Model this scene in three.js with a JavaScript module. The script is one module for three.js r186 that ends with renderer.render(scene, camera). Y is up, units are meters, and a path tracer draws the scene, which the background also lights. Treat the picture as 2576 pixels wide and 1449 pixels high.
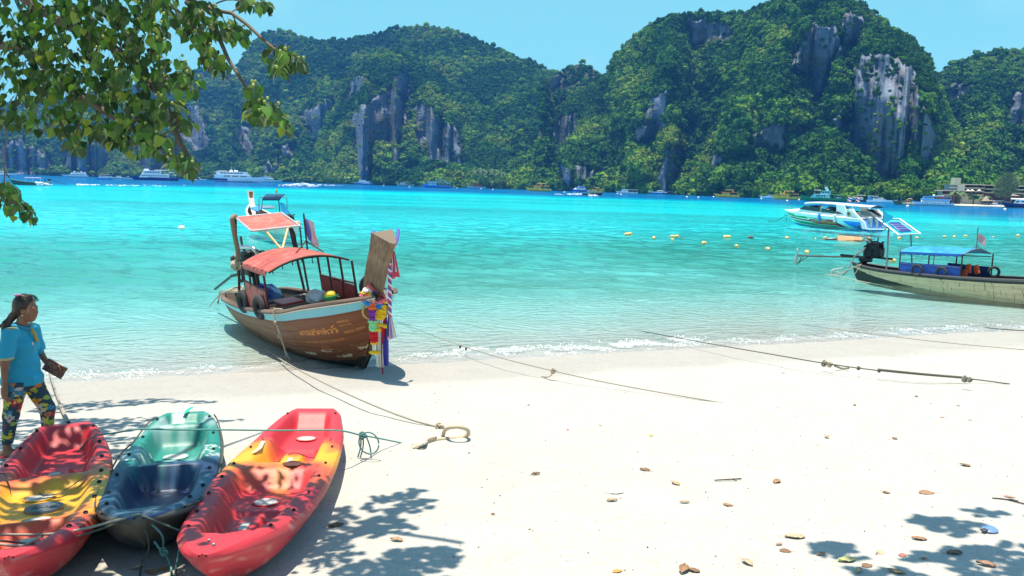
import * as THREE from 'three';
import { mergeGeometries, mergeVertices } from 'three/addons/utils/BufferGeometryUtils.js';
import { RoundedBoxGeometry } from 'three/addons/geometries/RoundedBoxGeometry.js';
import { ImprovedNoise } from 'three/addons/math/ImprovedNoise.js';

// ---------- camera, sky, sun, exposure ----------
const scene = new THREE.Scene();
const EYE = 3.5, PITCH = -7.13 * Math.PI / 180, ROLL = 1.5 * Math.PI / 180, FOCAL = 2085;
const camera = new THREE.PerspectiveCamera(2 * Math.atan(724.5 / FOCAL) * 180 / Math.PI, 1024 / 576, 0.1, 6000);
camera.position.set(0, EYE, 0);
camera.rotation.set(PITCH, 0, ROLL, 'YXZ');
camera.updateMatrixWorld(true);
const renderer = new THREE.WebGLRenderer({ antialias: true });
renderer.setSize(1024, 576);
renderer.toneMapping = THREE.LinearToneMapping;
renderer.toneMappingExposure = 2.05;
renderer.shadowMap.enabled = true;

const SUN = new THREE.Vector3(-0.1, 1, -0.01).normalize();
{
  const W = 512, Hh = 256, data = new Float32Array(W * Hh * 4), n = new ImprovedNoise();
  for (let j = 0; j < Hh; j++) for (let i = 0; i < W; i++) {
    const el = ((j + 0.5) / Hh - 0.5) * Math.PI, az = ((i + 0.5) / W - 0.5) * 2 * Math.PI;
    const d = [Math.cos(el) * Math.cos(az), Math.sin(el), Math.cos(el) * Math.sin(az)];
    const e = Math.max(0, el) / (Math.PI / 2), k = Math.exp(-e * 3.2);
    let c = [0.02 + 0.18 * k, 0.11 + 0.43 * k, 0.30 + 0.25 * k];
    const hz = Math.exp(-e * 22); c = [c[0] + 0.045 * hz, c[1] + 0.035 * hz, c[2] + 0.01 * hz];
    const cs = Math.max(-1, Math.min(1, d[0] * SUN.x + d[1] * SUN.y + d[2] * SUN.z)), g = Math.exp(-Math.acos(cs) / 0.16) * 0.9 + Math.exp(-Math.acos(cs) / 0.5) * 0.12;
    c = [c[0] + g, c[1] + g * 0.97, c[2] + g * 0.9];
    // thin fair-weather cloud
    const q = 2.2 / (0.12 + Math.max(0, d[1])); let f = 0, a = 1;
    for (let o = 0; o < 5; o++) { f += a * n.noise(d[0] * q * 2 ** o + 3.1, d[1] * 3 * 2 ** o, d[2] * q * 2 ** o + 7.7); a *= 0.55; }
    let cl = Math.max(0, Math.min(1, (f - 0.25) * 1.4)) * 0.12 * Math.min(1, Math.max(0, el) * 12);
    c = c.map((v, m) => v + ([0.95, 0.98, 1.0][m] - v) * cl);
    if (el < 0) c = [0.25, 0.5, 0.6];
    data.set([c[0], c[1], c[2], 1], (j * W + i) * 4);
  }
  const t = new THREE.DataTexture(data, W, Hh, THREE.RGBAFormat, THREE.FloatType);
  t.mapping = THREE.EquirectangularReflectionMapping; t.magFilter = t.minFilter = THREE.LinearFilter; t.wrapS = THREE.RepeatWrapping; t.colorSpace = THREE.LinearSRGBColorSpace; t.needsUpdate = true;
  scene.background = t; scene.environment = t; scene.backgroundIntensity = scene.environmentIntensity = 1;
}
const sun = new THREE.DirectionalLight(0xfff4e2, 3.9);
sun.position.copy(SUN).multiplyScalar(200); sun.castShadow = true; sun.shadow.radius = 1;
sun.shadow.mapSize.set(4096, 4096);
Object.assign(sun.shadow.camera, { left: -60, right: 60, top: 60, bottom: -60, near: 1, far: 500 });
scene.add(sun, sun.target);
scene.fog = new THREE.FogExp2(new THREE.Color(0.09, 0.36, 1.0), 0.00022);

// ---------- small tools ----------
const V = (x, y, z) => new THREE.Vector3(x, y, z), PI = Math.PI;
function rnd(seed) { let s = seed >>> 0; return () => { s = (s + 0x6D2B79F5) | 0; let t = Math.imul(s ^ (s >>> 15), 1 | s); t = (t + Math.imul(t ^ (t >>> 7), 61 | t)) ^ t; return ((t ^ (t >>> 14)) >>> 0) / 4294967296; }; }
const NO = new ImprovedNoise(), noise = (x, y, z = 0.37) => NO.noise(x, y, z);
function fbm(x, y, z = 0.37, o = 4, g = 0.5) { let f = 0, a = 1; for (let i = 0; i < o; i++) { f += a * NO.noise(x, y, z); x = x * 2.03 + 11.3; y = y * 2.03 + 5.1; z = z * 2.03 + 2.7; a *= g; } return f; }
const clamp = (x, a = 0, b = 1) => Math.min(b, Math.max(a, x)), lerp = (a, b, t) => a + (b - a) * t;
const smooth = (a, b, x) => { const t = clamp((x - a) / (b - a)); return t * t * (3 - 2 * t); };
function table(pts, x) { if (x <= pts[0][0]) return pts[0][1]; for (let i = 1; i < pts.length; i++) if (x <= pts[i][0]) return lerp(pts[i - 1][1], pts[i][1], (x - pts[i - 1][0]) / (pts[i][0] - pts[i - 1][0])); return pts[pts.length - 1][1]; }
// a smooth curve through a table
function curve(pts, x) {
  if (x <= pts[0][0]) return pts[0][1]; const n = pts.length; if (x >= pts[n - 1][0]) return pts[n - 1][1];
  let i = 1; while (x > pts[i][0]) i++;
  const p = (k) => pts[clamp(k, 0, n - 1)], m = (k) => (p(k + 1)[1] - p(k - 1)[1]) / Math.max(1e-6, p(k + 1)[0] - p(k - 1)[0]), h = pts[i][0] - pts[i - 1][0], t = (x - pts[i - 1][0]) / h;
  return (2 * t ** 3 - 3 * t * t + 1) * pts[i - 1][1] + (t ** 3 - 2 * t * t + t) * h * m(i - 1) + (-2 * t ** 3 + 3 * t * t) * pts[i][1] + (t ** 3 - t * t) * h * m(i);
}
// where a sight line measured on the photograph (2576 x 1449) meets a plane of the place
function sight(px, py) { return V((px - 1288) / FOCAL, -(py - 724.5) / FOCAL, -1).applyEuler(camera.rotation); }
function onLevel(px, py, y = 0) { const v = sight(px, py); return v.multiplyScalar((y - EYE) / v.y).add(camera.position); }
function atDepth(px, py, z) { const v = sight(px, py); return v.multiplyScalar(-Math.abs(z) / v.z).add(camera.position); }
const K = 0.09 / 1.073;
function onBeach(px, py, h = 0) { const v = sight(px, py); const t = (K * 16.5 + h - EYE) / (v.y - K * (v.z + 0.39 * v.x)); return v.multiplyScalar(t).add(camera.position); }

const used = {};
function numbered(name) { const n = used[name] = (used[name] ?? -1) + 1; return n ? `${name}_${String(n).padStart(3, '0')}` : name; }
function tag(o, label, category, group, kind) { if (label) o.userData.label = label; if (category) o.userData.category = category; if (group) o.userData.group = group; if (kind) o.userData.kind = kind; return o; }
function thing(name, label, category, pos = [0, 0, 0], turn = 0, group) {
  const o = new THREE.Group(); o.name = numbered(name); scene.add(o); o.position.set(...(pos.isVector3 ? pos.toArray() : pos)); o.rotation.y = turn; return tag(o, label, category, group);
}
function part(name, geo, mat, parent, label) {
  const m = new THREE.Mesh(Array.isArray(geo) ? mg(geo) : geo, mat); m.castShadow = m.receiveShadow = true;
  m.name = parent ? name : numbered(name); (parent ?? scene).add(m); if (label) m.userData.label = label; return m;
}
function copy(o, label, pos, turn) { const c = o.clone(); c.userData = { ...o.userData }; c.name = numbered(o.name.replace(/_\d+$/, '')); scene.add(c); if (label) c.userData.label = label; if (pos) c.position.set(...(pos.isVector3 ? pos.toArray() : pos)); if (turn !== undefined) c.rotation.y = turn; return c; }
function mg(list) {
  const l = list.flat(9).map((g) => (g.index ? g.toNonIndexed() : g)), col = l.some((g) => g.attributes.color);
  for (const g of l) { for (const k of Object.keys(g.attributes)) if (!['position', 'normal', 'uv', 'color'].includes(k)) g.deleteAttribute(k); if (!g.attributes.normal) g.computeVertexNormals(); const n = g.attributes.position.count; if (!g.attributes.uv) g.setAttribute('uv', new THREE.BufferAttribute(new Float32Array(n * 2), 2)); if (col && !g.attributes.color) g.setAttribute('color', new THREE.BufferAttribute(new Float32Array(n * 3).fill(1), 3)); }
  return l.length === 1 ? l[0] : mergeGeometries(l);
}
const box = (w, h, d, x = 0, y = 0, z = 0) => new THREE.BoxGeometry(w, h, d).translate(x, y, z);
const rbox = (w, h, d, x = 0, y = 0, z = 0, r = 0.02, s = 2) => new RoundedBoxGeometry(w, h, d, s, Math.min(r, w / 2.01, h / 2.01, d / 2.01)).translate(x, y, z);
const vec = (a) => (a.isVector3 ? a : V(...a));
function bar(a, b, r = 0.02, n = 6, r2 = r) { a = vec(a); b = vec(b); const d = b.clone().sub(a), g = new THREE.CylinderGeometry(r2, r, d.length(), n); g.applyQuaternion(new THREE.Quaternion().setFromUnitVectors(V(0, 1, 0), d.clone().normalize())); return g.translate((a.x + b.x) / 2, (a.y + b.y) / 2, (a.z + b.z) / 2); }
function tube(pts, r = 0.01, n = 5, seg, closed = false) { const c = new THREE.CatmullRomCurve3(pts.map(vec), closed, 'centripetal'); return new THREE.TubeGeometry(c, seg ?? Math.max(2, pts.length * 4), r, n, closed); }
// a surface through rows of points (all rows the same length)
function loft(rows, closeU = false, uvf) {
  const R = rows.length, C = rows[0].length, pos = [], uv = [], idx = [];
  rows.forEach((row, i) => row.forEach((p, j) => { pos.push(...(p.isVector3 ? p.toArray() : p)); uv.push(...(uvf ? uvf(i, j) : [i / (R - 1), j / (C - 1)])); }));
  for (let i = 0; i < R - 1; i++) for (let j = 0; j < C - (closeU ? 0 : 1); j++) { const a = i * C + j, b = i * C + (j + 1) % C, c = a + C, d = b + C; idx.push(a, b, c, b, d, c); }
  const g = new THREE.BufferGeometry(); g.setAttribute('position', new THREE.Float32BufferAttribute(pos, 3)); g.setAttribute('uv', new THREE.Float32BufferAttribute(uv, 2)); g.setIndex(idx); g.computeVertexNormals(); return g;
}
function fan(pts) { const pos = pts.flatMap((p) => (p.isVector3 ? p.toArray() : p)), idx = []; for (let i = 1; i < pts.length - 1; i++) idx.push(0, i, i + 1); const g = new THREE.BufferGeometry(); g.setAttribute('position', new THREE.Float32BufferAttribute(pos, 3)); g.setIndex(idx); g.computeVertexNormals(); return g; }
function extrude(pts, depth, bevel = 0, z = 0) { const s = new THREE.Shape(pts.map((p) => new THREE.Vector2(...p))); const g = new THREE.ExtrudeGeometry(s, { depth: depth - 2 * bevel, bevelEnabled: bevel > 0, bevelSize: bevel, bevelThickness: bevel, bevelSegments: 1, steps: 1 }); return g.translate(0, 0, z + bevel); }
function paint(g, f) { const p = g.attributes.position, c = new Float32Array(p.count * 3); for (let i = 0; i < p.count; i++) c.set(f(p.getX(i), p.getY(i), p.getZ(i), i), i * 3); g.setAttribute('color', new THREE.BufferAttribute(c, 3)); return g; }
function warp(g, f) { const p = g.attributes.position, v = V(); for (let i = 0; i < p.count; i++) { v.fromBufferAttribute(p, i); f(v, i); p.setXYZ(i, v.x, v.y, v.z); } g.computeVertexNormals(); return g; }
const hexc = (h) => new THREE.Color(h).toArray();
function std(color, rough = 0.6, more = {}) { return new THREE.MeshStandardMaterial({ color: Array.isArray(color) ? new THREE.Color().setRGB(...color) : color, roughness: rough, side: THREE.DoubleSide, ...more }); }
function tex(w, h, f, srgb = true) {
  const d = new Uint8Array(w * h * 4); for (let j = 0; j < h; j++) for (let i = 0; i < w; i++) { const c = f(i / w, j / h, i, j); d.set([c[0], c[1], c[2], 255], (j * w + i) * 4); }
  const t = new THREE.DataTexture(d, w, h); t.wrapS = t.wrapT = THREE.RepeatWrapping; t.magFilter = THREE.LinearFilter; t.minFilter = THREE.LinearMipmapLinearFilter; t.generateMipmaps = true; if (srgb) t.colorSpace = THREE.SRGBColorSpace; t.needsUpdate = true; return t;
}
// tileable noise on the unit square
function tnoise(u, v, f, s = 0) { const a = u * 2 * PI, b = v * 2 * PI, R = f / (2 * PI); return NO.noise(Math.cos(a) * R + 10 + s, Math.sin(a) * R + 20 + Math.cos(b) * R * 0.83, Math.sin(b) * R + 30 + s * 1.7 + Math.cos(b) * R * 0.37); }
function canvas(w, h, draw, srgb = true) { const c = document.createElement('canvas'); c.width = w; c.height = h; draw(c.getContext('2d'), w, h); const t = new THREE.CanvasTexture(c); if (srgb) t.colorSpace = THREE.SRGBColorSpace; t.anisotropy = 8; return t; }
// ---------- sand, sea floor, water ----------
const shoreU = (x, z) => (z + 0.39 * x + 16.5) / 1.073;       // metres landward of the waterline
const deepFrom = [[-0.7, 215], [-0.62, 228], [-0.28, 315], [0, 290], [0.29, 235], [0.53, 150], [0.62, 135], [0.8, 125]];
function groundY(x, z) {
  const u = shoreU(x, z);
  if (u >= 0) return 0.09 * u - 0.0014 * Math.max(0, u - 12) ** 2 * (u < 44 ? 1 : 0) - (u >= 44 ? 1.43 : 0);
  const s = -u; let y = -0.055 * Math.min(s, 8) - (s > 8 ? 0.036 * Math.min(s - 8, 44) : 0) - (s > 50 ? 0.004 * (s - 50) : 0);
  if (z < -60) { const r = -z, b = table(deepFrom, x / r) + 26 * fbm(x * 0.012, z * 0.02, 3.3, 3); y -= 15 * smooth(b - 18, b + 45, r); y -= 0.9 * smooth(0.25, 0.6, fbm(x * 0.008, z * 0.035, 9.1, 3)) * smooth(120, 200, r); }
  return Math.max(y, -19);
}
function beachY(x, z) { const u = shoreU(x, z); return Math.max(groundY(x, z), -0.3 - 0.3 * smooth(0, -16, u)) + (u > 0 ? 1 : smooth(-6, 0, u)) * (0.02 * fbm(x * 0.9, z * 0.9, 1.1, 3) + 0.05 * noise(x * 0.23, z * 0.23, 4.2)) * smooth(-1, 3, u); }
function polarGrid(radii, angles, yf) {
  const pos = [], uv = [], idx = [], A = angles.length;
  for (const r of radii) for (const a of angles) { const x = r * Math.sin(a), z = -r * Math.cos(a); pos.push(x, yf(x, z, r, a), z); uv.push(x, -z); }
  for (let i = 0; i < radii.length - 1; i++) for (let j = 0; j < A - 1; j++) { const a = i * A + j, b = a + 1, c = a + A, d = c + 1; idx.push(a, b, c, b, d, c); }
  const g = new THREE.BufferGeometry(); g.setAttribute('position', new THREE.Float32BufferAttribute(pos, 3)); g.setAttribute('uv', new THREE.Float32BufferAttribute(uv, 2)); g.setIndex(idx); g.computeVertexNormals(); return g;
}
const geom = (a, b, n) => Array.from({ length: n }, (_, i) => a * (b / a) ** (i / (n - 1)));
const lin = (a, b, n) => Array.from({ length: n }, (_, i) => a + (b - a) * i / (n - 1));
{
  const front = lin(-0.72, 0.72, 420), back = lin(0.75, 2 * PI - 0.75, 40).map((a) => a);
  const g = polarGrid([0.05, ...geom(0.8, 1700, 300)], [...front, ...back, 2 * PI - 0.72], (x, z) => beachY(x, z));
  paint(g, (x, y, z) => {
    const u = shoreU(x, z) + 0.5 * fbm(x * 0.35, z * 0.35, 2.2, 3), wet = smooth(3.2, 2.2, u) * smooth(-5, -0.5, u), under = smooth(-3, -12, u), clear = smooth(-25, -70, u), rippleDark = smooth(-9, -18, u) * smooth(-64, -28, u) * clamp(0.75 + 0.9 * fbm(x * 0.05, z * 0.07, 6.1, 3)), n = 1 + 0.05 * fbm(x * 1.7, z * 1.7, 5.5, 3);  // bed darkened at mid depth, standing in for dark hill reflections between ripples
    const c = [lerp(lerp(0.5, 0.41, wet), 0.52 + 0.3 * clear, under) * n * (1 - 0.6 * rippleDark), lerp(lerp(0.483, 0.394, wet), 0.51 + 0.31 * clear, under) * n * (1 - 0.42 * rippleDark), lerp(lerp(0.435, 0.358, wet), 0.46 + 0.34 * clear, under) * n * (1 - 0.55 * rippleDark)];
    const grass = z < -90 ? smooth(0.1, 0.5, fbm(x * 0.012, z * 0.05, 8.8, 4)) * 0.3 : 0;
    return [c[0] * (1 - grass), c[1] * (1 - grass * 0.7), c[2] * (1 - grass * 0.75)];
  });
  const R = rnd(5), grains = tex(1024, 1024, (u, v) => { const n = 235 + 14 * tnoise(u, v, 90, 3) + 12 * tnoise(u, v, 24, 8) + (R() - 0.5) * 26; return [n, n, n]; });
  grains.repeat.set(1 / 1.7, 1 / 1.7);
  const bump = tex(1024, 1024, (u, v) => { const n = 128 + 60 * tnoise(u, v, 22, 3) + 45 * tnoise(u, v, 60, 8) + 18 * tnoise(u, v, 190, 4); return [n, n, n]; }, false); bump.repeat.set(1 / 2.3, 1 / 2.3);
  tag(part('sand', g, new THREE.MeshStandardMaterial({ vertexColors: true, roughness: 0.95, map: grains, bumpMap: bump, bumpScale: 0.008, side: THREE.DoubleSide })), 'white sand beach sloping down into the sea', null, null, 'structure');
}
{
  const wave = (x, z, r) => {
    const s = -shoreU(x, z), k = smooth(0.5, 9, s), far = 1 / (1 + (r / 90) ** 2);
    let h = 0.12 * noise(x * 0.42 + z * 0.1, z * 0.85, 0.5) + 0.13 * noise(x * 0.9 + 7, z * 1.35 - x * 0.3, 2.5) * smooth(120, 50, r) + 0.05 * noise(x * 2.1, z * 3.1 + x * 0.6, 5.5) * smooth(50, 20, r);
    h = h * k * (0.14 + 0.86 * smooth(3, 22, s));
    // the last small wave running up the sand
    h += 0.05 * Math.exp(-(((s - 0.5) - 0.35 * fbm(x * 0.4, 3.1, 1, 2)) ** 2) / 0.05) * smooth(-0.5, 0.4, fbm(x * 0.3, 8.8, 2.2, 2) + 0.4);
    return 0.004 + h * (0.25 + 0.75 * far);
  };
  const rip = tex(1024, 1024, (u, v) => { const n = 128 + 70 * tnoise(u + 0.03 * tnoise(u, v, 9, 2), v, 26, 1) + 42 * tnoise(u, v, 62, 6) + 22 * tnoise(u, v, 150, 9); return [n, n, n]; }, false);
  rip.repeat.set(1 / 9, 1 / 5.5);
  for (const [radii, shine, label] of [[geom(9.5, 118, 560), 0.9, 'clear turquoise shallows between the beach and the buoy line'], [geom(118, 215, 44), 0.65, 'bright turquoise water in the middle of the bay'], [geom(215, 1900, 100), 0.42, 'deep blue water under the far hills']]) {
    const g = polarGrid(radii, lin(-0.66, 0.66, 470), (x, z, r) => wave(x, z, r));
    paint(g, (x, y, z) => { const d = Math.max(0, -groundY(x, z)), v = 1 + 0.18 * fbm(x * 0.05, z * 0.14, 1.7, 3), m = d * 1.25 * v; return [Math.exp(-0.85 * m), Math.exp(-0.037 * m - 0.006), Math.exp(-0.015 * m - 0.01)]; });
    tag(part('sea_water', g, new THREE.MeshPhysicalMaterial({ vertexColors: true, roughness: 0.06, transmission: 1, thickness: 0, ior: 1.33, specularIntensity: shine, bumpMap: rip, bumpScale: 0.05, side: THREE.DoubleSide })), label, null, null, 'structure');
  }
}
// ---------- limestone hills round the bay, and the forest on them ----------
const dirOf = (px, py) => { const v = sight(px, py); return [v.x / -v.z, v.y / -v.z]; };
// shore distance by column of the photograph's horizon
const shoreD = [[-500, 1000], [0, 980], [500, 980], [700, 900], [900, 800], [1100, 740], [1290, 690], [1500, 620], [1700, 560], [1900, 480], [2100, 430], [2230, 395], [2330, 385], [2576, 380], [3000, 370]];
const rockTex = tex(512, 512, (u, v) => { const s = tnoise(u, v * 0.25, 40, 2), n = 205 + 26 * s + 20 * tnoise(u, v, 14, 5) + 14 * tnoise(u, v, 60, 3); return [n, n, n * 0.99]; });
rockTex.repeat.set(1 / 60, 1 / 60);
const rockBump = tex(512, 512, (u, v) => { const n = 128 + 55 * tnoise(u, v, 30, 2) + 35 * tnoise(u, v, 70, 5); return [n, n, n]; }, false); rockBump.repeat.set(1 / 45, 1 / 70);
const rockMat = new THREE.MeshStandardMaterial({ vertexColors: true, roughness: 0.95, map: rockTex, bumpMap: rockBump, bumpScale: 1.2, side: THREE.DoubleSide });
const zoomed = (x0, k, y0 = 0) => (...p) => { const o = []; for (let i = 0; i < p.length; i += 2) o.push([x0 + p[i] * k, y0 + p[i + 1] * k]); return o; };
const zA = zoomed(880.5, 0.3298), zB = zoomed(1698, 0.3409), zC = zoomed(0, 0.4124);
const hillDefs = [
  { name: 'far_left_ridge', label: 'low forested limestone ridge with bare cliffs at the far left shore', seed: 1, back: 420, rough: 1, x0: -420, x1: 720, trees: 5200,
    sky: [[-420, 190], [-200, 250], [0, 262], [200, 240], [330, 215], [420, 195], [480, 180], [520, 172], [565, 178], [610, 205], [660, 260], [720, 330]],
    cliffs: [zC(0,880,80,860,270,940,280,1075,0,1075), zC(400,930,600,850,640,920,620,1040,480,1075,400,1075), zC(1060,720,1100,640,1210,650,1220,740,1275,880,1180,930,1150,860,1060,800), zC(840,960,960,900,1010,960,1000,1060,850,1060), zC(-300,800,-60,820,-60,1075,-300,1075)] },
  { name: 'rounded_hill', label: 'tall rounded hill thick with trees behind the white ferry', seed: 2, back: 400, rough: 1.1, x0: 560, x1: 1560, trees: 7600,
    sky: [[560, 330], [585, 215], [600, 165], [616, 138], [640, 106], [665, 86], [690, 78], [715, 79], [745, 88], [790, 101], [840, 102], [885, 98], [930, 90], [970, 80], [1010, 73], [1070, 68], [1110, 71], [1150, 80], [1190, 96], [1240, 118], [1290, 140], [1330, 156], [1380, 178], [1425, 192], [1470, 215], [1560, 280]],
    cliffs: [zC(1430,760,1490,740,1525,900,1490,910,1430,830), zC(1590,1000,1690,1000,1690,1080,1600,1080), zC(1850,690,1960,600,2060,600,2060,780,1990,840,1930,860), zC(1700,900,1760,880,1770,980,1710,990)] },
  { name: 'small_knoll', label: 'small dome shaped knoll in the gap between the two large hills', seed: 7, back: 260, rough: 0.8, x0: 1360, x1: 1600, trees: 700,
    sky: [[1360, 215], [1390, 195], [1412, 182], [1440, 166], [1465, 161], [1490, 172], [1515, 186], [1550, 200], [1600, 240]], cliffs: [zA(1520,560,1580,570,1600,640,1530,660)] },
  { name: 'cliff_spur', label: 'lower forested spur with pale grey cliffs above the blue boat', seed: 3, back: 190, rough: 1, x0: 790, x1: 1420, trees: 3800,
    sky: [[790, 400], [820, 300], [850, 235], [880, 185], [915, 152], [955, 130], [995, 124], [1035, 136], [1070, 156], [1110, 192], [1150, 225], [1200, 258], [1250, 295], [1290, 330], [1330, 372], [1375, 420], [1420, 450]],
    cliffs: [zA(60,860,150,740,330,690,420,780,430,900,360,1060,200,1040,140,1160,165,1380,60,1380,50,1100,30,930), zA(480,800,560,790,680,870,690,1000,705,1330,600,1330,590,1080,500,1000), zA(740,920,790,930,830,1080,855,1240,820,1300,740,1340,720,1100), zA(350,540,440,560,455,680,420,720,360,640), zA(335,1130,385,1140,385,1375,335,1375), zA(20,560,90,570,80,660,0,720)] },
  { name: 'great_massif', label: 'great steep limestone massif on the right with tall grey cliff faces', seed: 4, back: 190, rough: 1.15, x0: 1250, x1: 2520, trees: 9800,
    sky: [[1250, 440], [1290, 390], [1330, 345], [1370, 300], [1410, 270], [1450, 240], [1490, 215], [1525, 190], [1538, 160], [1555, 135], [1580, 110], [1610, 85], [1640, 62], [1680, 48], [1740, 40], [1800, 37], [1850, 36], [1880, 35], [1905, 22], [1930, 6], [1960, -8], [2010, -18], [2070, -16], [2110, -4], [2150, 10], [2190, 32], [2230, 62], [2270, 92], [2305, 122], [2335, 160], [2350, 205], [2365, 255], [2390, 300], [2420, 350], [2460, 410], [2520, 470]],
    cliffs: [zA(1530,960,1640,880,1720,850,1740,960,1640,1080,1560,1140,1480,1250,1440,1240,1510,1060), zA(1610,1255,1740,1245,1905,1280,1895,1395,1760,1430,1640,1420), zA(2340,720,2420,690,2480,640,2445,900,2380,1000,2290,1010,2220,1060,2165,1025,2300,900), zA(2480,1130,2525,1200,2555,1300,2505,1435,2395,1435,2420,1290), zB(1040,170,1200,170,1245,280,1215,420,1150,600,1110,770,1080,640,1050,530,915,510,895,340,980,290), zB(1270,80,1400,140,1385,250,1330,300,1250,290), zB(1390,420,1450,398,1540,400,1660,420,1765,480,1805,640,1885,830,1945,1010,1945,1200,1860,1335,1690,1315,1560,1235,1430,1145,1370,1060,1362,820), zB(700,960,800,860,860,880,905,1030,850,1065,780,1060,600,1065,570,980), zB(915,895,1000,885,1005,950,950,965), zB(325,1185,380,1075,425,1090,410,1165,370,1205), zB(1225,850,1305,815,1305,920,1260,965), zB(85,160,180,140,290,165,440,185,430,245,250,300,160,320), zB(10,1050,110,1040,120,1135,15,1135)], crevice: true },
  { name: 'far_right_hill', label: 'forested hill at the far right edge behind the hotel', seed: 5, back: 330, rough: 1, x0: 2290, x1: 2960, trees: 3200,
    sky: [[2290, 300], [2330, 220], [2355, 188], [2385, 170], [2410, 158], [2440, 146], [2470, 136], [2505, 131], [2545, 130], [2600, 120], [2700, 130], [2800, 190], [2960, 260]], cliffs: [zB(2530,720,2576,660,2680,700,2680,900,2540,900), zB(2060,610,2160,610,2150,690,2070,700)] },
];
const inside = (poly, x, y) => { let c = false; for (let i = 0, j = poly.length - 1; i < poly.length; j = i++) { const [a, b] = poly[i], [p, q] = poly[j]; if ((b > y) !== (q > y) && x < (p - a) * (y - b) / (q - b) + a) c = !c; } return c; };
const hillAt = [];
for (const D of hillDefs) {
  const NX = Math.round((D.x1 - D.x0) / 4), NE = 110, shoreP = (px) => table(shoreD, px);
  const skyD = D.sky.map(([x, y]) => { const [a, t] = dirOf(x, y); return [a, t]; });
  const aOf = (px) => dirOf(px, curve(D.sky, px))[0];
  const grid = [];
  for (let i = 0; i <= NX; i++) {
    const px = lerp(D.x0, D.x1, i / NX), a = aOf(px), te1 = curve(skyD, a), ds = shoreP(px), edge = D.rough * 26;
    const side = Math.min(smooth(D.x0, D.x0 + 60, px), smooth(D.x1, D.x1 - 60, px));
    const te0 = -EYE / ds, slope = [], mask = [];
    let sum = 0;
    for (let j = 0; j <= NE; j++) {
      const e = j / NE, te = lerp(te0, te1, e), py = lerp(471 + (px - 1288) * 0.0262, curve(D.sky, px), e);
      let m = 0;
      const wx = 13 * fbm(px * 0.05, py * 0.03, D.seed * 3.1, 3), wy = 16 * fbm(px * 0.06 + 9, py * 0.03, D.seed * 1.3, 3);
      for (const poly of D.cliffs) { let n = 0; for (let s = 0; s < 5; s++) if (inside(poly, px + wx + [0, 3, -3, 0, 0][s], py + wy + [0, 0, 0, 4, -4][s])) n++; m = Math.max(m, n / 5); }
      mask.push(m); slope.push(lerp(1, -0.015, m) * lerp(1.7, 0.75, smooth(0, 0.3, e)) * lerp(1, 1.6, smooth(0.75, 1, e))); sum += slope[j];
    }
    let acc = 0; const col = [];
    for (let j = 0; j <= NE; j++) {
      const e = j / NE; acc += slope[j] / sum;
      const te = lerp(te0, te1, e), u = a * 700, w = te * 700;
      const bulge = (fbm(u * 0.012, w * 0.004, D.seed * 5.7, 4) * 60 + (1 - mask[j] * 0.8) * (fbm(u * 0.045, w * 0.045, D.seed * 2.2, 3) * 17 + fbm(u * 0.016, w * 0.018, D.seed * 9.7, 3) * 14)) * D.rough + mask[j] * (1.6 * fbm(u * 0.05, w * 0.05, D.seed, 3) + 0.7 * fbm(u * 0.4, w * 0.16, D.seed, 4)) + (D.crevice ? 22 * Math.exp(-(((px - (2121 - (py2(e) - 99) * 0.256)) / 5) ** 2)) * smooth(275, 250, py2(e)) * smooth(60, 90, py2(e)) : 0);
      function py2(e2) { return lerp(471 + (px - 1288) * 0.0262, curve(D.sky, px), e2); }
      const d = Math.max(ds * 0.97, ds + D.back * lerp(0.35, 1, side) * acc + bulge * smooth(0, 0.12, e) * side);
      col.push([a * d, EYE + te * d, -d, mask[j]]);
    }
    const top = col[NE]; for (const [dd, dh] of [[30, 14], [90, 60], [200, 200]]) { const d = -top[2] + dd; col.push([a * d, Math.max(-2, top[1] - dh), -d, 0]); }
    grid.push(col);
  }
  // small relief on the crest, so that the skyline is not a smooth line
  const pos = [], colr = [], uv = [], idx = [], C = grid[0].length;
  grid.forEach((col) => col.forEach(([x, y, z, m]) => {
    pos.push(x, y, z); uv.push(x * 0.8 - z * 0.6, y);
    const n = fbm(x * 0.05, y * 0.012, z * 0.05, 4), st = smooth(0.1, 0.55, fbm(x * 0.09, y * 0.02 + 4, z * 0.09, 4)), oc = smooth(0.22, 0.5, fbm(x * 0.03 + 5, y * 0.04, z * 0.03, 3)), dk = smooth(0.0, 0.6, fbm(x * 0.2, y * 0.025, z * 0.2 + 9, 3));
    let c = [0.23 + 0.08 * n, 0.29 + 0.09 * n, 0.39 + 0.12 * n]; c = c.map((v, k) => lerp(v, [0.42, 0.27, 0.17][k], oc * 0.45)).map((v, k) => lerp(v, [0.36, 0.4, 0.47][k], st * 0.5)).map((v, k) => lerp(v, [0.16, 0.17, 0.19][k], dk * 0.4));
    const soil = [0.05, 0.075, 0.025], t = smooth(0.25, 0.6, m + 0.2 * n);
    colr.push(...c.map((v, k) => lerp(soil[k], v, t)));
  }));
  for (let i = 0; i < grid.length - 1; i++) for (let j = 0; j < C - 1; j++) { const a = i * C + j, b = a + 1, c = a + C, d = c + 1; idx.push(a, c, b, b, c, d); }
  const g = new THREE.BufferGeometry(); g.setAttribute('position', new THREE.Float32BufferAttribute(pos, 3)); g.setAttribute('color', new THREE.Float32BufferAttribute(colr, 3)); g.setAttribute('uv', new THREE.Float32BufferAttribute(uv, 2)); g.setIndex(idx); g.computeVertexNormals();
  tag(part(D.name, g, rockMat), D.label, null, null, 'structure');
  hillAt.push({ D, grid, NE, NX });
}
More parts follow.
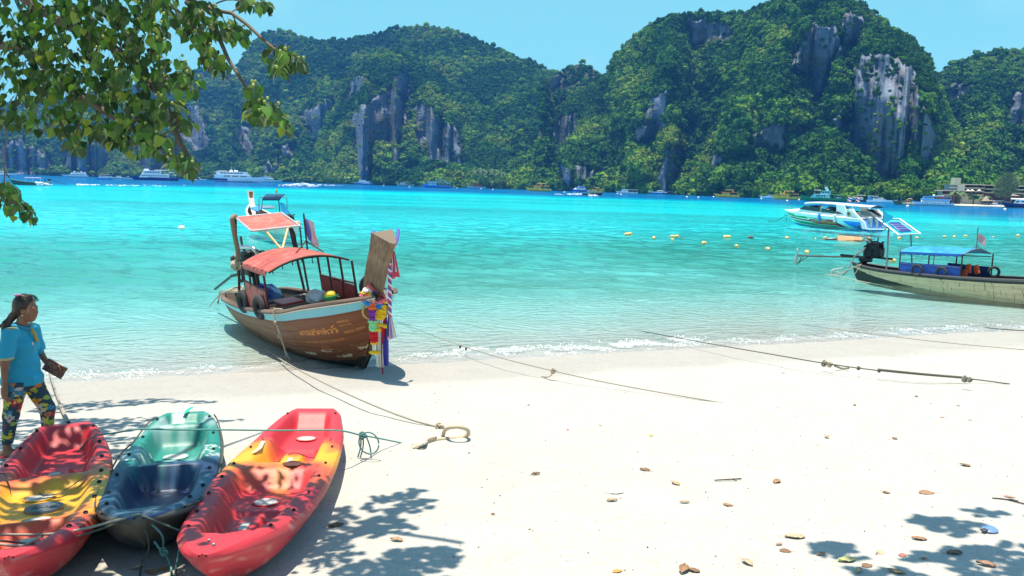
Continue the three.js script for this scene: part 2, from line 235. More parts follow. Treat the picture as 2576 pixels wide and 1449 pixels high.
// crowns: clumps of ragged lumps under a skin of leaf sprays
function crownGeo(seed, tall) {
  const R = rnd(seed), list = [], n = 20;
  for (let k = 0; k < n; k++) {
    const th = k * 2.4 + R(), q = Math.sqrt((k + 0.5) / n), r = 0.16 + 0.2 * R() ** 1.3, cx = Math.cos(th) * q * 0.86, cz = Math.sin(th) * q * 0.86, cy = tall * (0.55 + 0.5 * (1 - q * q)) + (R() - 0.5) * 0.5;
    const g = new THREE.IcosahedronGeometry(r, 1), s = R() * 50;
    warp(g, (v) => { const m = 1 + 0.5 * noise(v.x * 6 + s, v.y * 6, v.z * 6) + 0.22 * noise(v.x * 15, v.y * 15 + s, v.z * 15); v.multiplyScalar(m); v.y *= 0.8; });
    list.push(g.translate(cx, cy, cz));
    for (let m = 0; m < 22; m++) { // leaf sprays
      const a = R() * 6.28, b = Math.acos(1 - 1.5 * R()), d = r * (0.85 + 0.7 * R()), p = V(cx + Math.sin(b) * Math.cos(a) * d, cy + Math.cos(b) * d * 0.8, cz + Math.sin(b) * Math.sin(a) * d), w = 0.05 + 0.06 * R();
      const e = V(R() - 0.5, R() * 0.6 - 0.4, R() - 0.5).normalize(), f = V(R() - 0.5, R() - 0.2, R() - 0.5).cross(e).normalize();
      list.push(fan([p.clone().addScaledVector(e, -w * 1.6), p.clone().addScaledVector(f, w), p.clone().addScaledVector(e, w * 1.6), p.clone().addScaledVector(f, -w)]));
    }
  }
  const g = mg(list.map((q) => { const p = q.index ? q.toNonIndexed() : q; p.computeVertexNormals(); return p; })); g.deleteAttribute('uv');
  return g;
}
const crowns = [crownGeo(11, 0.6), crownGeo(12, 0.8), crownGeo(13, 0.45), crownGeo(14, 1.0)];
const leafMat = new THREE.MeshPhysicalMaterial({ color: 0xffffff, roughness: 0.9, specularIntensity: 0.15, side: THREE.DoubleSide });
const greens = [[0.024, 0.078, 0.012], [0.040, 0.112, 0.014], [0.058, 0.145, 0.015], [0.08, 0.17, 0.016], [0.11, 0.2, 0.018], [0.15, 0.215, 0.026]];
function scatter(name, label, places, mats = leafMat) {
  const R = rnd(77 + places.length), by = crowns.map(() => []);
  places.forEach((p) => by[p.kind ?? Math.floor(R() * crowns.length)].push(p));
  const root = new THREE.Group(); root.name = name; tag(root, label, null, null, 'stuff'); scene.add(root);
  by.forEach((l, k) => {
    if (!l.length) return; const im = new THREE.InstancedMesh(crowns[k], mats, l.length), m = new THREE.Matrix4(), q = new THREE.Quaternion(), c = new THREE.Color();
    l.forEach((p, i) => { q.setFromEuler(new THREE.Euler((R() - 0.5) * 0.3, R() * 6.28, (R() - 0.5) * 0.3)); m.compose(V(...p.at), q, V(p.w, p.h, p.w)); im.setMatrixAt(i, m); c.setRGB(...p.color); im.setColorAt(i, c); });
    im.name = 'crowns'; im.castShadow = im.receiveShadow = true; im.userData.kind = 'stuff'; root.add(im);
  });
  return root;
}
for (const { D, grid, NE, NX } of hillAt) {
  const R = rnd(100 + D.seed), places = [];
  const point = (i, j) => { const a = Math.floor(i), b = Math.floor(j), u = i - a, v = j - b, p = grid[a][b], q = grid[a + 1][b], r = grid[a][b + 1], s = grid[a + 1][b + 1]; return p.map((_, k) => lerp(lerp(p[k], q[k], u), lerp(r[k], s[k], u), v)); };
  for (let t = 0; t < D.trees * 5 && places.length < D.trees * 2.6; t++) {
    const i = R() * (NX - 0.01), j = R() * (NE - 0.01), p = point(i, j), m = p[3], e = j / NE;
    if (m > 0.25 && R() > 0.045) continue;
    const ahead = Math.max(...[[0, 3], [0, 6], [-3, 2], [3, 2], [-2, 5], [2, 5]].map(([a, b]) => (grid[clamp(Math.round(i) + a, 0, NX)][clamp(Math.round(j) + b, 0, NE)] ?? p)[3])); if (m <= 0.25 && ahead > 0.5 && R() > 0.35) continue;
    const bush = m > 0.25 || ahead > 0.5, big = R() < 0.06 && e < 0.5, w = (bush ? 1.1 + 1.3 * R() : (1.9 + 2.4 * R() ** 2) * (big ? 1.7 : 1)) * lerp(1.15, 0.85, e) * (D.back > 350 ? 1.15 : 1);
    const zone = fbm(p[0] * 0.012, p[1] * 0.02, p[2] * 0.012, 3), k = clamp(0.45 + zone * 1.1 + (R() - 0.5) * 0.75 - e * 0.25), g = greens[clamp(Math.floor(k * 6), 0, 5)], sh = 0.85 + 0.8 * R();
    places.push({ at: [p[0], p[1] - w * 0.25, p[2] + w * 0.2], w, h: w * (0.8 + 0.8 * R()), color: g.map((v) => v * sh) });
  }
  scatter('forest_' + D.name, 'dense tropical forest covering the ' + D.name.replace(/_/g, ' '), places);
}
// greener bushes crowding the foot of the hills
{
  const R = rnd(31), places = [];
  for (let px = -60; px < 2700; px += 3.2) for (let k = 0; k < 2; k++) {
    const x = px + R() * 4, d = table(shoreD, x) * (1.0 + k * 0.02 + R() * 0.015), a = dirOf(x, 470)[0], w = 2.2 + 2.6 * R();
    if (fbm(x * 0.02, 4.4, 1, 2) < -0.3 && x < 1500) continue;
    const g = greens[1 + Math.floor(R() * 4.2)];
    places.push({ at: [a * d, 0.6 + k * 3.5 * R() + w * 0.2, -d], w, h: w * (0.8 + 0.4 * R()), color: g.map((v) => v * (0.9 + 0.35 * R())) });
  }
  scatter('shore_bushes', 'bright green bushes crowding the waterline at the foot of the cliffs', places);
}
// ---------- boats out in the bay ----------
const nth = ['first', 'second', 'third', 'fourth', 'fifth', 'sixth', 'seventh', 'eighth', 'ninth', 'tenth', 'eleventh', 'twelfth', 'thirteenth', 'fourteenth', 'fifteenth', 'sixteenth', 'seventeenth', 'eighteenth', 'nineteenth', 'twentieth', 'twenty-first', 'twenty-second', 'twenty-third', 'twenty-fourth', 'twenty-fifth', 'twenty-sixth'];
const matCache = {};
const paintMat = (hex, rough = 0.45) => (matCache[hex + rough] ??= std(hex, rough));
const glassDark = new THREE.MeshPhysicalMaterial({ color: 0x10161d, roughness: 0.12, clearcoat: 0.4 });
const steel = std(0x9aa0a4, 0.35, { metalness: 0.7 }), rope = std([0.42, 0.36, 0.27], 0.9), darkRope = std([0.07, 0.08, 0.07], 0.9), rubber = std([0.03, 0.03, 0.032], 0.8);
// hull: x forward, y up from the waterline, z to the side; v runs keel to rail
function hullRows(o, N = 18, M = 9) {
  const { L, B, fb, bow = 1.5, stern = 0.75, draft = 0.4, rake = 0.12, sheerS = 1.08, flare = 0.22, x0 = -0.5 } = o, rows = [];
  for (let i = 0; i <= N; i++) {
    const t = i / N, full = Math.min(1, lerp(stern, 1, smooth(0, 0.35, t))) * Math.max(0, 1 - clamp((t - 0.5) / 0.5) ** bow), sheer = fb * (1 + (o.bowRise ?? 0.5) * clamp((t - 0.35) / 0.65) ** 2 + (sheerS - 1) * (1 - t) ** 2), row = [];
    for (let j = 0; j <= M; j++) {
      const s = j / M, y = lerp(-draft * (1 - clamp((t - 0.8) / 0.2) * 0.4), sheer, s), prof = Math.min(1, (s / 0.35) ** 0.55) * (1 - flare * (1 - s) * clamp(t * 1.3)), xx = (x0 + t) * L + rake * L * clamp((t - 0.55) / 0.45) * (s - 0.35);
      row.push([xx, y, full * prof * B / 2]);
    }
    rows.push(row);
  }
  return rows;
}
function hullGeo(o) {
  const r = hullRows(o), near = loft(r, false, (i, j) => [i / (r.length - 1), j / (r[0].length - 1)]), far = loft(r.map((q) => q.map(([x, y, z]) => [x, y, -z])), false, (i, j) => [i / (r.length - 1), j / (r[0].length - 1)]);
  const deck = loft(r.map((q) => { const p = q[q.length - 1]; return [[p[0], p[1] - o.fb * (o.well ?? 0.06), p[2] * 0.97], [p[0], p[1] - o.fb * (o.well ?? 0.06), -p[2] * 0.97]]; }));
  const tr = fan([...r[0], ...r[0].slice().reverse().map(([x, y, z]) => [x, y, -z])]);
  return { near, far, deck, transom: tr, rows: r };
}
function strip(o, s0, s1, off = 0.012) { // a painted band laid on the hull, with its own thickness
  const r = hullRows(o), out = [];
  for (const sg of [1, -1]) out.push(loft(r.map((q) => [s0, s1].map((s) => { const f = s * (q.length - 1), a = Math.floor(Math.min(f, q.length - 1.001)), p = q[a].map((v, k) => lerp(v, q[a + 1][k], f - a)); return [p[0], p[1], sg * (p[2] + off)]; }))));
  return out;
}
function deckhouse(d, parent, mats) {
  const { x0, x1, y0, y1, w, f = 0.2, b = 0.1, color } = d, h = y1 - y0, pts = [[x0, y0], [x1, y0], [x1 - f * h, y1], [x0 + b * h, y1]];
  const dh = part(d.name ?? 'deckhouse', extrude(pts, w, 0.05, -w / 2), paintMat(color), parent);
  if (d.win) { const [n, wh, wy, gap = 0.3, a0 = 0.1, a1 = 0.92] = d.win; const span = (x1 - x0) * (a1 - a0), ww = span / n * (1 - gap); for (let i = 0; i < n; i++) for (const s of [1, -1]) part('window', rbox(ww, wh, 0.05, x0 + (x1 - x0) * a0 + span * (i + 0.5) / n, wy, s * (w / 2 + 0.012), 0.02, 1), glassDark, dh); }
  if (d.roof) part('roof', rbox((x1 - x0) + (d.over ?? 0.6) - f * h, 0.14, w + 0.5, (x0 + x1 - f * h) / 2 + (d.shift ?? 0), y1 + 0.07, 0, 0.06), paintMat(d.roof), dh);
}
function sunshade(d, parent) {
  const { x0, x1, y0, y1, w, color, n = 4, sag = 0.12 } = d;
  const g = loft(lin(x0, x1, 7).map((x) => lin(-w / 2, w / 2, 5).map((z) => [x, y1 + sag * (1 - (2 * z / w) ** 2) + (d.slope ?? 0) * (x - x0), z])));
  const g2 = g.clone().translate(0, -0.08, 0), sh = part('sunshade', [g, g2, box(x1 - x0, 0.09, 0.06, (x0 + x1) / 2, y1 - 0.03, w / 2), box(x1 - x0, 0.09, 0.06, (x0 + x1) / 2, y1 - 0.03, -w / 2)], paintMat(color), parent);
  for (let i = 0; i < n; i++) for (const s of [1, -1]) { const x = lerp(x0 + 0.15, x1 - 0.15, i / (n - 1)); part('post', bar([x, y0, s * w * 0.46], [x, y1, s * w * 0.46], d.r ?? 0.05), paintMat(d.postColor ?? 0xe8e8e4), sh); }
}
function rail(x0, x1, y, w, h, parent, n = 7) { const l = []; for (const s of [1, -1]) { l.push(bar([x0, y + h, s * w / 2], [x1, y + h, s * w / 2], 0.03), bar([x0, y + h * 0.5, s * w / 2], [x1, y + h * 0.5, s * w / 2], 0.02)); for (let i = 0; i <= n; i++) { const x = lerp(x0, x1, i / n); l.push(bar([x, y, s * w / 2], [x, y + h, s * w / 2], 0.025)); } } part('rail', l, paintMat(0xe6e8ea), parent); }
function fendersOn(o, n, parent, R) { const r = hullRows(o); for (let i = 0; i < n; i++) { const q = r[2 + Math.floor(i * (r.length - 6) / n)], p = q[q.length - 2]; for (const s of [1, -1]) part('tyre_fender', new THREE.TorusGeometry(0.26, 0.1, 6, 12).translate(p[0], p[1] - 0.1, s * (p[2] + 0.12)), rubber, parent); } }
// builds a vessel broadside on, scaled to the length it has in the photograph
function vessel(S) {
  const t = thing(S.name, S.label, S.category ?? 'boat', [0, 0, 0], 0, S.group), h = { fb: 1.3, B: 4.4, L: 16, ...S.hull }, g = hullGeo(h);
  const hl = part('hull', [g.near, g.far, g.transom], paintMat(S.color, 0.4), t); part('deck', g.deck, paintMat(S.deck ?? 0xcfc9bb, 0.7), t);
  for (const [s0, s1, c] of S.bands ?? []) part('painted_band', strip(h, s0, s1), paintMat(c), hl);
  for (const d of S.houses ?? []) deckhouse(d, t);
  for (const d of S.shades ?? []) sunshade(d, t);
  for (const a of S.rails ?? []) rail(...a, t);
  if (S.fenders) fendersOn(h, S.fenders, t);
  for (const [x, y0, y1, r = 0.05] of S.masts ?? []) part('mast', [bar([x, y0, 0], [x, y1, 0], r, 6, r * 0.6), bar([x, lerp(y0, y1, 0.7), -0.5], [x, lerp(y0, y1, 0.7), 0.5], r * 0.5)], paintMat(0xdfe3e6), t);
  for (const [x, y, z, r] of S.domes ?? []) part('radar_dome', new THREE.SphereGeometry(r, 12, 8).translate(x, y, z), paintMat(0xf4f4f2), t);
  if (S.more) S.more(t, h);
  const [a, b, py] = S.at, mid = (a + b) / 2, p = onLevel(mid, py), dmax = table(shoreD, mid) * 0.955, k = Math.min(1, dmax / -p.z); p.multiplyScalar(1); p.x *= k; p.z *= k; p.y = 0;
  const dist = -p.z, s = (b - a) * dist / FOCAL / (h.L * (1 + (h.rake ?? 0.12) * 0.65)); t.scale.setScalar(s); t.position.copy(p);
  t.rotation.y = Math.atan2(p.x, p.z) + PI + (S.face < 0 ? PI : 0) + (S.yaw ?? 0);
  return t;
}
const W = 0xfbfcfb;
const person = (name, t, x, y, z, shirt, trousers, h = 1.65) => { // a far, small figure: one continuous body turned on a lathe-like stack with limbs
  part('body', [new THREE.SphereGeometry(0.11, 10, 8).scale(0.9, 1.15, 1).translate(x, y + h - 0.12, z), bar([x, y + h - 0.28, z], [x, y + h - 0.18, z], 0.055)], std([0.22, 0.12, 0.07]), t);
  part('shirt', [new THREE.CapsuleGeometry(0.16, 0.32, 4, 10).scale(0.75, 1, 1.15).translate(x, y + h * 0.68, z), bar([x, y + h * 0.8, z + 0.2], [x + 0.16, y + h * 0.55, z + 0.25], 0.055, 6, 0.045), bar([x, y + h * 0.8, z - 0.2], [x + 0.1, y + h * 0.53, z - 0.25], 0.055, 6, 0.045)], paintMat(shirt, 0.8), t);
  part('trousers', [bar([x, y + h * 0.52, z + 0.09], [x + 0.06, y, z + 0.12], 0.1, 7, 0.06), bar([x, y + h * 0.52, z - 0.09], [x - 0.06, y, z - 0.12], 0.1, 7, 0.06)], paintMat(trousers, 0.8), t);
};
vessel({ name: 'white_ferry', label: 'large white two deck ferry with navy blue stern quarter', category: 'ferry', at: [536, 665, 458], face: 1, color: W, hull: { L: 34, B: 8, fb: 3, bow: 2.2, rake: 0.16, bowRise: 0.55 }, bands: [[0.93, 0.99, 0xd8e2ea]],
  houses: [{ x0: -16, x1: 9.5, y0: 2.9, y1: 5.0, w: 7, color: W, f: 0.9, b: -0.4, win: [9, 0.75, 4.1, 0.12, 0.22, 0.9], roof: W, over: 2 }, { x0: -14.8, x1: 7.5, y0: 5.1, y1: 7.1, w: 6.4, color: W, f: 1.1, b: -0.5, win: [7, 0.7, 6.2, 0.15, 0.1, 0.8], roof: W, over: 2.4 }, { x0: -6.5, x1: -3.6, y0: 7.2, y1: 8.6, w: 4, color: W, f: 0.5, b: 0.4 }],
  shades: [{ x0: -14.5, x1: -8, y0: 7.2, y1: 7.7, w: 5, color: W, n: 3 }], domes: [[-2.4, 8.0, 0, 0.7], [-1.0, 7.9, 0.6, 0.6]], masts: [[-5, 8.5, 11.3, 0.12]],
  more: (t, h) => { const q = { ...h }; const r = hullRows(q).slice(0, 6); for (const s of [1, -1]) part('navy_quarter', loft(r.map((c) => c.slice(3, 8).map(([x, y, z]) => [x, y, s * (z + 0.03)]))), paintMat(0x12268a), t); for (let i = 0; i < 11; i++) part('porthole', new THREE.CylinderGeometry(0.22, 0.22, 0.1, 10).rotateX(PI / 2).translate(-6 + i * 1.5, 1.5, 4.0 - Math.max(0, i - 5) * 0.06), glassDark, t); for (let i = 0; i < 4; i++) part('slanted_pillar', extrude([[0, 0], [1.1, 0], [2.6, 2.1], [1.5, 2.1]], 0.3, 0.03, 3.45).translate(-12 + i * 5.6, 2.95, 0), paintMat(W), t); } });
vessel({ name: 'blue_hulled_ferry', label: 'navy hulled ferry with white upper decks and rows of dark windows', category: 'ferry', at: [333, 449, 452.5], face: -1, color: 0x14267c, hull: { L: 30, B: 7, fb: 1.7, bow: 2, rake: 0.14, bowRise: 0.6 },
  houses: [{ x0: -9, x1: 10.5, y0: 1.6, y1: 4.1, w: 6.4, color: W, f: 0.7, b: 0.1, win: [14, 0.7, 2.9, 0.35, 0.06, 0.93] }, { x0: -4, x1: 9, y0: 4.15, y1: 6.3, w: 5.8, color: W, f: 0.8, b: 0.2, win: [6, 0.8, 5.3, 0.3, 0.08, 0.85], roof: W }, { x0: 4, x1: 7.5, y0: 6.4, y1: 7.5, w: 4.5, color: W, f: 0.6 }],
  shades: [{ x0: -13.5, x1: -4.5, y0: 1.6, y1: 3.6, w: 6, color: W, n: 4 }, { x0: -12, x1: -4, y0: 3.8, y1: 5.5, w: 5.6, color: W, n: 4 }, { x0: -9, x1: 0, y0: 5.7, y1: 6.9, w: 4.6, color: W, n: 3 }], masts: [[4.5, 7.4, 9.8, 0.08]], rails: [[-13, -5, 1.7, 6, 0.9]] });
vessel({ name: 'white_cruiser', label: 'white three tier cruise boat at anchor left of the navy ferry', category: 'ferry', at: [160, 223, 445], face: -1, color: 0xe4eaee, hull: { L: 26, B: 6.4, fb: 1.8, bow: 2, rake: 0.2 }, houses: [{ x0: -11, x1: 7, y0: 1.7, y1: 3.6, w: 5.8, color: W, f: 0.9, b: -0.2, win: [5, 0.5, 2.7, 0.1], roof: W, over: 1 }, { x0: -10, x1: 5.5, y0: 3.7, y1: 5.4, w: 5.2, color: W, f: 0.9, b: -0.2, win: [4, 0.5, 4.6, 0.1], roof: W, over: 1 }], domes: [[1.5, 6.1, 0, 0.6], [-5.5, 6, 0, 0.5]] });
vessel({ name: 'white_yacht', label: 'small white motor yacht cut off by the left edge of the photo', category: 'yacht', at: [-20, 41, 441], face: 1, color: W, hull: { L: 14, B: 4, fb: 1.2, rake: 0.2 }, houses: [{ x0: -6, x1: 2.5, y0: 1.2, y1: 2.5, w: 3.2, color: W, f: 1.4, win: [3, 0.5, 1.9, 0.15] }], masts: [[-1, 2.4, 3.6]] });
vessel({ name: 'tour_boat', label: 'small sky blue tour boat with white cabin left of the navy ferry', at: [243, 281, 451], face: -1, color: 0x2e9be0, hull: { L: 13, B: 4, fb: 1.3 }, houses: [{ x0: -3.5, x1: 4.4, y0: 1.2, y1: 3.1, w: 3.4, color: W, f: 0.2, win: [4, 0.7, 2.3, 0.4] }], shades: [{ x0: -4.5, x1: 3.5, y0: 3.1, y1: 4.6, w: 3.4, color: 0xd7b9a8, n: 3 }, { x0: -6.2, x1: -3.4, y0: 1.3, y1: 2.9, w: 3.2, color: W, n: 2 }] });
vessel({ name: 'flat_launch', label: 'long low white launch moored between the blue tour boat and navy ferry', at: [277, 322, 449], face: -1, color: 0xe3e8e6, hull: { L: 15, B: 3.6, fb: 1.0 }, houses: [{ x0: -2, x1: 3, y0: 1, y1: 2.1, w: 2.8, color: W, f: 1, win: [3, 0.4, 1.6, 0.2] }] });
vessel({ name: 'canopy_launch', label: 'white launch with a long canopy moored at the navy ferry bow', at: [312, 340, 450], face: -1, color: 0xdfe4e2, hull: { L: 11, B: 3.4, fb: 0.9 }, shades: [{ x0: -4.6, x1: 2.5, y0: 0.9, y1: 2.6, w: 3, color: W, n: 3 }] });
vessel({ name: 'white_speedboat', label: 'low white speedboat between the navy ferry and the white ferry', category: 'speedboat', at: [484, 519, 453], face: 1, color: W, hull: { L: 12, B: 3.2, fb: 0.9, rake: 0.2 }, houses: [{ x0: -3, x1: 1.5, y0: 0.9, y1: 1.7, w: 2.4, color: W, f: 1.2, win: [2, 0.35, 1.3, 0.1] }], shades: [{ x0: -4.5, x1: 0.5, y0: 1, y1: 2.3, w: 2.6, color: W, n: 3 }] });
vessel({ name: 'white_yacht', label: 'small white yacht with pale aqua hull beside the white ferry bow', category: 'yacht', at: [655, 709, 458], face: 1, color: 0xa9dcd8, hull: { L: 17, B: 4.8, fb: 1.4, rake: 0.18 }, houses: [{ x0: -7.5, x1: 3.5, y0: 1.4, y1: 3.0, w: 4.2, color: W, f: 1.2, b: -0.3, win: [3, 0.5, 2.3, 0.1], roof: W, over: 1 }, { x0: -6, x1: 1.5, y0: 3.1, y1: 4.4, w: 3.6, color: W, f: 1.2, b: -0.4, win: [2, 0.45, 3.9, 0.1], roof: W, over: 1.2 }], masts: [[-4.6, 4.6, 6.6, 0.09]], domes: [[-4.6, 5.1, 0, 0.4]] });
vessel({ name: 'dive_boat', label: 'white and blue two deck boat left of the grey spur cliffs', at: [892, 938, 463.5], face: -1, color: 0x2c6fc4, hull: { L: 17, B: 4.6, fb: 1.2, bowRise: 0.9 }, bands: [[0.8, 0.98, W]], houses: [{ x0: -5.5, x1: 5, y0: 1.2, y1: 2.8, w: 4, color: W, f: 0.4, win: [5, 0.5, 2.1, 0.4] }, { x0: -2, x1: 5, y0: 2.85, y1: 4.2, w: 3.6, color: W, f: 0.3, roof: 0x4d9fd8 }], shades: [{ x0: -8, x1: -4, y0: 1.3, y1: 2.9, w: 4, color: 0x4da3de, n: 3 }], masts: [[-2, 4.2, 5.6]] });
vessel({ name: 'trawler', label: 'grey green wooden boat with blue awning under the grey cliffs', at: [997, 1043, 467.5], face: -1, color: 0x9fb6ad, hull: { L: 17, B: 4.6, fb: 1.4, bowRise: 0.9 }, houses: [{ x0: 0.5, x1: 5.5, y0: 1.4, y1: 3.3, w: 3.6, color: 0xdfe6e4, f: 0.15, win: [3, 0.5, 2.6, 0.4], roof: 0xa35a3c }], shades: [{ x0: -7.5, x1: 0.3, y0: 1.3, y1: 3.0, w: 3.8, color: 0x2c73b8, n: 4 }], masts: [[1.5, 3.3, 6, 0.08]] });
vessel({ name: 'blue_passenger_boat', label: 'bright blue passenger boat with open upper deck and blue roofs', at: [1062, 1138, 471], face: -1, color: 0x2f86d8, hull: { L: 22, B: 5.4, fb: 1.5, bowRise: 1.0 }, bands: [[0.72, 0.8, 0x8fcdf0]], fenders: 4, houses: [{ x0: 0.5, x1: 7, y0: 1.5, y1: 4.2, w: 4.6, color: 0x9fd4ec, f: 0.1, win: [3, 0.8, 3.1, 0.5], roof: 0x3e9fe0, over: 1.4 }], shades: [{ x0: -10, x1: 0.8, y0: 1.4, y1: 3.3, w: 4.6, color: 0x3aa0e4, n: 6 }, { x0: -6.2, x1: 0.6, y0: 3.4, y1: 5.6, w: 4.2, color: 0x41b4ea, n: 5 }], rails: [[-10, 8, 3.4, 4.5, 0.8]], masts: [[-9.8, 1.5, 4], [7.5, 2.5, 5.6]] });
vessel({ name: 'cabin_boat', label: 'pale blue boat carrying a brown wooden cabin near the palm grove', at: [1174, 1224, 473], face: -1, color: 0xa8c9de, hull: { L: 19, B: 4.8, fb: 1.2, bowRise: 0.9 }, fenders: 3, houses: [{ x0: -4.5, x1: 4, y0: 1.2, y1: 3.2, w: 4, color: 0xb4581e, f: 0.1, win: [4, 0.6, 2.3, 0.5], roof: 0x6f3314, over: 1.5 }, { x0: -0.5, x1: 3.8, y0: 3.4, y1: 5, w: 3.2, color: 0x8f3e18, f: 0.1, win: [2, 0.5, 4.3, 0.5], roof: 0x9d431a }], masts: [[-7, 1.2, 4]] });
const yellowBoat = (label, at, face, roofs, up) => vessel({ name: 'yellow_dive_boat', label, at, face, group: 'yellow dive boats', color: 0xffca3a, hull: { L: 18, B: 4.8, fb: 1.5, bowRise: 0.8, well: 0.3 }, bands: [[0.94, 0.99, 0xf0c04a]], fenders: 3, deck: 0xb07a20,
  houses: [{ x0: -1.5, x1: 4.2, y0: 1.4, y1: 3.4, w: 4, color: 0xffd050, f: 0.35, win: [3, 0.7, 2.6, 0.4, 0.1, 0.8] }, { x0: up, x1: up + 1.6, y0: 3.7, y1: 5.2, w: 2.6, color: 0xe9b02a, f: 0.6 }], shades: [{ x0: -7.5, x1: 5, y0: 1.4, y1: 3.5, w: 4.4, color: roofs, n: 6, postColor: 0xe0a01c }, { x0: -4.5, x1: 1.8, y0: 3.7, y1: 5.4, w: 3.4, color: 0xf0cf86, n: 3, postColor: 0xe8b430 }], rails: [[-8, -2, 1.5, 4.3, 0.6]] });
yellowBoat('yellow dive boat with orange roof, leftmost of the yellow boats', [1323, 1389, 480], -1, 0xf07a10, -2);
yellowBoat('yellow boat with orange roof hidden partly by the passing longtail', [1476, 1520, 484], -1, 0xf27c14, -2.4);
yellowBoat('yellow boat with red trimmed roof and dark open stern', [1798, 1861, 495.5], -1, 0xd05a1c, -4.6);
yellowBoat('all yellow boat with yellow roof moored by the green boat', [1944, 2014, 500.5], -1, 0xf0a810, 1.2);
vessel({ name: 'blue_white_boat', label: 'white boat with deep blue hull and blue windows beside a yellow boat', at: [1436, 1480, 481], face: -1, yaw: 0.3, color: 0x1c4fc0, hull: { L: 16, B: 4.6, fb: 1.3 }, houses: [{ x0: -5.5, x1: 4.5, y0: 1.3, y1: 3.2, w: 4, color: W, f: 0.2, win: [5, 0.6, 2.4, 0.4] }, { x0: -4.5, x1: 1.5, y0: 3.25, y1: 4.9, w: 3.6, color: 0x5aa3dc, f: 0.2, win: [3, 0.6, 4.2, 0.4], roof: W }, { x0: 3.6, x1: 6, y0: 1.5, y1: 2.4, w: 3, color: W, f: 0.5 }], masts: [[-3.5, 5, 8]] });
vessel({ name: 'awning_boat', label: 'white boat with long pale awning and dark blue waterline', at: [1551, 1606, 487], face: -1, color: 0xdce9f2, hull: { L: 18, B: 4.8, fb: 1.4 }, bands: [[0.3, 0.5, 0x1d3f9a]], fenders: 2, houses: [{ x0: -0.5, x1: 5.5, y0: 1.4, y1: 3.6, w: 4, color: W, f: 0.3, win: [4, 0.6, 2.8, 0.4, 0.1, 0.7], roof: 0xb7d2da, over: 0.8 }], shades: [{ x0: -8.8, x1: 0.4, y0: 1.4, y1: 3.4, w: 4.2, color: 0xa8cbe0, n: 5 }], masts: [[3, 3.7, 7.5, 0.04], [-8, 2, 5]] });
vessel({ name: 'white_speedboat', label: 'white sports boat with blue stripe beside the pale limestone outcrop', category: 'speedboat', at: [1634, 1680, 487], face: -1, color: 0x2f62c4, hull: { L: 12, B: 3.2, fb: 1.1, rake: 0.24 }, bands: [[0.62, 0.99, W]], houses: [{ x0: -3.4, x1: 2.6, y0: 1.1, y1: 2.2, w: 2.7, color: W, f: 1.5, win: [3, 0.4, 1.7, 0.1] }], masts: [[-3, 2, 3.3]] });
vessel({ name: 'white_speedboat', label: 'white cabin speedboat just left of the all yellow boat', category: 'speedboat', at: [1911, 1952, 497.5], face: -1, color: W, hull: { L: 12, B: 3.3, fb: 1.1, rake: 0.22 }, houses: [{ x0: -4.5, x1: 1.6, y0: 1.1, y1: 2.3, w: 2.8, color: W, f: 1.1, win: [3, 0.5, 1.75, 0.1], roof: W, over: 0.4 }] });
vessel({ name: 'green_boat', label: 'green hulled boat with aqua cabin and white flybridge', at: [2016, 2130, 505], face: -1, color: 0x168a50, hull: { L: 26, B: 5.6, fb: 1.7, bowRise: 0.9, rake: 0.1 }, fenders: 2,
  houses: [{ x0: -3, x1: 8, y0: 1.7, y1: 3.9, w: 4.8, color: 0x7fd6d2, f: 0.9, win: [4, 0.8, 2.9, 0.3, 0.2, 0.72] }, { x0: -3.5, x1: 2, y0: 4.0, y1: 5.9, w: 4, color: 0x9adfdc, f: 0.3, win: [3, 0.8, 5.1, 0.3], roof: 0x3fbf8a, over: 0.8 }, { x0: -2.4, x1: -0.8, y0: 6.1, y1: 8.2, w: 3.2, color: W, f: -0.5, b: 0.5 }], shades: [{ x0: 2.2, x1: 6, y0: 4.0, y1: 6.3, w: 3.4, color: W, n: 2 }, { x0: -10.5, x1: -3.2, y0: 1.6, y1: 3.7, w: 4.6, color: 0x3fae86, n: 4 }], masts: [[-1.2, 8, 9.4]] });
vessel({ name: 'white_speedboat', label: 'small white speedboat moored behind the green boat stern', category: 'speedboat', at: [2090, 2120, 502], face: -1, color: W, hull: { L: 10, B: 3, fb: 1, rake: 0.2 }, houses: [{ x0: -4, x1: 1.6, y0: 1, y1: 2.1, w: 2.5, color: W, f: 1, win: [3, 0.4, 1.6, 0.2], roof: W }] });
vessel({ name: 'green_boat', label: 'dark green and white boat behind the two flags of the speedboat', at: [2128, 2192, 507], face: -1, color: 0x2a5a30, hull: { L: 18, B: 4.6, fb: 1.5, bowRise: 0.8 }, houses: [{ x0: -3, x1: 5, y0: 1.5, y1: 3.2, w: 3.8, color: 0xdbe9ea, f: 0.5, win: [3, 0.6, 2.4, 0.3] }], shades: [{ x0: -4.5, x1: 2.2, y0: 3.2, y1: 4.8, w: 3.4, color: W, n: 3 }] });
vessel({ name: 'white_speedboat', label: 'long white speedboat between the green boat and the olive wooden boat', category: 'speedboat', at: [2178, 2250, 509], face: 1, color: W, hull: { L: 14, B: 3.4, fb: 1.1, rake: 0.22 }, houses: [{ x0: -4, x1: 3.2, y0: 1.1, y1: 2.4, w: 2.8, color: W, f: 1.3, b: 0.2, win: [3, 0.4, 1.9, 0.15] }, { x0: -6.4, x1: -4.4, y0: 1, y1: 3, w: 2.4, color: 0x6fb4d8, f: 0.1 }], shades: [{ x0: -6.5, x1: -1, y0: 1.1, y1: 3.3, w: 2.8, color: 0xb8dcea, n: 3 }] });
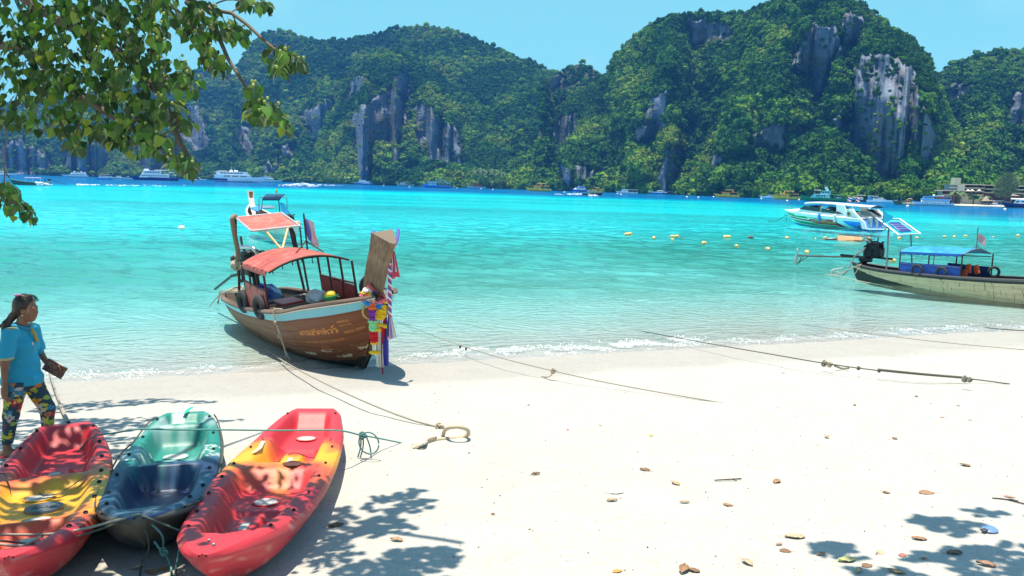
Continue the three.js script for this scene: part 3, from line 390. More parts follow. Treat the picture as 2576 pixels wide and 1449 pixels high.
vessel({ name: 'wooden_boat', label: 'olive wooden fishing boat with dark mast left of the blue passenger ferry', at: [2248, 2300, 512], face: -1, color: 0x6f6a2a, hull: { L: 13, B: 4, fb: 1.2, bowRise: 0.8, well: 0.35 }, bands: [[0.93, 1, 0x8a7f3a]], houses: [{ x0: -3.6, x1: -0.5, y0: 0.9, y1: 2.2, w: 2.4, color: 0x8c5a40, f: 0.2, win: [2, 0.4, 1.6, 0.4] }], masts: [[2, 1, 5.6, 0.09], [4, 1.4, 4, 0.05]], fenders: 2 });
vessel({ name: 'wooden_boat', label: 'little orange cabin boat half hidden behind the olive boat', at: [2272, 2302, 507], face: -1, color: 0xb98a44, hull: { L: 9, B: 3, fb: 1.1 }, shades: [{ x0: -3, x1: 2.6, y0: 1, y1: 2.4, w: 2.6, color: 0xd98a44, n: 3 }, { x0: -2, x1: 1, y0: 2.5, y1: 3.3, w: 1.8, color: W, n: 2 }] });
vessel({ name: 'passenger_ferry', label: 'sky blue and white passenger ferry with orange life jackets hung amidships', category: 'ferry', at: [2300, 2398, 515.5], face: -1, yaw: 0.12, color: 0xe6eef2, hull: { L: 24, B: 5.6, fb: 1.5, bowRise: 0.6, rake: 0.14 }, bands: [[0.86, 0.99, 0x63b4ea]], fenders: 5,
  houses: [{ x0: -9, x1: 8, y0: 1.5, y1: 3.1, w: 5, color: 0xeaf2f6, f: 0.4, b: 0.1, win: [13, 0.45, 2.5, 0.35, 0.05, 0.93] }, { x0: 0.5, x1: 7, y0: 4.0, y1: 5.6, w: 4.4, color: 0x6fc0f0, f: 0.4, win: [5, 0.6, 4.8, 0.35], roof: 0x58b0ea }], shades: [{ x0: -10, x1: 0.8, y0: 3.1, y1: 5.6, w: 5, color: 0x55b1ec, n: 6 }, { x0: -5.5, x1: -1, y0: 5.8, y1: 6.1, w: 3, color: W, n: 2 }], rails: [[-10, 8, 3.1, 5, 0.9]],
  more: (t) => { part('upper_side_panel', [box(17.5, 0.85, 0.06, -0.8, 3.55, 2.56), box(17.5, 0.85, 0.06, -0.8, 3.55, -2.56)], paintMat(0x62b6ec), t); const R = rnd(9); for (let i = 0; i < 14; i++) part('life_jacket', rbox(0.42, 0.6, 0.25, -8 + i * 0.72 + 0.2 * R(), 4.5 + 0.35 * R() - (i % 5 === 0 ? 0.9 : 0), 2.66, 0.1, 1), paintMat(0xf0481c, 0.7), t); part('water_tank', new THREE.SphereGeometry(0.7, 12, 8).scale(1.2, 0.8, 1).translate(0.4, 6.3, 0), paintMat(W), t); } });
vessel({ name: 'inflatable_dinghy', label: 'small orange and cream dinghy floating in front of the hotel beach', category: 'dinghy', at: [2424, 2454, 515.5], face: 1, color: 0xe8a860, hull: { L: 5, B: 1.8, fb: 0.6, well: 0.5, bow: 3 }, bands: [[0.85, 1, 0xe2d2b4]] });
vessel({ name: 'white_skiff', label: 'flat white skiff drawn up at the hotel beach', category: 'skiff', at: [2396, 2426, 511.5], face: -1, color: 0xe9ecec, hull: { L: 8, B: 2, fb: 0.6, well: 0.4 } });
vessel({ name: 'blue_speedboat', label: 'bright blue speedboat with long white roof off the hotel beach', category: 'speedboat', at: [2476, 2543, 518.5], face: -1, color: 0x2273dd, hull: { L: 14, B: 3.4, fb: 1.2, rake: 0.2, bowRise: 0.4 }, bands: [[0.9, 1, W]], shades: [{ x0: -5.8, x1: 2.6, y0: 1.2, y1: 2.6, w: 3, color: W, n: 5 }, { x0: -3, x1: 2, y0: 2.8, y1: 3.2, w: 2, color: W, n: 2 }], houses: [{ x0: 0, x1: 3.6, y0: 1.1, y1: 1.9, w: 2.6, color: W, f: 1.6 }] });
vessel({ name: 'navy_cabin_boat', label: 'navy hulled boat with white cabin cut off by the right edge', at: [2528, 2606, 521], face: -1, color: 0x16225c, hull: { L: 13, B: 4.2, fb: 1.5, bowRise: 0.5, rake: 0.12 }, houses: [{ x0: -4.5, x1: 2.8, y0: 1.5, y1: 3.2, w: 3.4, color: W, f: 0.5, win: [3, 0.6, 2.4, 0.4] }], shades: [{ x0: -5.2, x1: 4, y0: 1.6, y1: 3.5, w: 3.6, color: W, n: 3, sag: 0.4 }] });
vessel({ name: 'dark_dinghy', label: 'dark little dinghy moored by the red trimmed yellow boat bow', category: 'dinghy', at: [1777, 1803, 492.5], face: 1, color: 0x26303a, hull: { L: 6, B: 1.6, fb: 0.6, well: 0.5 } });
vessel({ name: 'dark_dinghy', label: 'dark flat boat under the limestone outcrop by the sports boat', category: 'dinghy', at: [1668, 1704, 488.5], face: -1, color: 0x39424c, hull: { L: 9, B: 1.8, fb: 0.5, well: 0.4, bowRise: 1 }, shades: [{ x0: -2, x1: 2, y0: 0.5, y1: 1.6, w: 1.4, color: 0x5c6a78, n: 2 }] });
vessel({ name: 'dark_dinghy', label: 'dark skiff by the rock foot right of the first yellow boat', category: 'dinghy', at: [1388, 1424, 479.5], face: -1, color: 0x3a4650, hull: { L: 9, B: 1.8, fb: 0.5, well: 0.4, bowRise: 1 } });
// moving longtails far out
function farLongtail(label, at, face, hullHex, canopyHex, manned) {
  return vessel({ name: 'distant_longtail_boat', label, category: 'longtail boat', at, face, color: hullHex, hull: { L: 9.5, B: 1.7, fb: 0.65, well: 0.45, bow: 2.4, rake: 0.1, bowRise: 1.3, stern: 0.5 }, bands: [[0.86, 1, 0xd9d2c4]], shades: [{ x0: -2.4, x1: 1.6, y0: 0.6, y1: 1.75, w: 1.4, color: canopyHex, n: 3 }],
    more: (t) => { part('prow', loft([[4.9, 1.2], [5.5, 1.9], [5.9, 2.6], [6.15, 3.2]].map(([x, y], i) => [[x - 0.28 + i * 0.03, y, 0.07], [x - 0.28, y, -0.07], [x + 0.12, y, -0.05], [x + 0.12, y, 0.05], [x - 0.28, y, 0.07]])), paintMat(0x6a3022, 0.7), t); part('engine', [rbox(0.8, 0.6, 0.5, -4.4, 1.3, 0, 0.1), bar([-4.7, 1.2, 0], [-8.6, 0.05, 0], 0.06)], paintMat(0x202022, 0.6), t); if (manned) person('helmsman', t, -3.4, 0.3, 0, 0x234a9c, 0x1c2c50); } });
}
farLongtail('distant longtail boat with standing helmsman, motoring at far left', [34, 124, 463], -1, 0x3a4f40, 0xc9a6b4, true);
farLongtail('dark longtail with a blue roll awning crossing before the yellow boat', [1462, 1516, 489.5], 1, 0x2a2420, 0x2f80c4, false);
// speeding white boat throwing spray
vessel({ name: 'white_speedboat', label: 'white speedboat coming on in a burst of spray below the forest', category: 'speedboat', at: [748, 782, 468], face: 1, yaw: -1.15, color: 0xe6eef0, hull: { L: 9, B: 3, fb: 1.2, rake: 0.2, draft: 0.1 }, houses: [{ x0: -2.5, x1: 1.8, y0: 1.1, y1: 2.1, w: 2.2, color: W, f: 1 }], shades: [{ x0: -3, x1: 1, y0: 1.2, y1: 2.7, w: 2.4, color: W, n: 2 }] });
// foam: many small froth lumps
const foamMat = new THREE.MeshStandardMaterial({ color: new THREE.Color(0.86, 0.88, 0.88), roughness: 0.8 }), bubble = new THREE.IcosahedronGeometry(1, 1);
function foam(name, label, list) {
  const m = new THREE.InstancedMesh(bubble, foamMat, list.length), M = new THREE.Matrix4(), q = new THREE.Quaternion();
  list.forEach(([x, y, z, a, h, b], i) => { M.compose(V(x, y, z), q, V(a, h, b ?? a)); m.setMatrixAt(i, M); }); m.name = numbered(name); m.castShadow = m.receiveShadow = true; scene.add(m); return tag(m, label, null, null, 'stuff');
}
function wake(px0, px1, py, h, n, seed, tail = true) { const R = rnd(seed), l = []; for (let i = 0; i < n; i++) { const t = R() ** (tail ? 1.6 : 1), p = onLevel(lerp(px0, px1, t), py + (R() - 0.5) * 2.4); if (noise(p.x * 0.16, 1.1, seed) < -0.25 + 0.5 * t - 0.2) continue; const s = (0.5 + R()) * (tail ? lerp(1, 0.55, t) : 1); l.push([p.x, R() * h * lerp(1, 0.1, t), p.z, s * 0.45, s * 0.06 + h * 0.07, s * 0.25]); } return l; }
foam('wake_foam', 'white bow wave and long wake of the far left longtail', [...wake(90, 132, 464.5, 0.9, 40, 1, false), ...wake(195, 320, 465, 0.1, 55, 2), ...wake(300, 560, 467, 0.03, 26, 12)]);
foam('spray_foam', 'burst of white spray round the speeding white boat', [...wake(765, 700, 467, 1.3, 170, 3), ...wake(772, 800, 468, 1.2, 90, 4), ...wake(800, 880, 466, 0.2, 60, 14)]);
foam('wake_foam', 'white wake trailing left behind the dark longtail', [...wake(1462, 1395, 489, 0.25, 80, 5), ...wake(1480, 1510, 492, 0.5, 36, 6, false)]);
// mooring floats far out
{
  const L = [[1210, 475], [1150, 473.5], [1420, 484], [1553, 487.5], [1562, 489.5], [1728, 496], [1757, 497], [1915, 500], [1980, 505.5], [1795, 495.5], [2283, 519], [2528, 527], [1030, 471], [965, 467], [1240, 477], [2010, 503]].sort((a, b) => a[0] - b[0]), lab = (i) => `small white mooring buoy among the far boats, ${nth[i]} from the left of sixteen`;
  const f = thing('mooring_buoy', lab(0), 'buoy', onLevel(...L[0]), 0, 'small white mooring buoys');
  part('float', new THREE.SphereGeometry(0.42, 12, 8), paintMat(0xf1efe6), f); part('ring', new THREE.TorusGeometry(0.12, 0.03, 5, 10).translate(0, 0.5, 0), steel, f);
  for (let i = 1; i < L.length; i++) { const p = onLevel(...L[i]); copy(f, lab(i), [p.x, 0, p.z]); }
}
// ---------- longtail boats near the beach ----------
const poly = (pts, r) => { const l = []; for (let i = 0; i < pts.length; i++) { l.push(new THREE.SphereGeometry(r, 8, 6).translate(...vec(pts[i]).toArray())); if (i) l.push(bar(pts[i - 1], pts[i], r)); } return l; };
function local(root, px, py, axis, val) { root.updateMatrixWorld(true); const m = root.matrixWorld.clone().invert(), o = camera.position.clone().applyMatrix4(m), v = sight(px, py).transformDirection(m); return o.addScaledVector(v, (val - o.getComponent(axis)) / v.getComponent(axis)); }
// gun / keel: tables along the boat, x from bow to stern
function longHull(P, N = 34) {
  const at = (i) => { const t = i / N, n = P.gun.length - 1, f = t * n, k = Math.min(n - 1, Math.floor(f)), idx = P.gun.map((g, q) => [q, g]); const c = (a, j) => curve(a.map((g, q) => [q, g[j]]), f); return { g: [c(P.gun, 0), c(P.gun, 1), c(P.gun, 2)], k: [c(P.keel, 0), c(P.keel, 1)], t }; };
  const pt = (i, v, sg, off = 0) => { const { g, k, t } = at(i), pf = lerp(P.bowV ?? 0.8, P.midV ?? 0.5, smooth(0, 0.4, t)); return [lerp(k[0], g[0], v ** 0.9), lerp(k[1], g[1], v ** lerp(1, 1.35, smooth(0, 0.3, t))), sg * (Math.max(0.02, g[2] * v ** pf) + off)]; };
  return { at, pt, N };
}
function buildHull(t, P, mats) {
  const H = longHull(P), { pt, N } = H, S = P.strakes ?? 6, root = t; t = new THREE.Group(); t.name = 'hull'; root.add(t); const xa = pt(N, 1, 1)[0], xb = pt(0, 1, 1)[0];
  for (const sg of [1, -1]) for (let s = 0; s < S; s++) {
    const a = s / S, b = (s + 1) / S, e = 0.006, rows = [];
    for (let i = 0; i <= N; i++) { const row = []; for (const [v, o] of [[a, 0], [a + e, 0.012], [lerp(a, b, 0.33), 0.013], [lerp(a, b, 0.66), 0.013], [b - e, 0.012], [b, 0]]) row.push([...pt(i, v, sg, o), v]); rows.push(row); }
    part('plank', loft(rows.map((r) => r.map((q) => q.slice(0, 3))), false, (i, j) => [(rows[i][j][0] - xa) / (xb - xa), rows[i][j][3]]), sg > 0 ? mats.near : mats.far, t);
  }
  const inner = []; for (const sg of [1, -1]) inner.push(loft(lin(0, N, N + 1).map((i) => lin(0.3, 1, 5).map((v) => pt(i, v, sg, -0.045)))));
  part('inner_lining', inner, mats.inside, t);
  part('bottom_boards', loft(lin(1, N - 0.5, N).map((i) => lin(-1, 1, 5).map((z) => { const p = pt(i, 0.42, 1); return [p[0], p[1], z * Math.max(0, p[2] - 0.03)]; }))), mats.inside, t);
  part('transom', fan([...lin(0, 1, 7).map((v) => pt(N, v, 1)), ...lin(1, 0, 7).map((v) => pt(N, v, -1))]), mats.rail, t);
  for (const sg of [1, -1]) {
    part('rail', loft(lin(0, N, N * 2 + 1).map((i) => { const p = pt(i, 1, sg), w = Math.min(0.07, Math.abs(p[2])); return [[p[0], p[1] - 0.03, p[2] + sg * 0.045], [p[0], p[1] + 0.035, p[2] + sg * 0.045], [p[0], p[1] + 0.04, p[2] - sg * w], [p[0], p[1] - 0.03, p[2] - sg * w], [p[0], p[1] - 0.03, p[2] + sg * 0.045]]; })), mats.rail, t);
    if (mats.band) part('painted_band', loft(lin(0, N, N + 1).map((i) => [P.band[0], lerp(P.band[0], P.band[1], 0.5), P.band[1]].map((v) => pt(i, v, sg, 0.018)))), mats.band, t);
    if (mats.line) part('painted_line', loft(lin(0, N, N + 1).map((i) => [P.band[1] + 0.002, P.band[1] + 0.03].map((v) => pt(i, v, sg, 0.02)))), mats.line, t);
  }
  return H;
}
// prow post: rows [front x, front y, back x, back y, half width]
function prow(t, rows, mat, endMat) {
  const sec = rows.map(([fx, fy, bx, by, w]) => [[fx, fy, 0], [lerp(fx, bx, 0.1), lerp(fy, by, 0.1), w * 0.28], [bx, by, w], [bx, by, -w], [lerp(fx, bx, 0.1), lerp(fy, by, 0.1), -w * 0.28], [fx, fy, 0]]);
  part('prow', loft(sec).toNonIndexed(), mat, t).geometry.computeVertexNormals();
  part('prow_end', fan(sec[sec.length - 1].slice(0, 5).map(([x, y, z]) => [x, y + 0.003, z])), endMat, t);
}
const woodTex = (c, d) => tex(256, 256, (u, v) => { const n = tnoise(u * 1, v, 8, 3) * 0.5 + tnoise(u * 0.25, v, 70, 5) * 0.7, k = clamp(0.5 + n); return [0, 1, 2].map((i) => lerp(c[i], d[i], k)); });
const greyWood = new THREE.MeshStandardMaterial({ map: woodTex([96, 82, 70], [160, 140, 118]), roughness: 0.85, side: THREE.DoubleSide }), brownWood = new THREE.MeshStandardMaterial({ map: woodTex([88, 58, 38], [138, 100, 70]), roughness: 0.75, side: THREE.DoubleSide }), darkRail = new THREE.MeshStandardMaterial({ map: woodTex([66, 52, 44], [128, 108, 92]), roughness: 0.8, side: THREE.DoubleSide }), tanWood = new THREE.MeshStandardMaterial({ map: woodTex([104, 84, 66], [148, 124, 100]), roughness: 0.8, side: THREE.DoubleSide }), darkWood = std([0.05, 0.035, 0.028], 0.8), rust = std([0.075, 0.035, 0.025], 0.65, { metalness: 0.3 });
const tarp = (a, b) => new THREE.MeshStandardMaterial({ map: tex(256, 256, (u, v) => { const k = clamp(0.5 + 0.6 * tnoise(u, v, 7, 2) + 0.5 * tnoise(u, v, 24, 6) + 0.2 * tnoise(u, v, 90, 1)); return [0, 1, 2].map((i) => lerp(a[i], b[i], k)); }), roughness: 0.6, side: THREE.DoubleSide });
const tyre = (r = 0.27, w = 0.09) => new THREE.TorusGeometry(r, w, 10, 22);
// strokes of the painted letters, in a cell one unit high
const TH = { e: [[0.1, 1, 0.1, 0.2, 0.25, 0.1, 0.3, 0.3, 0.18, 0.32]], k: [[0.05, 0, 0.05, 0.6, 0.2, 0.72, 0.05, 0.85, 0.25, 1, 0.5, 0.98, 0.6, 0.8, 0.6, 0]], r: [[0.5, 1, 0.2, 1, 0.1, 0.85, 0.45, 0.75, 0.45, 0.1, 0.3, 0.02, 0.28, 0.2, 0.42, 0.22]], o: [[0.1, 0.5, 0.1, 0.05, 0.35, 0, 0.6, 0.1, 0.62, 0.8, 0.45, 1, 0.15, 0.95, 0.08, 0.78], [0.1, 0.5, 0.28, 0.42]], t: [[0.2, 0.3, 0.3, 0.42, 0.15, 0.5, 0.08, 0.25, 0.08, 0.8, 0.2, 1, 0.34, 0.88, 0.48, 1, 0.62, 0.8, 0.62, 0]], T: [[0.08, 0.95, 0.2, 0.85, 0.2, 0, 0.55, 0.9, 0.68, 0.8, 0.68, 0]], w: [[0.1, 0.85, 0.3, 1, 0.5, 0.85, 0.5, 0.15, 0.38, 0.03, 0.3, 0.16, 0.46, 0.22]], a: [[0.05, 0.1, 0.3, 0, 0.6, 0.25]], x: [[0.1, 0, 0.1, 0.3, 0.3, 0.35, 0.5, 0.6]] };
function thaiWord(c, seq, x, y, h, lw) {
  c.lineWidth = lw; c.lineJoin = c.lineCap = 'round';
  for (const [k, dx, dy, sc, adv] of seq) { for (const s of TH[k]) { c.beginPath(); for (let i = 0; i < s.length; i += 2) c[i ? 'lineTo' : 'moveTo'](x + (s[i] * sc + dx) * h, y - (s[i + 1] * sc + dy) * h); c.stroke(); } x += adv * h; }
}
const hullPaint = canvas(2048, 768, (c, w, h) => {
  const R = rnd(21); c.fillStyle = '#74401f'; c.fillRect(0, 0, w, h);
  for (let i = 0; i < 1500; i++) { c.fillStyle = `rgba(${[['140,112,82'], ['60,32,18'], ['112,62,34'], ['112,84,58']][i % 4]},${0.05 + 0.12 * R()})`; c.fillRect(R() * w, R() * h, 20 + 190 * R(), 2 + 9 * R()); }
  for (let i = 0; i < 240; i++) { c.fillStyle = `rgba(120,110,84,${0.08 + 0.15 * R()})`; c.beginPath(); c.ellipse(R() * w * 0.75, h * (0.2 + 0.5 * R()), 20 + 60 * R(), 8 + 20 * R(), R(), 0, 7); c.fill(); }
  const X = (x) => (x + 8.6) / 10 * w;
  c.strokeStyle = '#d2842f'; thaiWord(c, [['e', 0, 0, 1, 0.42], ['k', 0, 0, 1, 0.72], ['r', 0, 0, 1, 0.62], ['o', 0, 0, 1, 0.78], ['k', 0, 0, 1, 0.1], ['a', 0, 1.15, 0.75, 0.64], ['t', 0, 0, 1, 0.8], ['T', 0, 0, 1, 0.12], ['a', 0, 1.15, 0.75, 0.68], ['w', 0, 0, 1, 0.66], ['r', 0, 0, 1, 0.05], ['x', 0, 1.15, 0.8, 0.5]], X(-1.12), h * 0.345, 45, 8);
  c.fillStyle = '#b86a26'; c.font = 'bold 40px serif'; c.fillText('GA RO KAT TOUR', X(-1.08), h * 0.465, 265);
  c.fillText('2017', X(-0.65), h * 0.56, 66); c.fillStyle = '#c8803a'; c.font = 'bold 27px sans-serif'; c.fillText('6052', X(0.34), h * 0.235, 58); c.fillText('01118', X(0.34), h * 0.285, 58); c.font = 'bold 40px serif'; c.fillText('PPO.309', X(0.32), h * 0.39, 100);
  for (let i = 0; i < 620; i++) { const y = h * (0.5 + 0.5 * R() ** 0.8), s = R(); c.fillStyle = `rgba(${s < 0.6 ? '214,190,150' : '60,34,20'},${0.5 + 0.4 * R()})`; c.beginPath(); c.ellipse(w * (0.45 + 0.55 * R()), y, 1 + 9 * R() ** 3, 1 + 3.5 * R() ** 3, 0, 0, 7); c.fill(); }
  for (const [x, y, n] of [[-1.3, 0.66, 60], [0.55, 0.66, 26], [-0.2, 0.72, 34], [0.6, 0.82, 30], [-0.6, 0.6, 14]]) for (let i = 0; i < n; i++) { c.fillStyle = '#cfc3a0'; c.beginPath(); c.ellipse(X(x) + (R() - 0.5) * 90, h * y + (R() - 0.5) * 34, 3 + 9 * R(), 2 + 5 * R(), R() * 3, 0, 7); c.fill(); }
  c.fillStyle = 'rgba(34,24,18,0.92)'; c.beginPath(); c.moveTo(0, h); for (let i = 0; i <= 60; i++) c.lineTo(w * i / 60, h * (0.8 + 0.03 * noise(i * 0.5, 2.2))); c.lineTo(w, h); c.fill();
  for (let i = 0; i < 300; i++) { c.fillStyle = `rgba(120,104,60,${0.2 + 0.4 * R()})`; c.fillRect(w * R(), h * (0.79 + 0.06 * R()), 6 + 30 * R(), 2 + 3 * R()); }
});
const mainBoat = thing('longtail_boat', 'weathered brown longtail boat with red canopies, its garlanded bow on the sand', 'longtail boat', [-2.69, 0.04, -14.96]);
mainBoat.rotation.set(0.14, 0.575 - PI / 2, 0, 'YXZ');
{
  const t = mainBoat, P = { gun: [[1.36, 1.6, 0.13], [1.02, 1.53, 0.36], [0.35, 1.42, 0.64], [-0.6, 1.25, 0.82], [-1.7, 1.03, 0.92], [-3.1, 0.86, 0.93], [-4.9, 0.68, 0.88], [-6.6, 0.58, 0.78], [-7.7, 0.46, 0.6], [-8.6, 0.42, 0.36]], keel: [[0.05, 0.03], [-0.35, -0.02], [-1.0, -0.08], [-1.8, -0.14], [-2.7, -0.2], [-3.9, -0.26], [-5.2, -0.3], [-6.5, -0.3], [-7.5, -0.25], [-8.2, -0.12]], band: [0.875, 0.965], strakes: 7, bowV: 0.75, midV: 0.42 };
  const near = new THREE.MeshStandardMaterial({ map: hullPaint, roughness: 0.62, side: THREE.DoubleSide });
  buildHull(t, P, { near, far: brownWood, inside: darkWood, rail: darkRail, band: std([0.16, 0.5, 0.6], 0.5), line: std([0.75, 0.72, 0.66], 0.6) });
  prow(t, [[0, 0, -0.3, 0, 0.05], [0.26, 0.24, -0.1, 0.3, 0.08], [0.52, 0.5, 0.15, 0.6, 0.12], [1.1, 1.28, 0.68, 1.4, 0.16], [1.33, 1.62, 0.86, 1.7, 0.15], [1.66, 2.06, 1.14, 2.1, 0.155], [1.86, 2.3, 1.4, 2.4, 0.17], [2.06, 2.5, 1.62, 2.68, 0.19]], tanWood, greyWood);
  part('bow_seal', new THREE.TorusGeometry(0.13, 0.02, 6, 20).rotateY(PI / 2 - 0.2).translate(1.16, 1.32, 0.19), std([0.5, 0.32, 0.1], 0.6), t);
  const red = tarp([206, 76, 62], [238, 120, 106]), redD = tarp([160, 66, 56], [198, 104, 92]), redPanel = tarp([150, 16, 14], [190, 34, 28]);
  // lower canopy
  const arch = (z) => 1.74 + 0.2 * (1 - (z / 0.82) ** 2);
  part('canopy', [loft(lin(-4.2, -2.25, 9).map((x) => lin(-0.82, 0.82, 13).map((z) => [x + 0.12 * -z * 0.8, arch(z) + 0.008 * noise(x * 3, z * 4), z]))), loft(lin(-4.2, -2.25, 9).map((x) => lin(-0.82, 0.82, 13).map((z) => [x + 0.12 * -z * 0.8, arch(z) - 0.012 + 0.008 * noise(x * 3, z * 4), z])))], redD, t);
  for (let i = 0; i < 6; i++) { const x0 = -4.25 + i * 0.29; part('flap', loft([[x0, 1.745, 0.81], [x0 + 0.14, 1.745, 0.83], [x0 + 0.28, 1.745, 0.81]].map(([x, y, z], k) => [[x, y, z], [x + 0.02, y - 0.06, z + 0.03], [x + 0.01, y - 0.13 + 0.02 * (k % 2), z + 0.015]])), redD, t); }
  const hoop = (x, s = 0) => tube(lin(-1, 1, 9).map((q) => [x - 0.1 * q * 0.8, arch(q * 0.82) - 0.02, q * 0.82]), 0.025, 6, 16);
  for (const x of [-4.2, -3.55, -2.9, -2.25]) part('hoop', hoop(x), rust, t);
  for (const x of [-4.2, -3.72, -3.2, -2.62]) part('post', bar([x - 0.08, 1.75, 0.82], [x - 0.03, 0.75, 0.84], 0.026), rust, t);
  for (const x of [-4.1, -3.45, -2.7, -2.02]) part('post', bar([x, 1.72, -0.82], [x, 0.85, -0.84], 0.026), rust, t);
  part('post', bar([-5.1, 1.42, -0.8], [-5.14, 0.66, -0.84], 0.026), rust, t);
  part('side_bar', [bar([-4.2, 1.36, 0.84], [-2.6, 1.3, 0.84], 0.022), bar([-4.1, 1.2, -0.83], [-2, 1.24, -0.83], 0.022)], rust, t);
  part('side_panel', loft(lin(-4.2, -2.66, 6).map((x) => [[x, 1.34, 0.84], [x, 1.1, 0.86 + 0.01 * noise(x * 5, 1)], [x, 0.72, 0.85]])), redD, t);
  for (let i = 0; i < 3; i++) { const a = -4.08 + i * 0.69, b = a + 0.64; part('side_panel', [loft(lin(a, b, 4).map((x) => [[x, 1.19, -0.82], [x, 1.0, -0.815], [x, 0.72, -0.82]])), loft(lin(a, b, 4).map((x) => [[x, 1.19, -0.845], [x, 1.0, -0.85], [x, 0.72, -0.845]]))], redPanel, t); }
  part('canopy_lining', loft(lin(-4.15, -2.3, 7).map((x) => lin(-0.78, 0.78, 11).map((z) => [x - 0.1 * z, arch(z) - 0.05 - 0.03 * Math.max(0, noise(x * 4, z * 5)), z]))), std([0.5, 0.1, 0.03], 0.8), t);
  { const l = []; const R = rnd(8); for (let i = 0; i < 6; i++) { const x = -3.9 + i * 0.25 + 0.1 * R(), z = 0.5 - i * 0.14, y = arch(z) - 0.06, d = 0.12 + 0.35 * R(); l.push(tube([[x, y, z], [x + 0.03, y - d * 0.5, z + 0.02], [x - 0.02, y - d, z]], 0.012, 5, 6)); } part('hanging_strap', l, darkRope, t); }
  // upper canopy on its tall posts
  const uc = [[-4.42, 2.38, 0.47], [-4.6, 2.32, -0.68], [-5.95, 2.55, -0.72], [-5.65, 2.62, 0.46]].map((p) => V(...p)), mixq = (u, v) => uc[0].clone().lerp(uc[3], u).lerp(uc[1].clone().lerp(uc[2], u), v);
  const sheet = (dy, s = 0) => loft(lin(0.02, 0.98, 9).map((u) => lin(0.04, 0.96, 9).map((v) => { const p = mixq(u, v); p.y += dy - 0.035 * Math.sin(u * PI) * Math.sin(v * PI) + 0.006 * noise(u * 6, v * 6); return p; })));
  part('upper_canopy', [sheet(0), sheet(-0.012)], red, t);
  part('upper_frame', poly([...uc, uc[0]], 0.024), std([0.6, 0.58, 0.56], 0.4, { metalness: 0.4 }), t);
  part('upper_post', tube([uc[3], [-5.68, 2.3, 0.5], [-5.6, 1.3, 0.6], [-5.56, 0.6, 0.72]], 0.032, 6), rust, t); part('upper_post', bar(uc[1].clone().add(V(-0.9, 0.14, -0.02)), [-5.5, 0.6, -0.86], 0.032), rust, t); part('upper_post', bar(uc[1], [-5.1, 1.42, -0.8], 0.02), rust, t);
  part('hose', tube([uc[1].clone().add(V(-0.5, 0.05, 0.1)), [-5.05, 2.1, -0.66], [-5.1, 1.85, -0.68], [-5.2, 1.62, -0.78], [-5.45, 1.5, -0.86]], 0.035, 8, 24), rubber, t);
  part('bundle', tube([uc[3].clone().add(V(0, 0.04, 0)), uc[3].clone().add(V(0.1, 0, 0.1)), uc[3].clone().add(V(0.06, -0.25, 0.1)), [-5.6, 1.75, 0.55], [-5.58, 1.6, 0.6]], 0.055, 8, 20), std([0.26, 0.17, 0.11], 0.9), t);
  part('rag', warp(new THREE.IcosahedronGeometry(0.12, 2).translate(-5.6, 1.52, 0.64), (v) => { v.multiplyScalar(1 + 0.02 * noise(v.x * 20, v.y * 14, v.z * 20)); }), std([0.4, 0.33, 0.24], 0.95), t);
  part('strut', bar([-4.5, 2.33, 0.14], [-4.1, 1.93, -0.02], 0.028), std([0.62, 0.5, 0.24], 0.6), t); part('strut', bar([-4.55, 2.31, -0.38], [-4.1, 1.93, -0.06], 0.028), std([0.62, 0.5, 0.24], 0.6), t);
  // flag on a tripod
  const fb = local(t, 741.5, 716 - 0, 2, -0.1), f0 = [-3.0, 1.96, -0.25];
  part('flag_pole', [bar(f0, [-3.06, 2.72, -0.3], 0.02), bar([-3.05, 2.14, -0.26], [-2.9, 1.93, 0.05], 0.015), bar([-3.05, 2.14, -0.26], [-2.75, 1.9, -0.5], 0.015)], rust, t);
  { const g = loft(lin(0, 1, 8).map((u) => lin(0, 1, 6).map((v) => [-3.06 + 0.18 * u * (1 - 0.3 * v), 2.66 - 0.5 * v - 0.18 * u, -0.3 - 0.16 * u + 0.03 * Math.sin(u * 7 + v * 4)]))); paint(g, (x, y, z) => { const u = clamp((x + 3.06) / 0.18); return u < 0.35 ? [0.12, 0.14, 0.5] : u < 0.7 ? [0.55, 0.55, 0.62] : [0.6, 0.35, 0.36]; }); part('flag', g, new THREE.MeshStandardMaterial({ vertexColors: true, roughness: 0.8, side: THREE.DoubleSide }), t); }
  // engine on its pivot at the stern
  const E = [], R = rnd(4), iron = std([0.03, 0.03, 0.033], 0.5, { metalness: 0.5 });
  E.push(rbox(0.75, 0.4, 0.42, -6.35, 1.32, 0.05, 0.05), rbox(0.4, 0.3, 0.36, -6.55, 1.55, 0.05, 0.05), new THREE.CylinderGeometry(0.22, 0.22, 0.1, 18).rotateX(PI / 2).translate(-5.95, 1.35, 0.1), bar([-6.3, 1.1, 0.05], [-6.5, 0.5, 0], 0.09), bar([-6.4, 1.2, 0], [-8.9, 0.8, 0], 0.05), bar([-8.9, 0.8, 0], [-11.2, 0.15, 0], 0.035));
  for (let i = 0; i < 14; i++) { const p = () => V(-6.7 + 0.8 * R(), 1.2 + 0.55 * R(), -0.15 + 0.45 * R()); E.push(tube([p(), p(), p()], 0.016 + 0.02 * R(), 6, 8)); }
  part('engine', E, iron, t);
  part('exhaust_pipe', tube([[-6.6, 1.6, 0.35], [-6.55, 1.78, 0.3], [-6.3, 1.82, 0.15], [-6.05, 1.78, 0.05], [-5.95, 1.55, 0]], 0.055, 8, 24), std([0.6, 0.6, 0.62], 0.22, { metalness: 0.9 }), t);
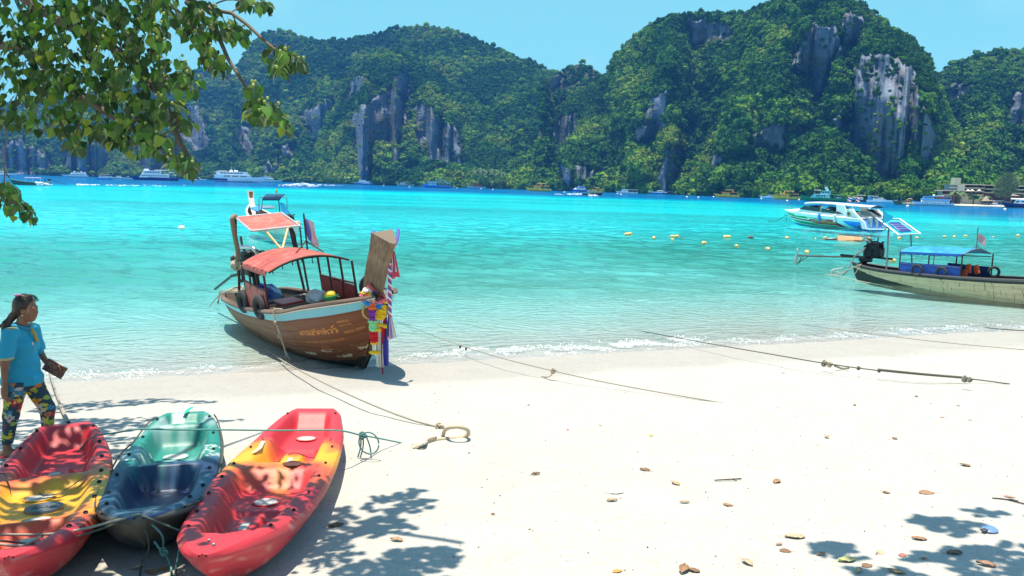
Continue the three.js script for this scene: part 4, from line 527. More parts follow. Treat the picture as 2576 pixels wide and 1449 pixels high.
  part('exhaust_pipe', [bar([-6.5, 1.75, 0.2], [-6.5, 2.08, 0.2], 0.03), tube([[-6.6, 1.6, 0.35], [-6.75, 1.55, 0.42], [-6.8, 1.45, 0.4]], 0.05, 8, 10)], std([0.1, 0.05, 0.04], 0.7), t);
  part('drive_belt_wheel', new THREE.TorusGeometry(0.19, 0.03, 6, 20).translate(-6.3, 1.2, 0.4), rubber, t);
  // fittings
  for (const [x, z, y] of [[-4.35, 0.9, 0.88], [-2.95, 0.93, 0.95]]) part('tyre_fender', tyre(0.19, 0.075).rotateY(0.12).translate(x, y, z), rubber, t);
  part('tyre_fender', tyre(0.2, 0.07).rotateY(0.5).translate(-1.0, 1.28, -0.74), rubber, t);
  part('thwart', rbox(0.16, 0.05, 1.66, -3.0, 0.83, 0, 0.015), greyWood, t); part('thwart', rbox(0.14, 0.05, 1.7, -4.9, 0.66, 0, 0.015), greyWood, t); part('thwart', rbox(0.16, 0.05, 1.3, -0.4, 1.12, 0, 0.015), greyWood, t);
  part('deck_plank', [rbox(2.0, 0.04, 0.3, -3.6, 0.6, 0.3, 0.01), rbox(2.0, 0.04, 0.3, -3.6, 0.6, -0.1, 0.01), rbox(1.6, 0.04, 0.5, -1.2, 0.85, 0.1, 0.01)], brownWood, t);
  part('stern_rope', [tube(lin(0, 20, 60).map((a) => [-7.4 + 0.22 * Math.cos(a) * (1 - a / 60), 0.62 + a * 0.004 + 0.03 * noise(a, 1), 0.3 + 0.18 * Math.sin(a)]), 0.02, 5, 120), tube([[-7.6, 0.62, 0.4], [-8.3, 0.52, 0.5], [-8.5, 0.2, 0.55], [-8.2, 0.3, 0.62]], 0.018, 5, 16), tube([[-8.3, 0.5, 0.3], [-8.9, 0.35, 0.4], [-9.4, 0.0, 0.6]], 0.018, 5, 12)], rope, t);
  part('side_rope', [tube([[-1.75, 1.06, 0.82], [-1.78, 1.08, 0.98], [-1.74, 0.9, 0.985], [-1.73, 0.6, 0.95], [-1.72, 0.3, 0.9], [-1.8, -0.02, 0.86]], 0.017, 5, 24), tube([[-1.74, 0.85, 0.985], [-1.69, 0.6, 0.95], [-1.76, 0.35, 0.9], [-1.66, 0.0, 0.84]], 0.014, 5, 20), new THREE.TorusKnotGeometry(0.03, 0.014, 24, 5).translate(-1.735, 0.84, 1.0), new THREE.TorusKnotGeometry(0.025, 0.012, 24, 5).translate(-1.73, 0.55, 0.97)], rope, t);
  mainBoat.updateMatrixWorld(true);
}
const onMain = (x, y, z) => mainBoat.localToWorld(V(x, y, z));
function aboard(name, label, cat, x, y, z, group) { const t = thing(name, label, cat, onMain(x, y, z), 0, group); t.rotation.copy(mainBoat.rotation); return t; }
{
  let t = aboard('crate', 'bright orange red plastic crate under the lower canopy of the beached longtail', 'crate', -3.55, 0.62, 0.15); part('crate_body', rbox(0.62, 0.2, 0.42, 0, 0.1, 0, 0.03), std([0.5, 0.02, 0.015], 0.5), t); part('crate_lid', rbox(0.66, 0.05, 0.46, 0, 0.225, 0, 0.02), std([0.8, 0.1, 0.05], 0.4), t);
  t = aboard('basin', 'green plastic basin with yellow bundle aboard the brown longtail', 'basin', -2.2, 0.92, -0.32); part('bowl', new THREE.LatheGeometry([[0.02, 0], [0.1, 0], [0.16, 0.13], [0.175, 0.14], [0.16, 0.14], [0.1, 0.02], [0.02, 0.02]].map((p) => new THREE.Vector2(...p)), 20), std([0.1, 0.6, 0.28], 0.4), t); part('bundle', warp(new THREE.SphereGeometry(0.12, 14, 10).scale(1.1, 0.8, 1), (v) => { v.multiplyScalar(1 + 0.15 * noise(v.x * 9, v.y * 9, v.z * 9)); }).translate(0, 0.15, 0), std([0.85, 0.5, 0.02], 0.5), t);
  t = aboard('sack', 'crumpled white plastic sack lying inside the brown longtail', 'sack', -2.75, 0.88, -0.2); part('sack_body', warp(new THREE.IcosahedronGeometry(0.2, 4).scale(1.5, 0.75, 1), (v) => { const k = 1 + 0.28 * fbm(v.x * 6, v.y * 8, v.z * 6, 3); v.multiplyScalar(k); }).translate(0, 0.1, 0), std([0.7, 0.7, 0.72], 0.4), t);
  t = aboard('fuel_drum', 'glossy dark blue engine tarpaulin humped over the stern of the brown longtail', 'tarpaulin', -5.75, 0.55, 0.05); part('tarpaulin', warp(new THREE.SphereGeometry(0.42, 24, 14).scale(1.25, 0.95, 1), (v) => { v.multiplyScalar(1 + 0.16 * fbm(v.x * 4, v.y * 5, v.z * 4, 3)); v.y = Math.max(v.y, -0.02); }), new THREE.MeshPhysicalMaterial({ color: 0x16296e, roughness: 0.3, clearcoat: 0.5, side: THREE.DoubleSide }), t);
  t = aboard('cooking_pots', 'dark pots and clay bowls on the deck planks of the brown longtail', 'pots', -2.75, 0.64, 0.22); for (const [x, z, r, c] of [[0, 0, 0.12, 0x20242a], [0.25, 0.06, 0.1, 0x2a2e34], [-0.3, 0.1, 0.11, 0x8a4224], [-0.2, -0.15, 0.08, 0x9a5030]]) part('pot', new THREE.LatheGeometry([[0.01, 0], [r * 0.8, 0], [r, 0.09], [r * 0.95, 0.11], [r * 0.85, 0.09], [0.01, 0.03]].map((p) => new THREE.Vector2(...p)), 16).translate(x, 0, z), paintMat(c, 0.6), t);
}
// garlands, ribbons and braid tied to the prow
const c7 = (x, y) => [(1400 + x / 3.62) * 0.6289, (1120 + y / 3.62) * 0.6289], c1 = (x, y) => [(850 + x / 3.019) * 0.6289, (740 + y / 3.019) * 0.6289];
{
  const PD = 13.78, P7 = (x, y, d = PD) => atDepth(...c7(x, y), d);
  const flower = (p, r, seed) => warp(new THREE.IcosahedronGeometry(r, 3), (v) => { const a = Math.atan2(v.z, v.x), k = 1 + 0.3 * Math.sin(a * 7 + seed) * (1 - Math.abs(v.y) / r * 0.6) + 0.25 * noise(v.x * 40 + seed, v.y * 40, v.z * 40); v.x *= k; v.z *= k; v.y *= 0.62; }).translate(p.x, p.y, p.z);
  const C = { o: [0.85, 0.16, 0.02], p: [0.24, 0.03, 0.36], g: [0.3, 0.72, 0.32], r: [0.62, 0.01, 0.02], y: [0.85, 0.55, 0.01], b: [0.02, 0.26, 0.68], k: [0.85, 0.2, 0.3], w: [0.8, 0.8, 0.76] }, fm = {}; for (const k in C) fm[k] = std(C[k], 0.75);
  let sd = 1;
  function strand(label, list, end) {
    const t = thing('flower_garland', label, 'garland'); const first = P7(list[0][1], list[0][2]); t.position.copy(first);
    for (const [k, x, y, x2, y2, r, n] of list) for (let i = 0; i < n; i++) { const p = P7(lerp(x, x2, n > 1 ? i / (n - 1) : 0), lerp(y, y2, n > 1 ? i / (n - 1) : 0), PD - 0.02 * (sd % 2)).sub(first); part('flower', flower(p, r * (0.92 + 0.16 * noise(sd, 3.3)), sd++), fm[k], t); }
    if (end) { const [x, y, y2] = end, l = []; for (let i = 0; i <= 6; i++) for (const dx of [-12, 12]) l.push(new THREE.SphereGeometry(0.014, 6, 5).translate(...P7(x + dx, lerp(y, y2, i / 6)).sub(first).toArray())); part('bead_string', l, fm.w, t); }
    return t;
  }
  strand('long flower garland of orange, purple, pale green and red, ending in yellow', [['o', 330, 290, 330, 400, 0.078, 3], ['p', 335, 440, 340, 565, 0.075, 4], ['g', 338, 600, 342, 715, 0.075, 4], ['r', 342, 755, 348, 880, 0.07, 4], ['y', 345, 915, 345, 915, 0.055, 1], ['y', 328, 1050, 385, 1048, 0.055, 2]], [347, 935, 1030]);
  strand('short garland of blue then yellow flowers, left of the two twin strands', [['b', 392, 345, 392, 400, 0.05, 3], ['y', 395, 440, 398, 550, 0.052, 4], ['y', 405, 650, 405, 650, 0.05, 1], ['y', 408, 722, 408, 722, 0.052, 1]], [402, 575, 700]);
  strand('short garland of blue then yellow flowers, right of the two twin strands', [['b', 450, 345, 450, 400, 0.05, 3], ['y', 455, 440, 455, 550, 0.055, 4], ['y', 488, 380, 492, 520, 0.046, 5], ['y', 440, 645, 520, 672, 0.052, 4]], [455, 575, 630]);
  strand('collar of pink, yellow, blue and coral flowers round the prow foot', [['y', 196, 185, 205, 190, 0.05, 2], ['k', 205, 225, 212, 285, 0.075, 3], ['b', 230, 310, 280, 345, 0.065, 3], ['o', 245, 185, 250, 215, 0.05, 2], ['y', 285, 185, 318, 240, 0.045, 4], ['w', 238, 135, 232, 160, 0.06, 2], ['w', 262, 240, 300, 290, 0.05, 3], ['k', 440, 320, 520, 275, 0.06, 4], ['w', 530, 160, 548, 250, 0.06, 4], ['y', 530, 320, 548, 300, 0.05, 2], ['y', 340, 270, 345, 272, 0.045, 1], ['k', 360, 300, 385, 315, 0.05, 2]]);
  const cloth = (c) => std(c, 0.8); const ribbon = (a, b, w0, w1, seed, z = 0) => { const p = P7(...a, PD + z), q = P7(...b, PD + z); return loft(lin(0, 1, 14).map((u) => { const m = p.clone().lerp(q, u), w = lerp(w0, w1, u), s = 0.018 * Math.sin(u * 5 + seed); return lin(-1, 1, 7).map((v) => [m.x + v * w + s * 0.5, m.y, m.z + 0.018 * Math.sin(v * 5 + seed + u * 2) + s]); })); };
  const t = thing('prow_ribbons', 'long white, red and blue ribbons hanging below the garlands to the sand', 'ribbons'), o = P7(450, 300); t.position.copy(o); const sub = (g) => g.translate(-o.x, -o.y, -o.z);
  part('white_ribbon', sub(ribbon([405, 520], [425, 1262], 0.045, 0.045, 1, 0.03)), cloth([0.62, 0.58, 0.5]), t); part('white_ribbon', sub(ribbon([438, 520], [455, 1262], 0.04, 0.035, 3, 0.05)), cloth([0.66, 0.62, 0.56]), t);
  part('red_ribbon', sub(ribbon([475, 540], [470, 1365], 0.05, 0.012, 2, 0.03)), cloth([0.5, 0.015, 0.02]), t); part('blue_ribbon', sub(ribbon([502, 500], [522, 1245], 0.045, 0.045, 5, 0.06)), cloth([0.05, 0.045, 0.34]), t);
  part('coral_sash', sub(mg([tube([P7(255, 70), P7(330, 150), P7(420, 220), P7(465, 250, PD - 0.08)], 0.05, 7, 16), tube([P7(515, 130, PD + 0.05), P7(490, 190, PD), P7(462, 250, PD - 0.08)], 0.045, 7, 10)])), cloth([0.6, 0.12, 0.12]), t); part('white_sash', sub(tube([P7(262, 105), P7(340, 180), P7(385, 240), P7(400, 290)], 0.045, 7, 14)), cloth([0.72, 0.72, 0.74]), t); part('navy_sash', sub(tube([P7(330, 165, PD - 0.03), P7(390, 220, PD - 0.04), P7(440, 255, PD - 0.06)], 0.035, 7, 14)), cloth([0.06, 0.05, 0.2]), t);
  // sash round the top of the prow, with its tails and a plaited cord
  const s = thing('cloth_sash', 'striped cloth sash knotted round the top of the prow with a plaited cord', 'sash'), P1 = (x, y, d = PD) => atDepth(...c1(x, y), d), q = P1(2150, 770); s.position.copy(q); const sb = (g) => g.translate(-q.x, -q.y, -q.z);
  const band = (dy, c, nm, r) => { part(nm, sb(tube([P1(1950, 575 + dy, 14.0), P1(1925, 600 + dy, 13.85), P1(2010, 690 + dy, 13.62), P1(2090, 745 + dy, 13.48), P1(2152, 775 + dy * 0.3, 13.42)], r, 6, 24)), cloth(c), s); part(nm, sb(tube([P1(2245, 545 + dy, 13.75), P1(2235, 640 + dy, 13.6), P1(2200, 730 + dy * 0.6, 13.48), P1(2152, 775, 13.42)], r, 6, 20)), cloth(c), s); };
  band(-8, [0.12, 0.1, 0.42], 'blue_stripe', 0.026); band(14, [0.75, 0.74, 0.78], 'white_stripe', 0.026); band(34, [0.55, 0.04, 0.06], 'red_stripe', 0.02);
  const rb = (a, b, w0, w1, c, nm, sdv) => { const p = P1(...a, 13.42), r = P1(...b, 13.42); part(nm, sb(loft(lin(0, 1, 10).map((u) => { const m = p.clone().lerp(r, u), w = lerp(w0, w1, u); return lin(-1, 1, 6).map((v) => [m.x + v * w, m.y, m.z + 0.015 * Math.sin(v * 4 + sdv + 3 * u)]); }))), cloth(c), s); };
  rb([2165, 790], [2192, 1050], 0.03, 0.05, [0.76, 0.75, 0.76], 'white_tail', 1); rb([2180, 800], [2228, 1110], 0.03, 0.05, [0.55, 0.05, 0.08], 'red_tail', 3); rb([2150, 800], [2180, 1135], 0.02, 0.035, [0.6, 0.1, 0.12], 'red_tail', 5); rb([2172, 790], [2180, 1060], 0.02, 0.03, [0.1, 0.08, 0.3], 'blue_tail', 2);
  const pl = [[0.55, 0.08, 0.12], [0.75, 0.74, 0.76], [0.1, 0.08, 0.34]]; for (let k = 0; k < 3; k++) part('plait_strand', sb(tube(lin(0, 1, 46).map((u) => { const a = P1(lerp(2140, 2142, u), lerp(800, 1590, u), 13.42), th = u * 58 + k * 2.1; return [a.x + 0.018 * Math.sin(th), a.y, a.z + 0.018 * Math.cos(th)]; }), 0.017, 6, 130)), cloth(pl[k]), s);
  const tp = (x) => P7(x, 520); for (const [x, x2, y2, c] of [[572, 575, 860, [0.72, 0.3, 0.34]], [585, 612, 838, [0.2, 0.18, 0.55]], [592, 645, 830, [0.6, 0.56, 0.5]], [565, 556, 820, [0.06, 0.05, 0.12]]]) { const p = P7(x, 525, 13.42), r = P7(x2, y2, 13.42); part('tassel', sb(loft(lin(0, 1, 8).map((u) => { const m = p.clone().lerp(r, u); return lin(-1, 1, 5).map((v) => [m.x + v * 0.035 * (0.5 + u * 0.6), m.y, m.z + 0.012 * Math.cos(v * 4 + x)]); }))), cloth(c), s); }
}
// ---- the longtail afloat behind it ----
{
  const t = thing('longtail_boat', 'white longtail afloat behind the beached one, seen from its stern, with blue roof', 'longtail boat', [-13.6, 0, -51]); t.rotation.y = Math.atan2(-8.9, -5.4) * -1;
  const P = { gun: [[10.3, 1.55, 0.08], [9.6, 1.35, 0.4], [8.4, 1.08, 0.75], [6.5, 0.85, 0.95], [4, 0.7, 1.0], [2, 0.68, 0.85], [0, 0.72, 0.5]], keel: [[9.4, -0.1], [8.6, -0.2], [7.4, -0.3], [5.6, -0.35], [3.6, -0.35], [1.8, -0.3], [0.1, -0.15]], band: [0.88, 0.96], strakes: 6 };
  const wh = tarp([214, 208, 200], [236, 232, 226]); buildHull(t, P, { near: wh, far: wh, inside: darkWood, rail: std([0.72, 0.7, 0.68], 0.6), band: std([0.7, 0.68, 0.66], 0.5) });
  prow(t, [[9.2, 0, 8.9, 0.1, 0.05], [9.9, 0.9, 9.4, 1.0, 0.14], [10.35, 1.55, 9.9, 1.6, 0.2], [10.6, 2.05, 10.15, 2.1, 0.2], [10.75, 2.5, 10.3, 2.55, 0.24]], std([0.72, 0.62, 0.55], 0.7), std([0.6, 0.3, 0.15], 0.7));
  part('prow_paint', loft([[10.29, 1.95, 0.1], [10.32, 2.5, 0.15]].map(([x, y, w]) => [[x - 0.17, y, -w], [x - 0.17, y, w]])), std([0.5, 0.15, 0.05], 0.7), t);
  const L = (px, py, x) => local(t, px, py, 0, x), zc = (x, y) => [(900 + x / 4.262) * 0.6289, (760 + y / 4.262) * 0.6289];
  const q = [L(...zc(410, 300), 6.2), L(...zc(590, 262), 6.4), L(...zc(640, 318), 3.9), L(...zc(555, 362), 3.7), ];
  part('canopy', [loft([[q[0], q[1]], [q[3], q[2]]]), loft([[q[0], q[1]], [q[3], q[2]]]).translate(0, -0.05, 0)], std([0.03, 0.25, 0.62], 0.5), t);
  const s = [L(...zc(580, 262), 6.2), L(...zc(790, 264), 6.2), L(...zc(875, 300), 4.3), L(...zc(655, 312), 4.3)], solar = new THREE.MeshPhysicalMaterial({ color: 0x10203f, roughness: 0.12, clearcoat: 0.4, side: THREE.DoubleSide });
  part('solar_panel', [loft([[s[0], s[1]], [s[3], s[2]]]), loft([[s[0], s[1]], [s[3], s[2]]]).translate(0, -0.04, 0)], std([0.2, 0.24, 0.3], 0.3), t);
  const fr = [L(...zc(578, 395), 1.6), L(...zc(578, 140), 1.6), L(...zc(600, 122), 1.6), L(...zc(1035, 122), 1.6), L(...zc(1055, 145), 1.6), L(...zc(1065, 420), 1.6)];
  part('arch', [bar(fr[0], fr[1], 0.03), bar(fr[1], fr[2], 0.03), bar(fr[2], fr[3], 0.03), bar(fr[3], fr[4], 0.03), bar(fr[4], fr[5], 0.03)], steel, t);
  const u = [L(...zc(710, 65), 2.4), L(...zc(1025, 68), 2.4), L(...zc(960, 125), 1.4), L(...zc(650, 125), 1.4), L(...zc(930, 172), 1.3), L(...zc(640, 170), 1.3)];
  part('solar_panel', [loft([[u[0], u[1]], [u[3], u[2]], [u[5], u[4]]]), loft([[u[0], u[1]], [u[3], u[2]], [u[5], u[4]]]).translate(0, -0.03, 0)], solar, t);
  part('signal_lamp', [new THREE.CylinderGeometry(0.055, 0.065, 0.2, 12).translate(0, 0.12, 0), new THREE.SphereGeometry(0.055, 10, 6).translate(0, 0.22, 0)].map((g) => g.translate(...L(...zc(876, 62), 2.0).toArray())), std([0.8, 0.36, 0.04], 0.3), t);
  part('lamp_post', [bar(L(...zc(910, 120), 1.5), L(...zc(935, 400), 1.5), 0.03), bar(L(...zc(640, 140), 1.5), L(...zc(625, 330), 1.5), 0.02)], darkWood, t);
  const f = [L(...zc(930, 210), 1.2), L(...zc(1010, 230), 1.1), L(...zc(1060, 330), 1.0), L(...zc(1140, 420), 0.9), L(...zc(1075, 425), 0.9), L(...zc(1000, 395), 1.0), L(...zc(970, 370), 1.1)];
  part('flag', loft([[f[0], f[0].clone().add(V(0.02, 0, 0))], [f[1], f[6]], [f[2], f[5]], [f[3], f[4]]]), std([0.02, 0.38, 0.68], 0.7), t);
  const R = rnd(6), e = []; for (let i = 0; i < 16; i++) e.push(tube([0, 1, 2].map(() => V(0.2 + 1.1 * R(), 0.75 + 0.6 * R(), -0.35 + 0.6 * R())), 0.04, 6, 8)); e.push(rbox(0.9, 0.5, 0.5, 0.8, 0.95, 0, 0.08)); part('engine', e, std([0.03, 0.03, 0.035], 0.5), t);
  part('bundle', [warp(new THREE.IcosahedronGeometry(0.28, 3), (v) => v.multiplyScalar(1 + 0.3 * noise(v.x * 7, v.y * 7, v.z * 7))).translate(0.4, 0.75, -0.3), warp(new THREE.IcosahedronGeometry(0.2, 3), (v) => v.multiplyScalar(1 + 0.3 * noise(v.x * 9, v.y * 7, v.z * 7))).translate(0.2, 0.72, 0.4)], std([0.5, 0.38, 0.3], 0.9), t);
}
// ---- the white longtail on the right ----
const rightBoat = thing('longtail_boat', 'peeling white longtail with blue canopy and raised propeller shaft at right', 'longtail boat', [14.56, 0, -34.73]);
rightBoat.rotation.y = 0.5025 - PI / 2;
{
  const t = rightBoat, P = { gun: [[11.4, 1.5, 0.1], [10.6, 1.25, 0.5], [9.2, 0.95, 0.85], [7.4, 0.74, 1.0], [5.4, 0.6, 1.02], [3.6, 0.53, 0.95], [2.0, 0.5, 0.8], [0.8, 0.52, 0.55], [-0.1, 0.6, 0.3]], keel: [[10.2, -0.02], [9.5, -0.15], [8.3, -0.28], [6.8, -0.35], [5, -0.35], [3.4, -0.35], [1.9, -0.3], [0.8, -0.25], [0.1, -0.12]], band: [0.9, 0.97], strakes: 5, midV: 0.36 };
  const pm = canvas(2048, 512, (c, w, h) => { const R = rnd(31); c.fillStyle = '#d0b592'; c.fillRect(0, 0, w, h); for (let i = 0; i < 1400; i++) { c.fillStyle = `rgba(${[['206,192,158'], ['146,128,94'], ['116,102,76']][i % 3]},${0.06 + 0.16 * R()})`; c.fillRect(R() * w, R() * h, 20 + 160 * R(), 2 + 8 * R()); } for (let i = 0; i < 70; i++) { const x = R() * w, y = h * (0.05 + 0.4 * R()); c.strokeStyle = `rgba(112,66,26,${0.25 + 0.5 * R()})`; c.lineWidth = 2 + 5 * R(); c.beginPath(); c.moveTo(x, y); c.lineTo(x + (R() - 0.5) * 12, y + 30 + 90 * R()); c.stroke(); } for (let i = 0; i < 120; i++) { c.strokeStyle = `rgba(60,48,30,${0.2 + 0.4 * R()})`; c.lineWidth = 1 + 1.6 * R(); c.beginPath(); const x = R() * w, y = R() * h * 0.6; c.moveTo(x, y); c.lineTo(x + 10 + 40 * R(), y + (R() - 0.5) * 5); c.stroke(); } c.fillStyle = '#252722'; c.beginPath(); c.moveTo(0, h); c.lineTo(0, h * 0.12); for (let i = 0; i <= 120; i++) c.lineTo(w * i / 120, h * (0.16 + 0.5 * (1 - (1 - Math.min(1, i / 66)) ** 1.6) + 0.06 * smooth(0.5, 1, i / 120)) + 12 * noise(i * 0.8, 3.3) + 6 * noise(i * 2.7, 8.3)); c.lineTo(w, h); c.fill(); for (let i = 0; i < 300; i++) { c.fillStyle = `rgba(${R() < 0.5 ? '96,100,88' : '20,24,20'},${0.2 + 0.3 * R()})`; c.fillRect(R() * w, h * (0.55 + 0.45 * R()), 8 + 40 * R(), 2 + 4 * R()); } });
  const m = new THREE.MeshStandardMaterial({ map: pm, roughness: 0.65, side: THREE.DoubleSide });
  buildHull(t, P, { near: m, far: m, inside: darkWood, rail: std([0.05, 0.05, 0.055], 0.5), band: std([0.02, 0.02, 0.025], 0.6), line: std([0.45, 0.44, 0.42], 0.6) });
  prow(t, [[10.2, 0, 9.9, 0, 0.05], [11.2, 1.2, 10.7, 1.3, 0.15], [11.7, 1.9, 11.1, 2, 0.17], [12.3, 2.9, 11.7, 3, 0.18]], brownWood, greyWood);
  const blue = tarp([20, 118, 196], [40, 160, 226]), blueS = tarp([22, 60, 140], [30, 84, 176]), frame = std([0.16, 0.15, 0.15], 0.5, { metalness: 0.4 }), ar = (z) => 1.3 + 0.19 * (1 - (z / 0.8) ** 2);
  part('canopy', [loft(lin(2.45, 5.05, 10).map((x) => lin(-0.8, 0.8, 11).map((z) => [x, ar(z) + (x - 2.4) * 0.045 + 0.008 * noise(x * 3, z * 4), z]))), loft(lin(2.45, 5.05, 10).map((x) => lin(-0.8, 0.8, 11).map((z) => [x, ar(z) + (x - 2.4) * 0.045 - 0.02, z])))], blue, t);
  part('valance', loft(lin(2.45, 5.0, 26).map((x, i) => { const y = 1.3 + (x - 2.4) * 0.045; return [[x, y, 0.805], [x, y - 0.06, 0.82 + 0.008 * (i % 2)], [x, y - 0.11 + 0.02 * (i % 3 === 0), 0.815]]; })), tarp([18, 70, 140], [26, 96, 178]), t);
  for (const x of [2.48, 5.05]) part('hoop', tube(lin(-0.8, 0.8, 9).map((z) => [x, ar(z) + (x - 2.4) * 0.045 - 0.02, z]), 0.025, 6, 16), frame, t);
  for (const [x, z] of [[2.48, 0.8], [3.75, -0.8], [5.0, 0.8], [5.15, -0.8], [2.6, -0.8], [3.9, 0.8]]) part('post', bar([x, 1.3 + (x - 2.4) * 0.045, z], [x, 0.5, z], x === 3.9 ? 0.015 : 0.026), rust, t);
  part('side_bar', [bar([2.5, 1.18, -0.8], [5.1, 1.3, -0.8], 0.02), bar([2.5, 0.85, 0.82], [5.0, 0.92, 0.82], 0.015)], frame, t);
  part('side_cloth', loft(lin(2.52, 4.98, 18).map((x) => lin(0, 1, 5).map((v) => [x, lerp(0.9, 0.5, v) + (x - 2.5) * 0.03, 0.83 + 0.014 * noise(x * 7, v * 3)]))), blueS, t); part('side_cloth', loft(lin(3.4, 5.1, 10).map((x) => lin(0, 1, 4).map((v) => [x, lerp(0.92, 0.55, v), -0.8 + 0.01 * noise(x * 6, v * 2)]))), tarp([14, 34, 84], [20, 48, 110]), t);
  for (const [x, y] of [[3.35, 0.66], [4.35, 0.66]]) part('tyre_fender', tyre(0.2, 0.05).translate(x, y, 0.95), rubber, t); part('tyre_fender', tyre(0.18, 0.05).rotateY(0.9).translate(5.3, 0.75, -0.7), rubber, t);
  // raised blue awning with solar panel
  const A = [[0.78, 2.5, 0.1], [1.62, 2.52, -0.15], [2.62, 2.0, -0.1], [1.85, 1.9, 0.15]].map((p) => V(...p)), quad = (dy, k = 0) => loft([[A[0], A[1]], [A[3], A[2]]].map((r) => r.map((p) => p.clone().add(V(0, dy, 0)))));
  part('awning', [quad(0), quad(-0.02)], tarp([40, 180, 226], [60, 205, 240]), t); part('awning_frame', poly([...A, A[0]], 0.028), std([0.6, 0.62, 0.64], 0.35, { metalness: 0.5 }), t);
  const B = [[0.32, 0.22], [0.32, 0.72], [0.86, 0.72], [0.86, 0.22]].map(([u, v]) => A[0].clone().lerp(A[3], u).lerp(A[1].clone().lerp(A[2], u), v).add(V(-0.01, 0.045, 0)));
  part('solar_panel', [loft([[B[0], B[1]], [B[3], B[2]]]), poly([...B, B[0]], 0.015)], std([0.06, 0.08, 0.34], 0.25), t); for (let k = 1; k < 4; k++) part('panel_seam', bar(B[0].clone().lerp(B[3], k / 4).add(V(0, 0.012, 0)), B[1].clone().lerp(B[2], k / 4).add(V(0, 0.012, 0)), 0.008), std([0.55, 0.6, 0.75], 0.3), t);
  part('awning_post', bar(A[0].clone().lerp(A[3], 0.55), [1.78, 0.5, 0.62], 0.03), frame, t); part('awning_post', bar([1.92, 1.95, -0.5], [2.02, 0.6, -0.62], 0.03), frame, t); part('awning_post', tube([A[0].clone().lerp(A[3], 0.55), [1.52, 2.17, 0.55], [1.56, 2.1, 0.6]], 0.03, 6, 8), frame, t);
  part('pennant', loft([[[1.12, 2.32, 0.2], [1.12, 2.85, 0.2]], [[1.28, 2.38, 0.12], [1.3, 2.7, 0.12]], [[1.45, 2.52, 0.05], [1.47, 2.62, 0.05]]]), std([0.02, 0.5, 0.72], 0.7), t); part('pennant_pole', bar([1.12, 2.2, 0.2], [1.12, 2.88, 0.2], 0.012), frame, t);
  part('hanging_line', tube([[1.98, 2.1, 0.1], [2.0, 1.6, 0.1], [1.94, 1.2, 0.12], [2.02, 1.05, 0.12]], 0.008, 4, 12), rope, t);
  // engine and shaft
  const E = [], R = rnd(14), iron = std([0.012, 0.012, 0.014], 0.45, { metalness: 0.4 }); E.push(rbox(0.75, 0.42, 0.42, 0.66, 1.12, 0, 0.06), rbox(0.5, 0.3, 0.36, 0.66, 1.36, 0, 0.06), rbox(1.2, 0.09, 0.16, -0.35, 0.86, 0, 0.02), rbox(0.9, 0.08, 0.12, 1.1, 0.9, 0, 0.02), bar([0.5, 0.95, 0], [0.15, 0.55, 0.05], 0.12), rbox(0.5, 0.2, 0.3, 0.3, 0.78, 0, 0.05));
  for (let i = 0; i < 26; i++) { const p = () => V(0.25 + 0.85 * R(), 0.98 + 0.6 * R(), -0.25 + 0.5 * R()); E.push(tube([p(), p(), p()], 0.014 + 0.022 * R(), 6, 8)); } for (let i = 0; i < 8; i++) E.push(new THREE.CylinderGeometry(0.06 + 0.05 * R(), 0.07, 0.1, 10).rotateX(PI / 2).translate(0.35 + 0.65 * R(), 1.0 + 0.45 * R(), 0.2));
  part('engine', E, iron, t); part('exhaust_pipe', tube([[0.5, 1.4, 0], [0.5, 1.56, 0], [0.46, 1.63, 0.02], [0.36, 1.64, 0.03]], 0.05, 8, 14), std([0.06, 0.06, 0.065], 0.5), t); part('exhaust_pipe', bar([0.8, 1.45, 0], [0.82, 1.72, 0], 0.025), iron, t);
  part('propeller_shaft', [bar([1.4, 0.93, 0], [-3.3, 0.62, 0], 0.035), bar([-3.0, 0.6, 0], [-3.35, 0.2, 0], 0.018), bar([-2.75, 0.62, 0], [-3.35, 0.22, 0], 0.018), bar([-3.2, 0.6, 0], [-3.12, 0.42, 0], 0.015)], std([0.1, 0.06, 0.05], 0.6), t);
  part('propeller', [new THREE.SphereGeometry(0.12, 12, 8).scale(0.35, 1.5, 0.9).rotateY(0.5).translate(-3.36, 0.78, 0), new THREE.SphereGeometry(0.12, 12, 8).scale(0.35, 1.5, 0.9).rotateY(-0.5).translate(-3.4, 0.4, 0.02), new THREE.CylinderGeometry(0.05, 0.05, 0.12, 10).rotateZ(PI / 2).translate(-3.36, 0.6, 0)], std([0.5, 0.48, 0.46], 0.4, { metalness: 0.5 }), t);
  part('fuel_hose', [tube([[0.5, 1.3, 0.3], [0.1, 0.95, 0.4], [-0.05, 0.6, 0.45], [-0.2, 0.2, 0.5], [-0.5, -0.02, 0.5], [-0.9, 0.02, 0.4]], 0.022, 6, 30), tube([[0.4, 1.2, 0.25], [0.0, 0.8, 0.4], [-0.15, 0.3, 0.5], [-0.4, 0.1, 0.5], [-0.8, 0.16, 0.4], [-1.0, 0.1, 0.4]], 0.025, 6, 30)], std([0.3, 0.3, 0.29], 0.5), t);
  part('anchor', [tube([[-0.95, 0.25, 0.3], [-1.1, 0.18, 0.3], [-1.15, 0.05, 0.3], [-1.0, -0.05, 0.3], [-0.85, -0.02, 0.3]], 0.04, 6, 16), bar([-0.95, 0.25, 0.3], [-0.55, 0.35, 0.3], 0.025)], std([0.62, 0.62, 0.6], 0.4), t);
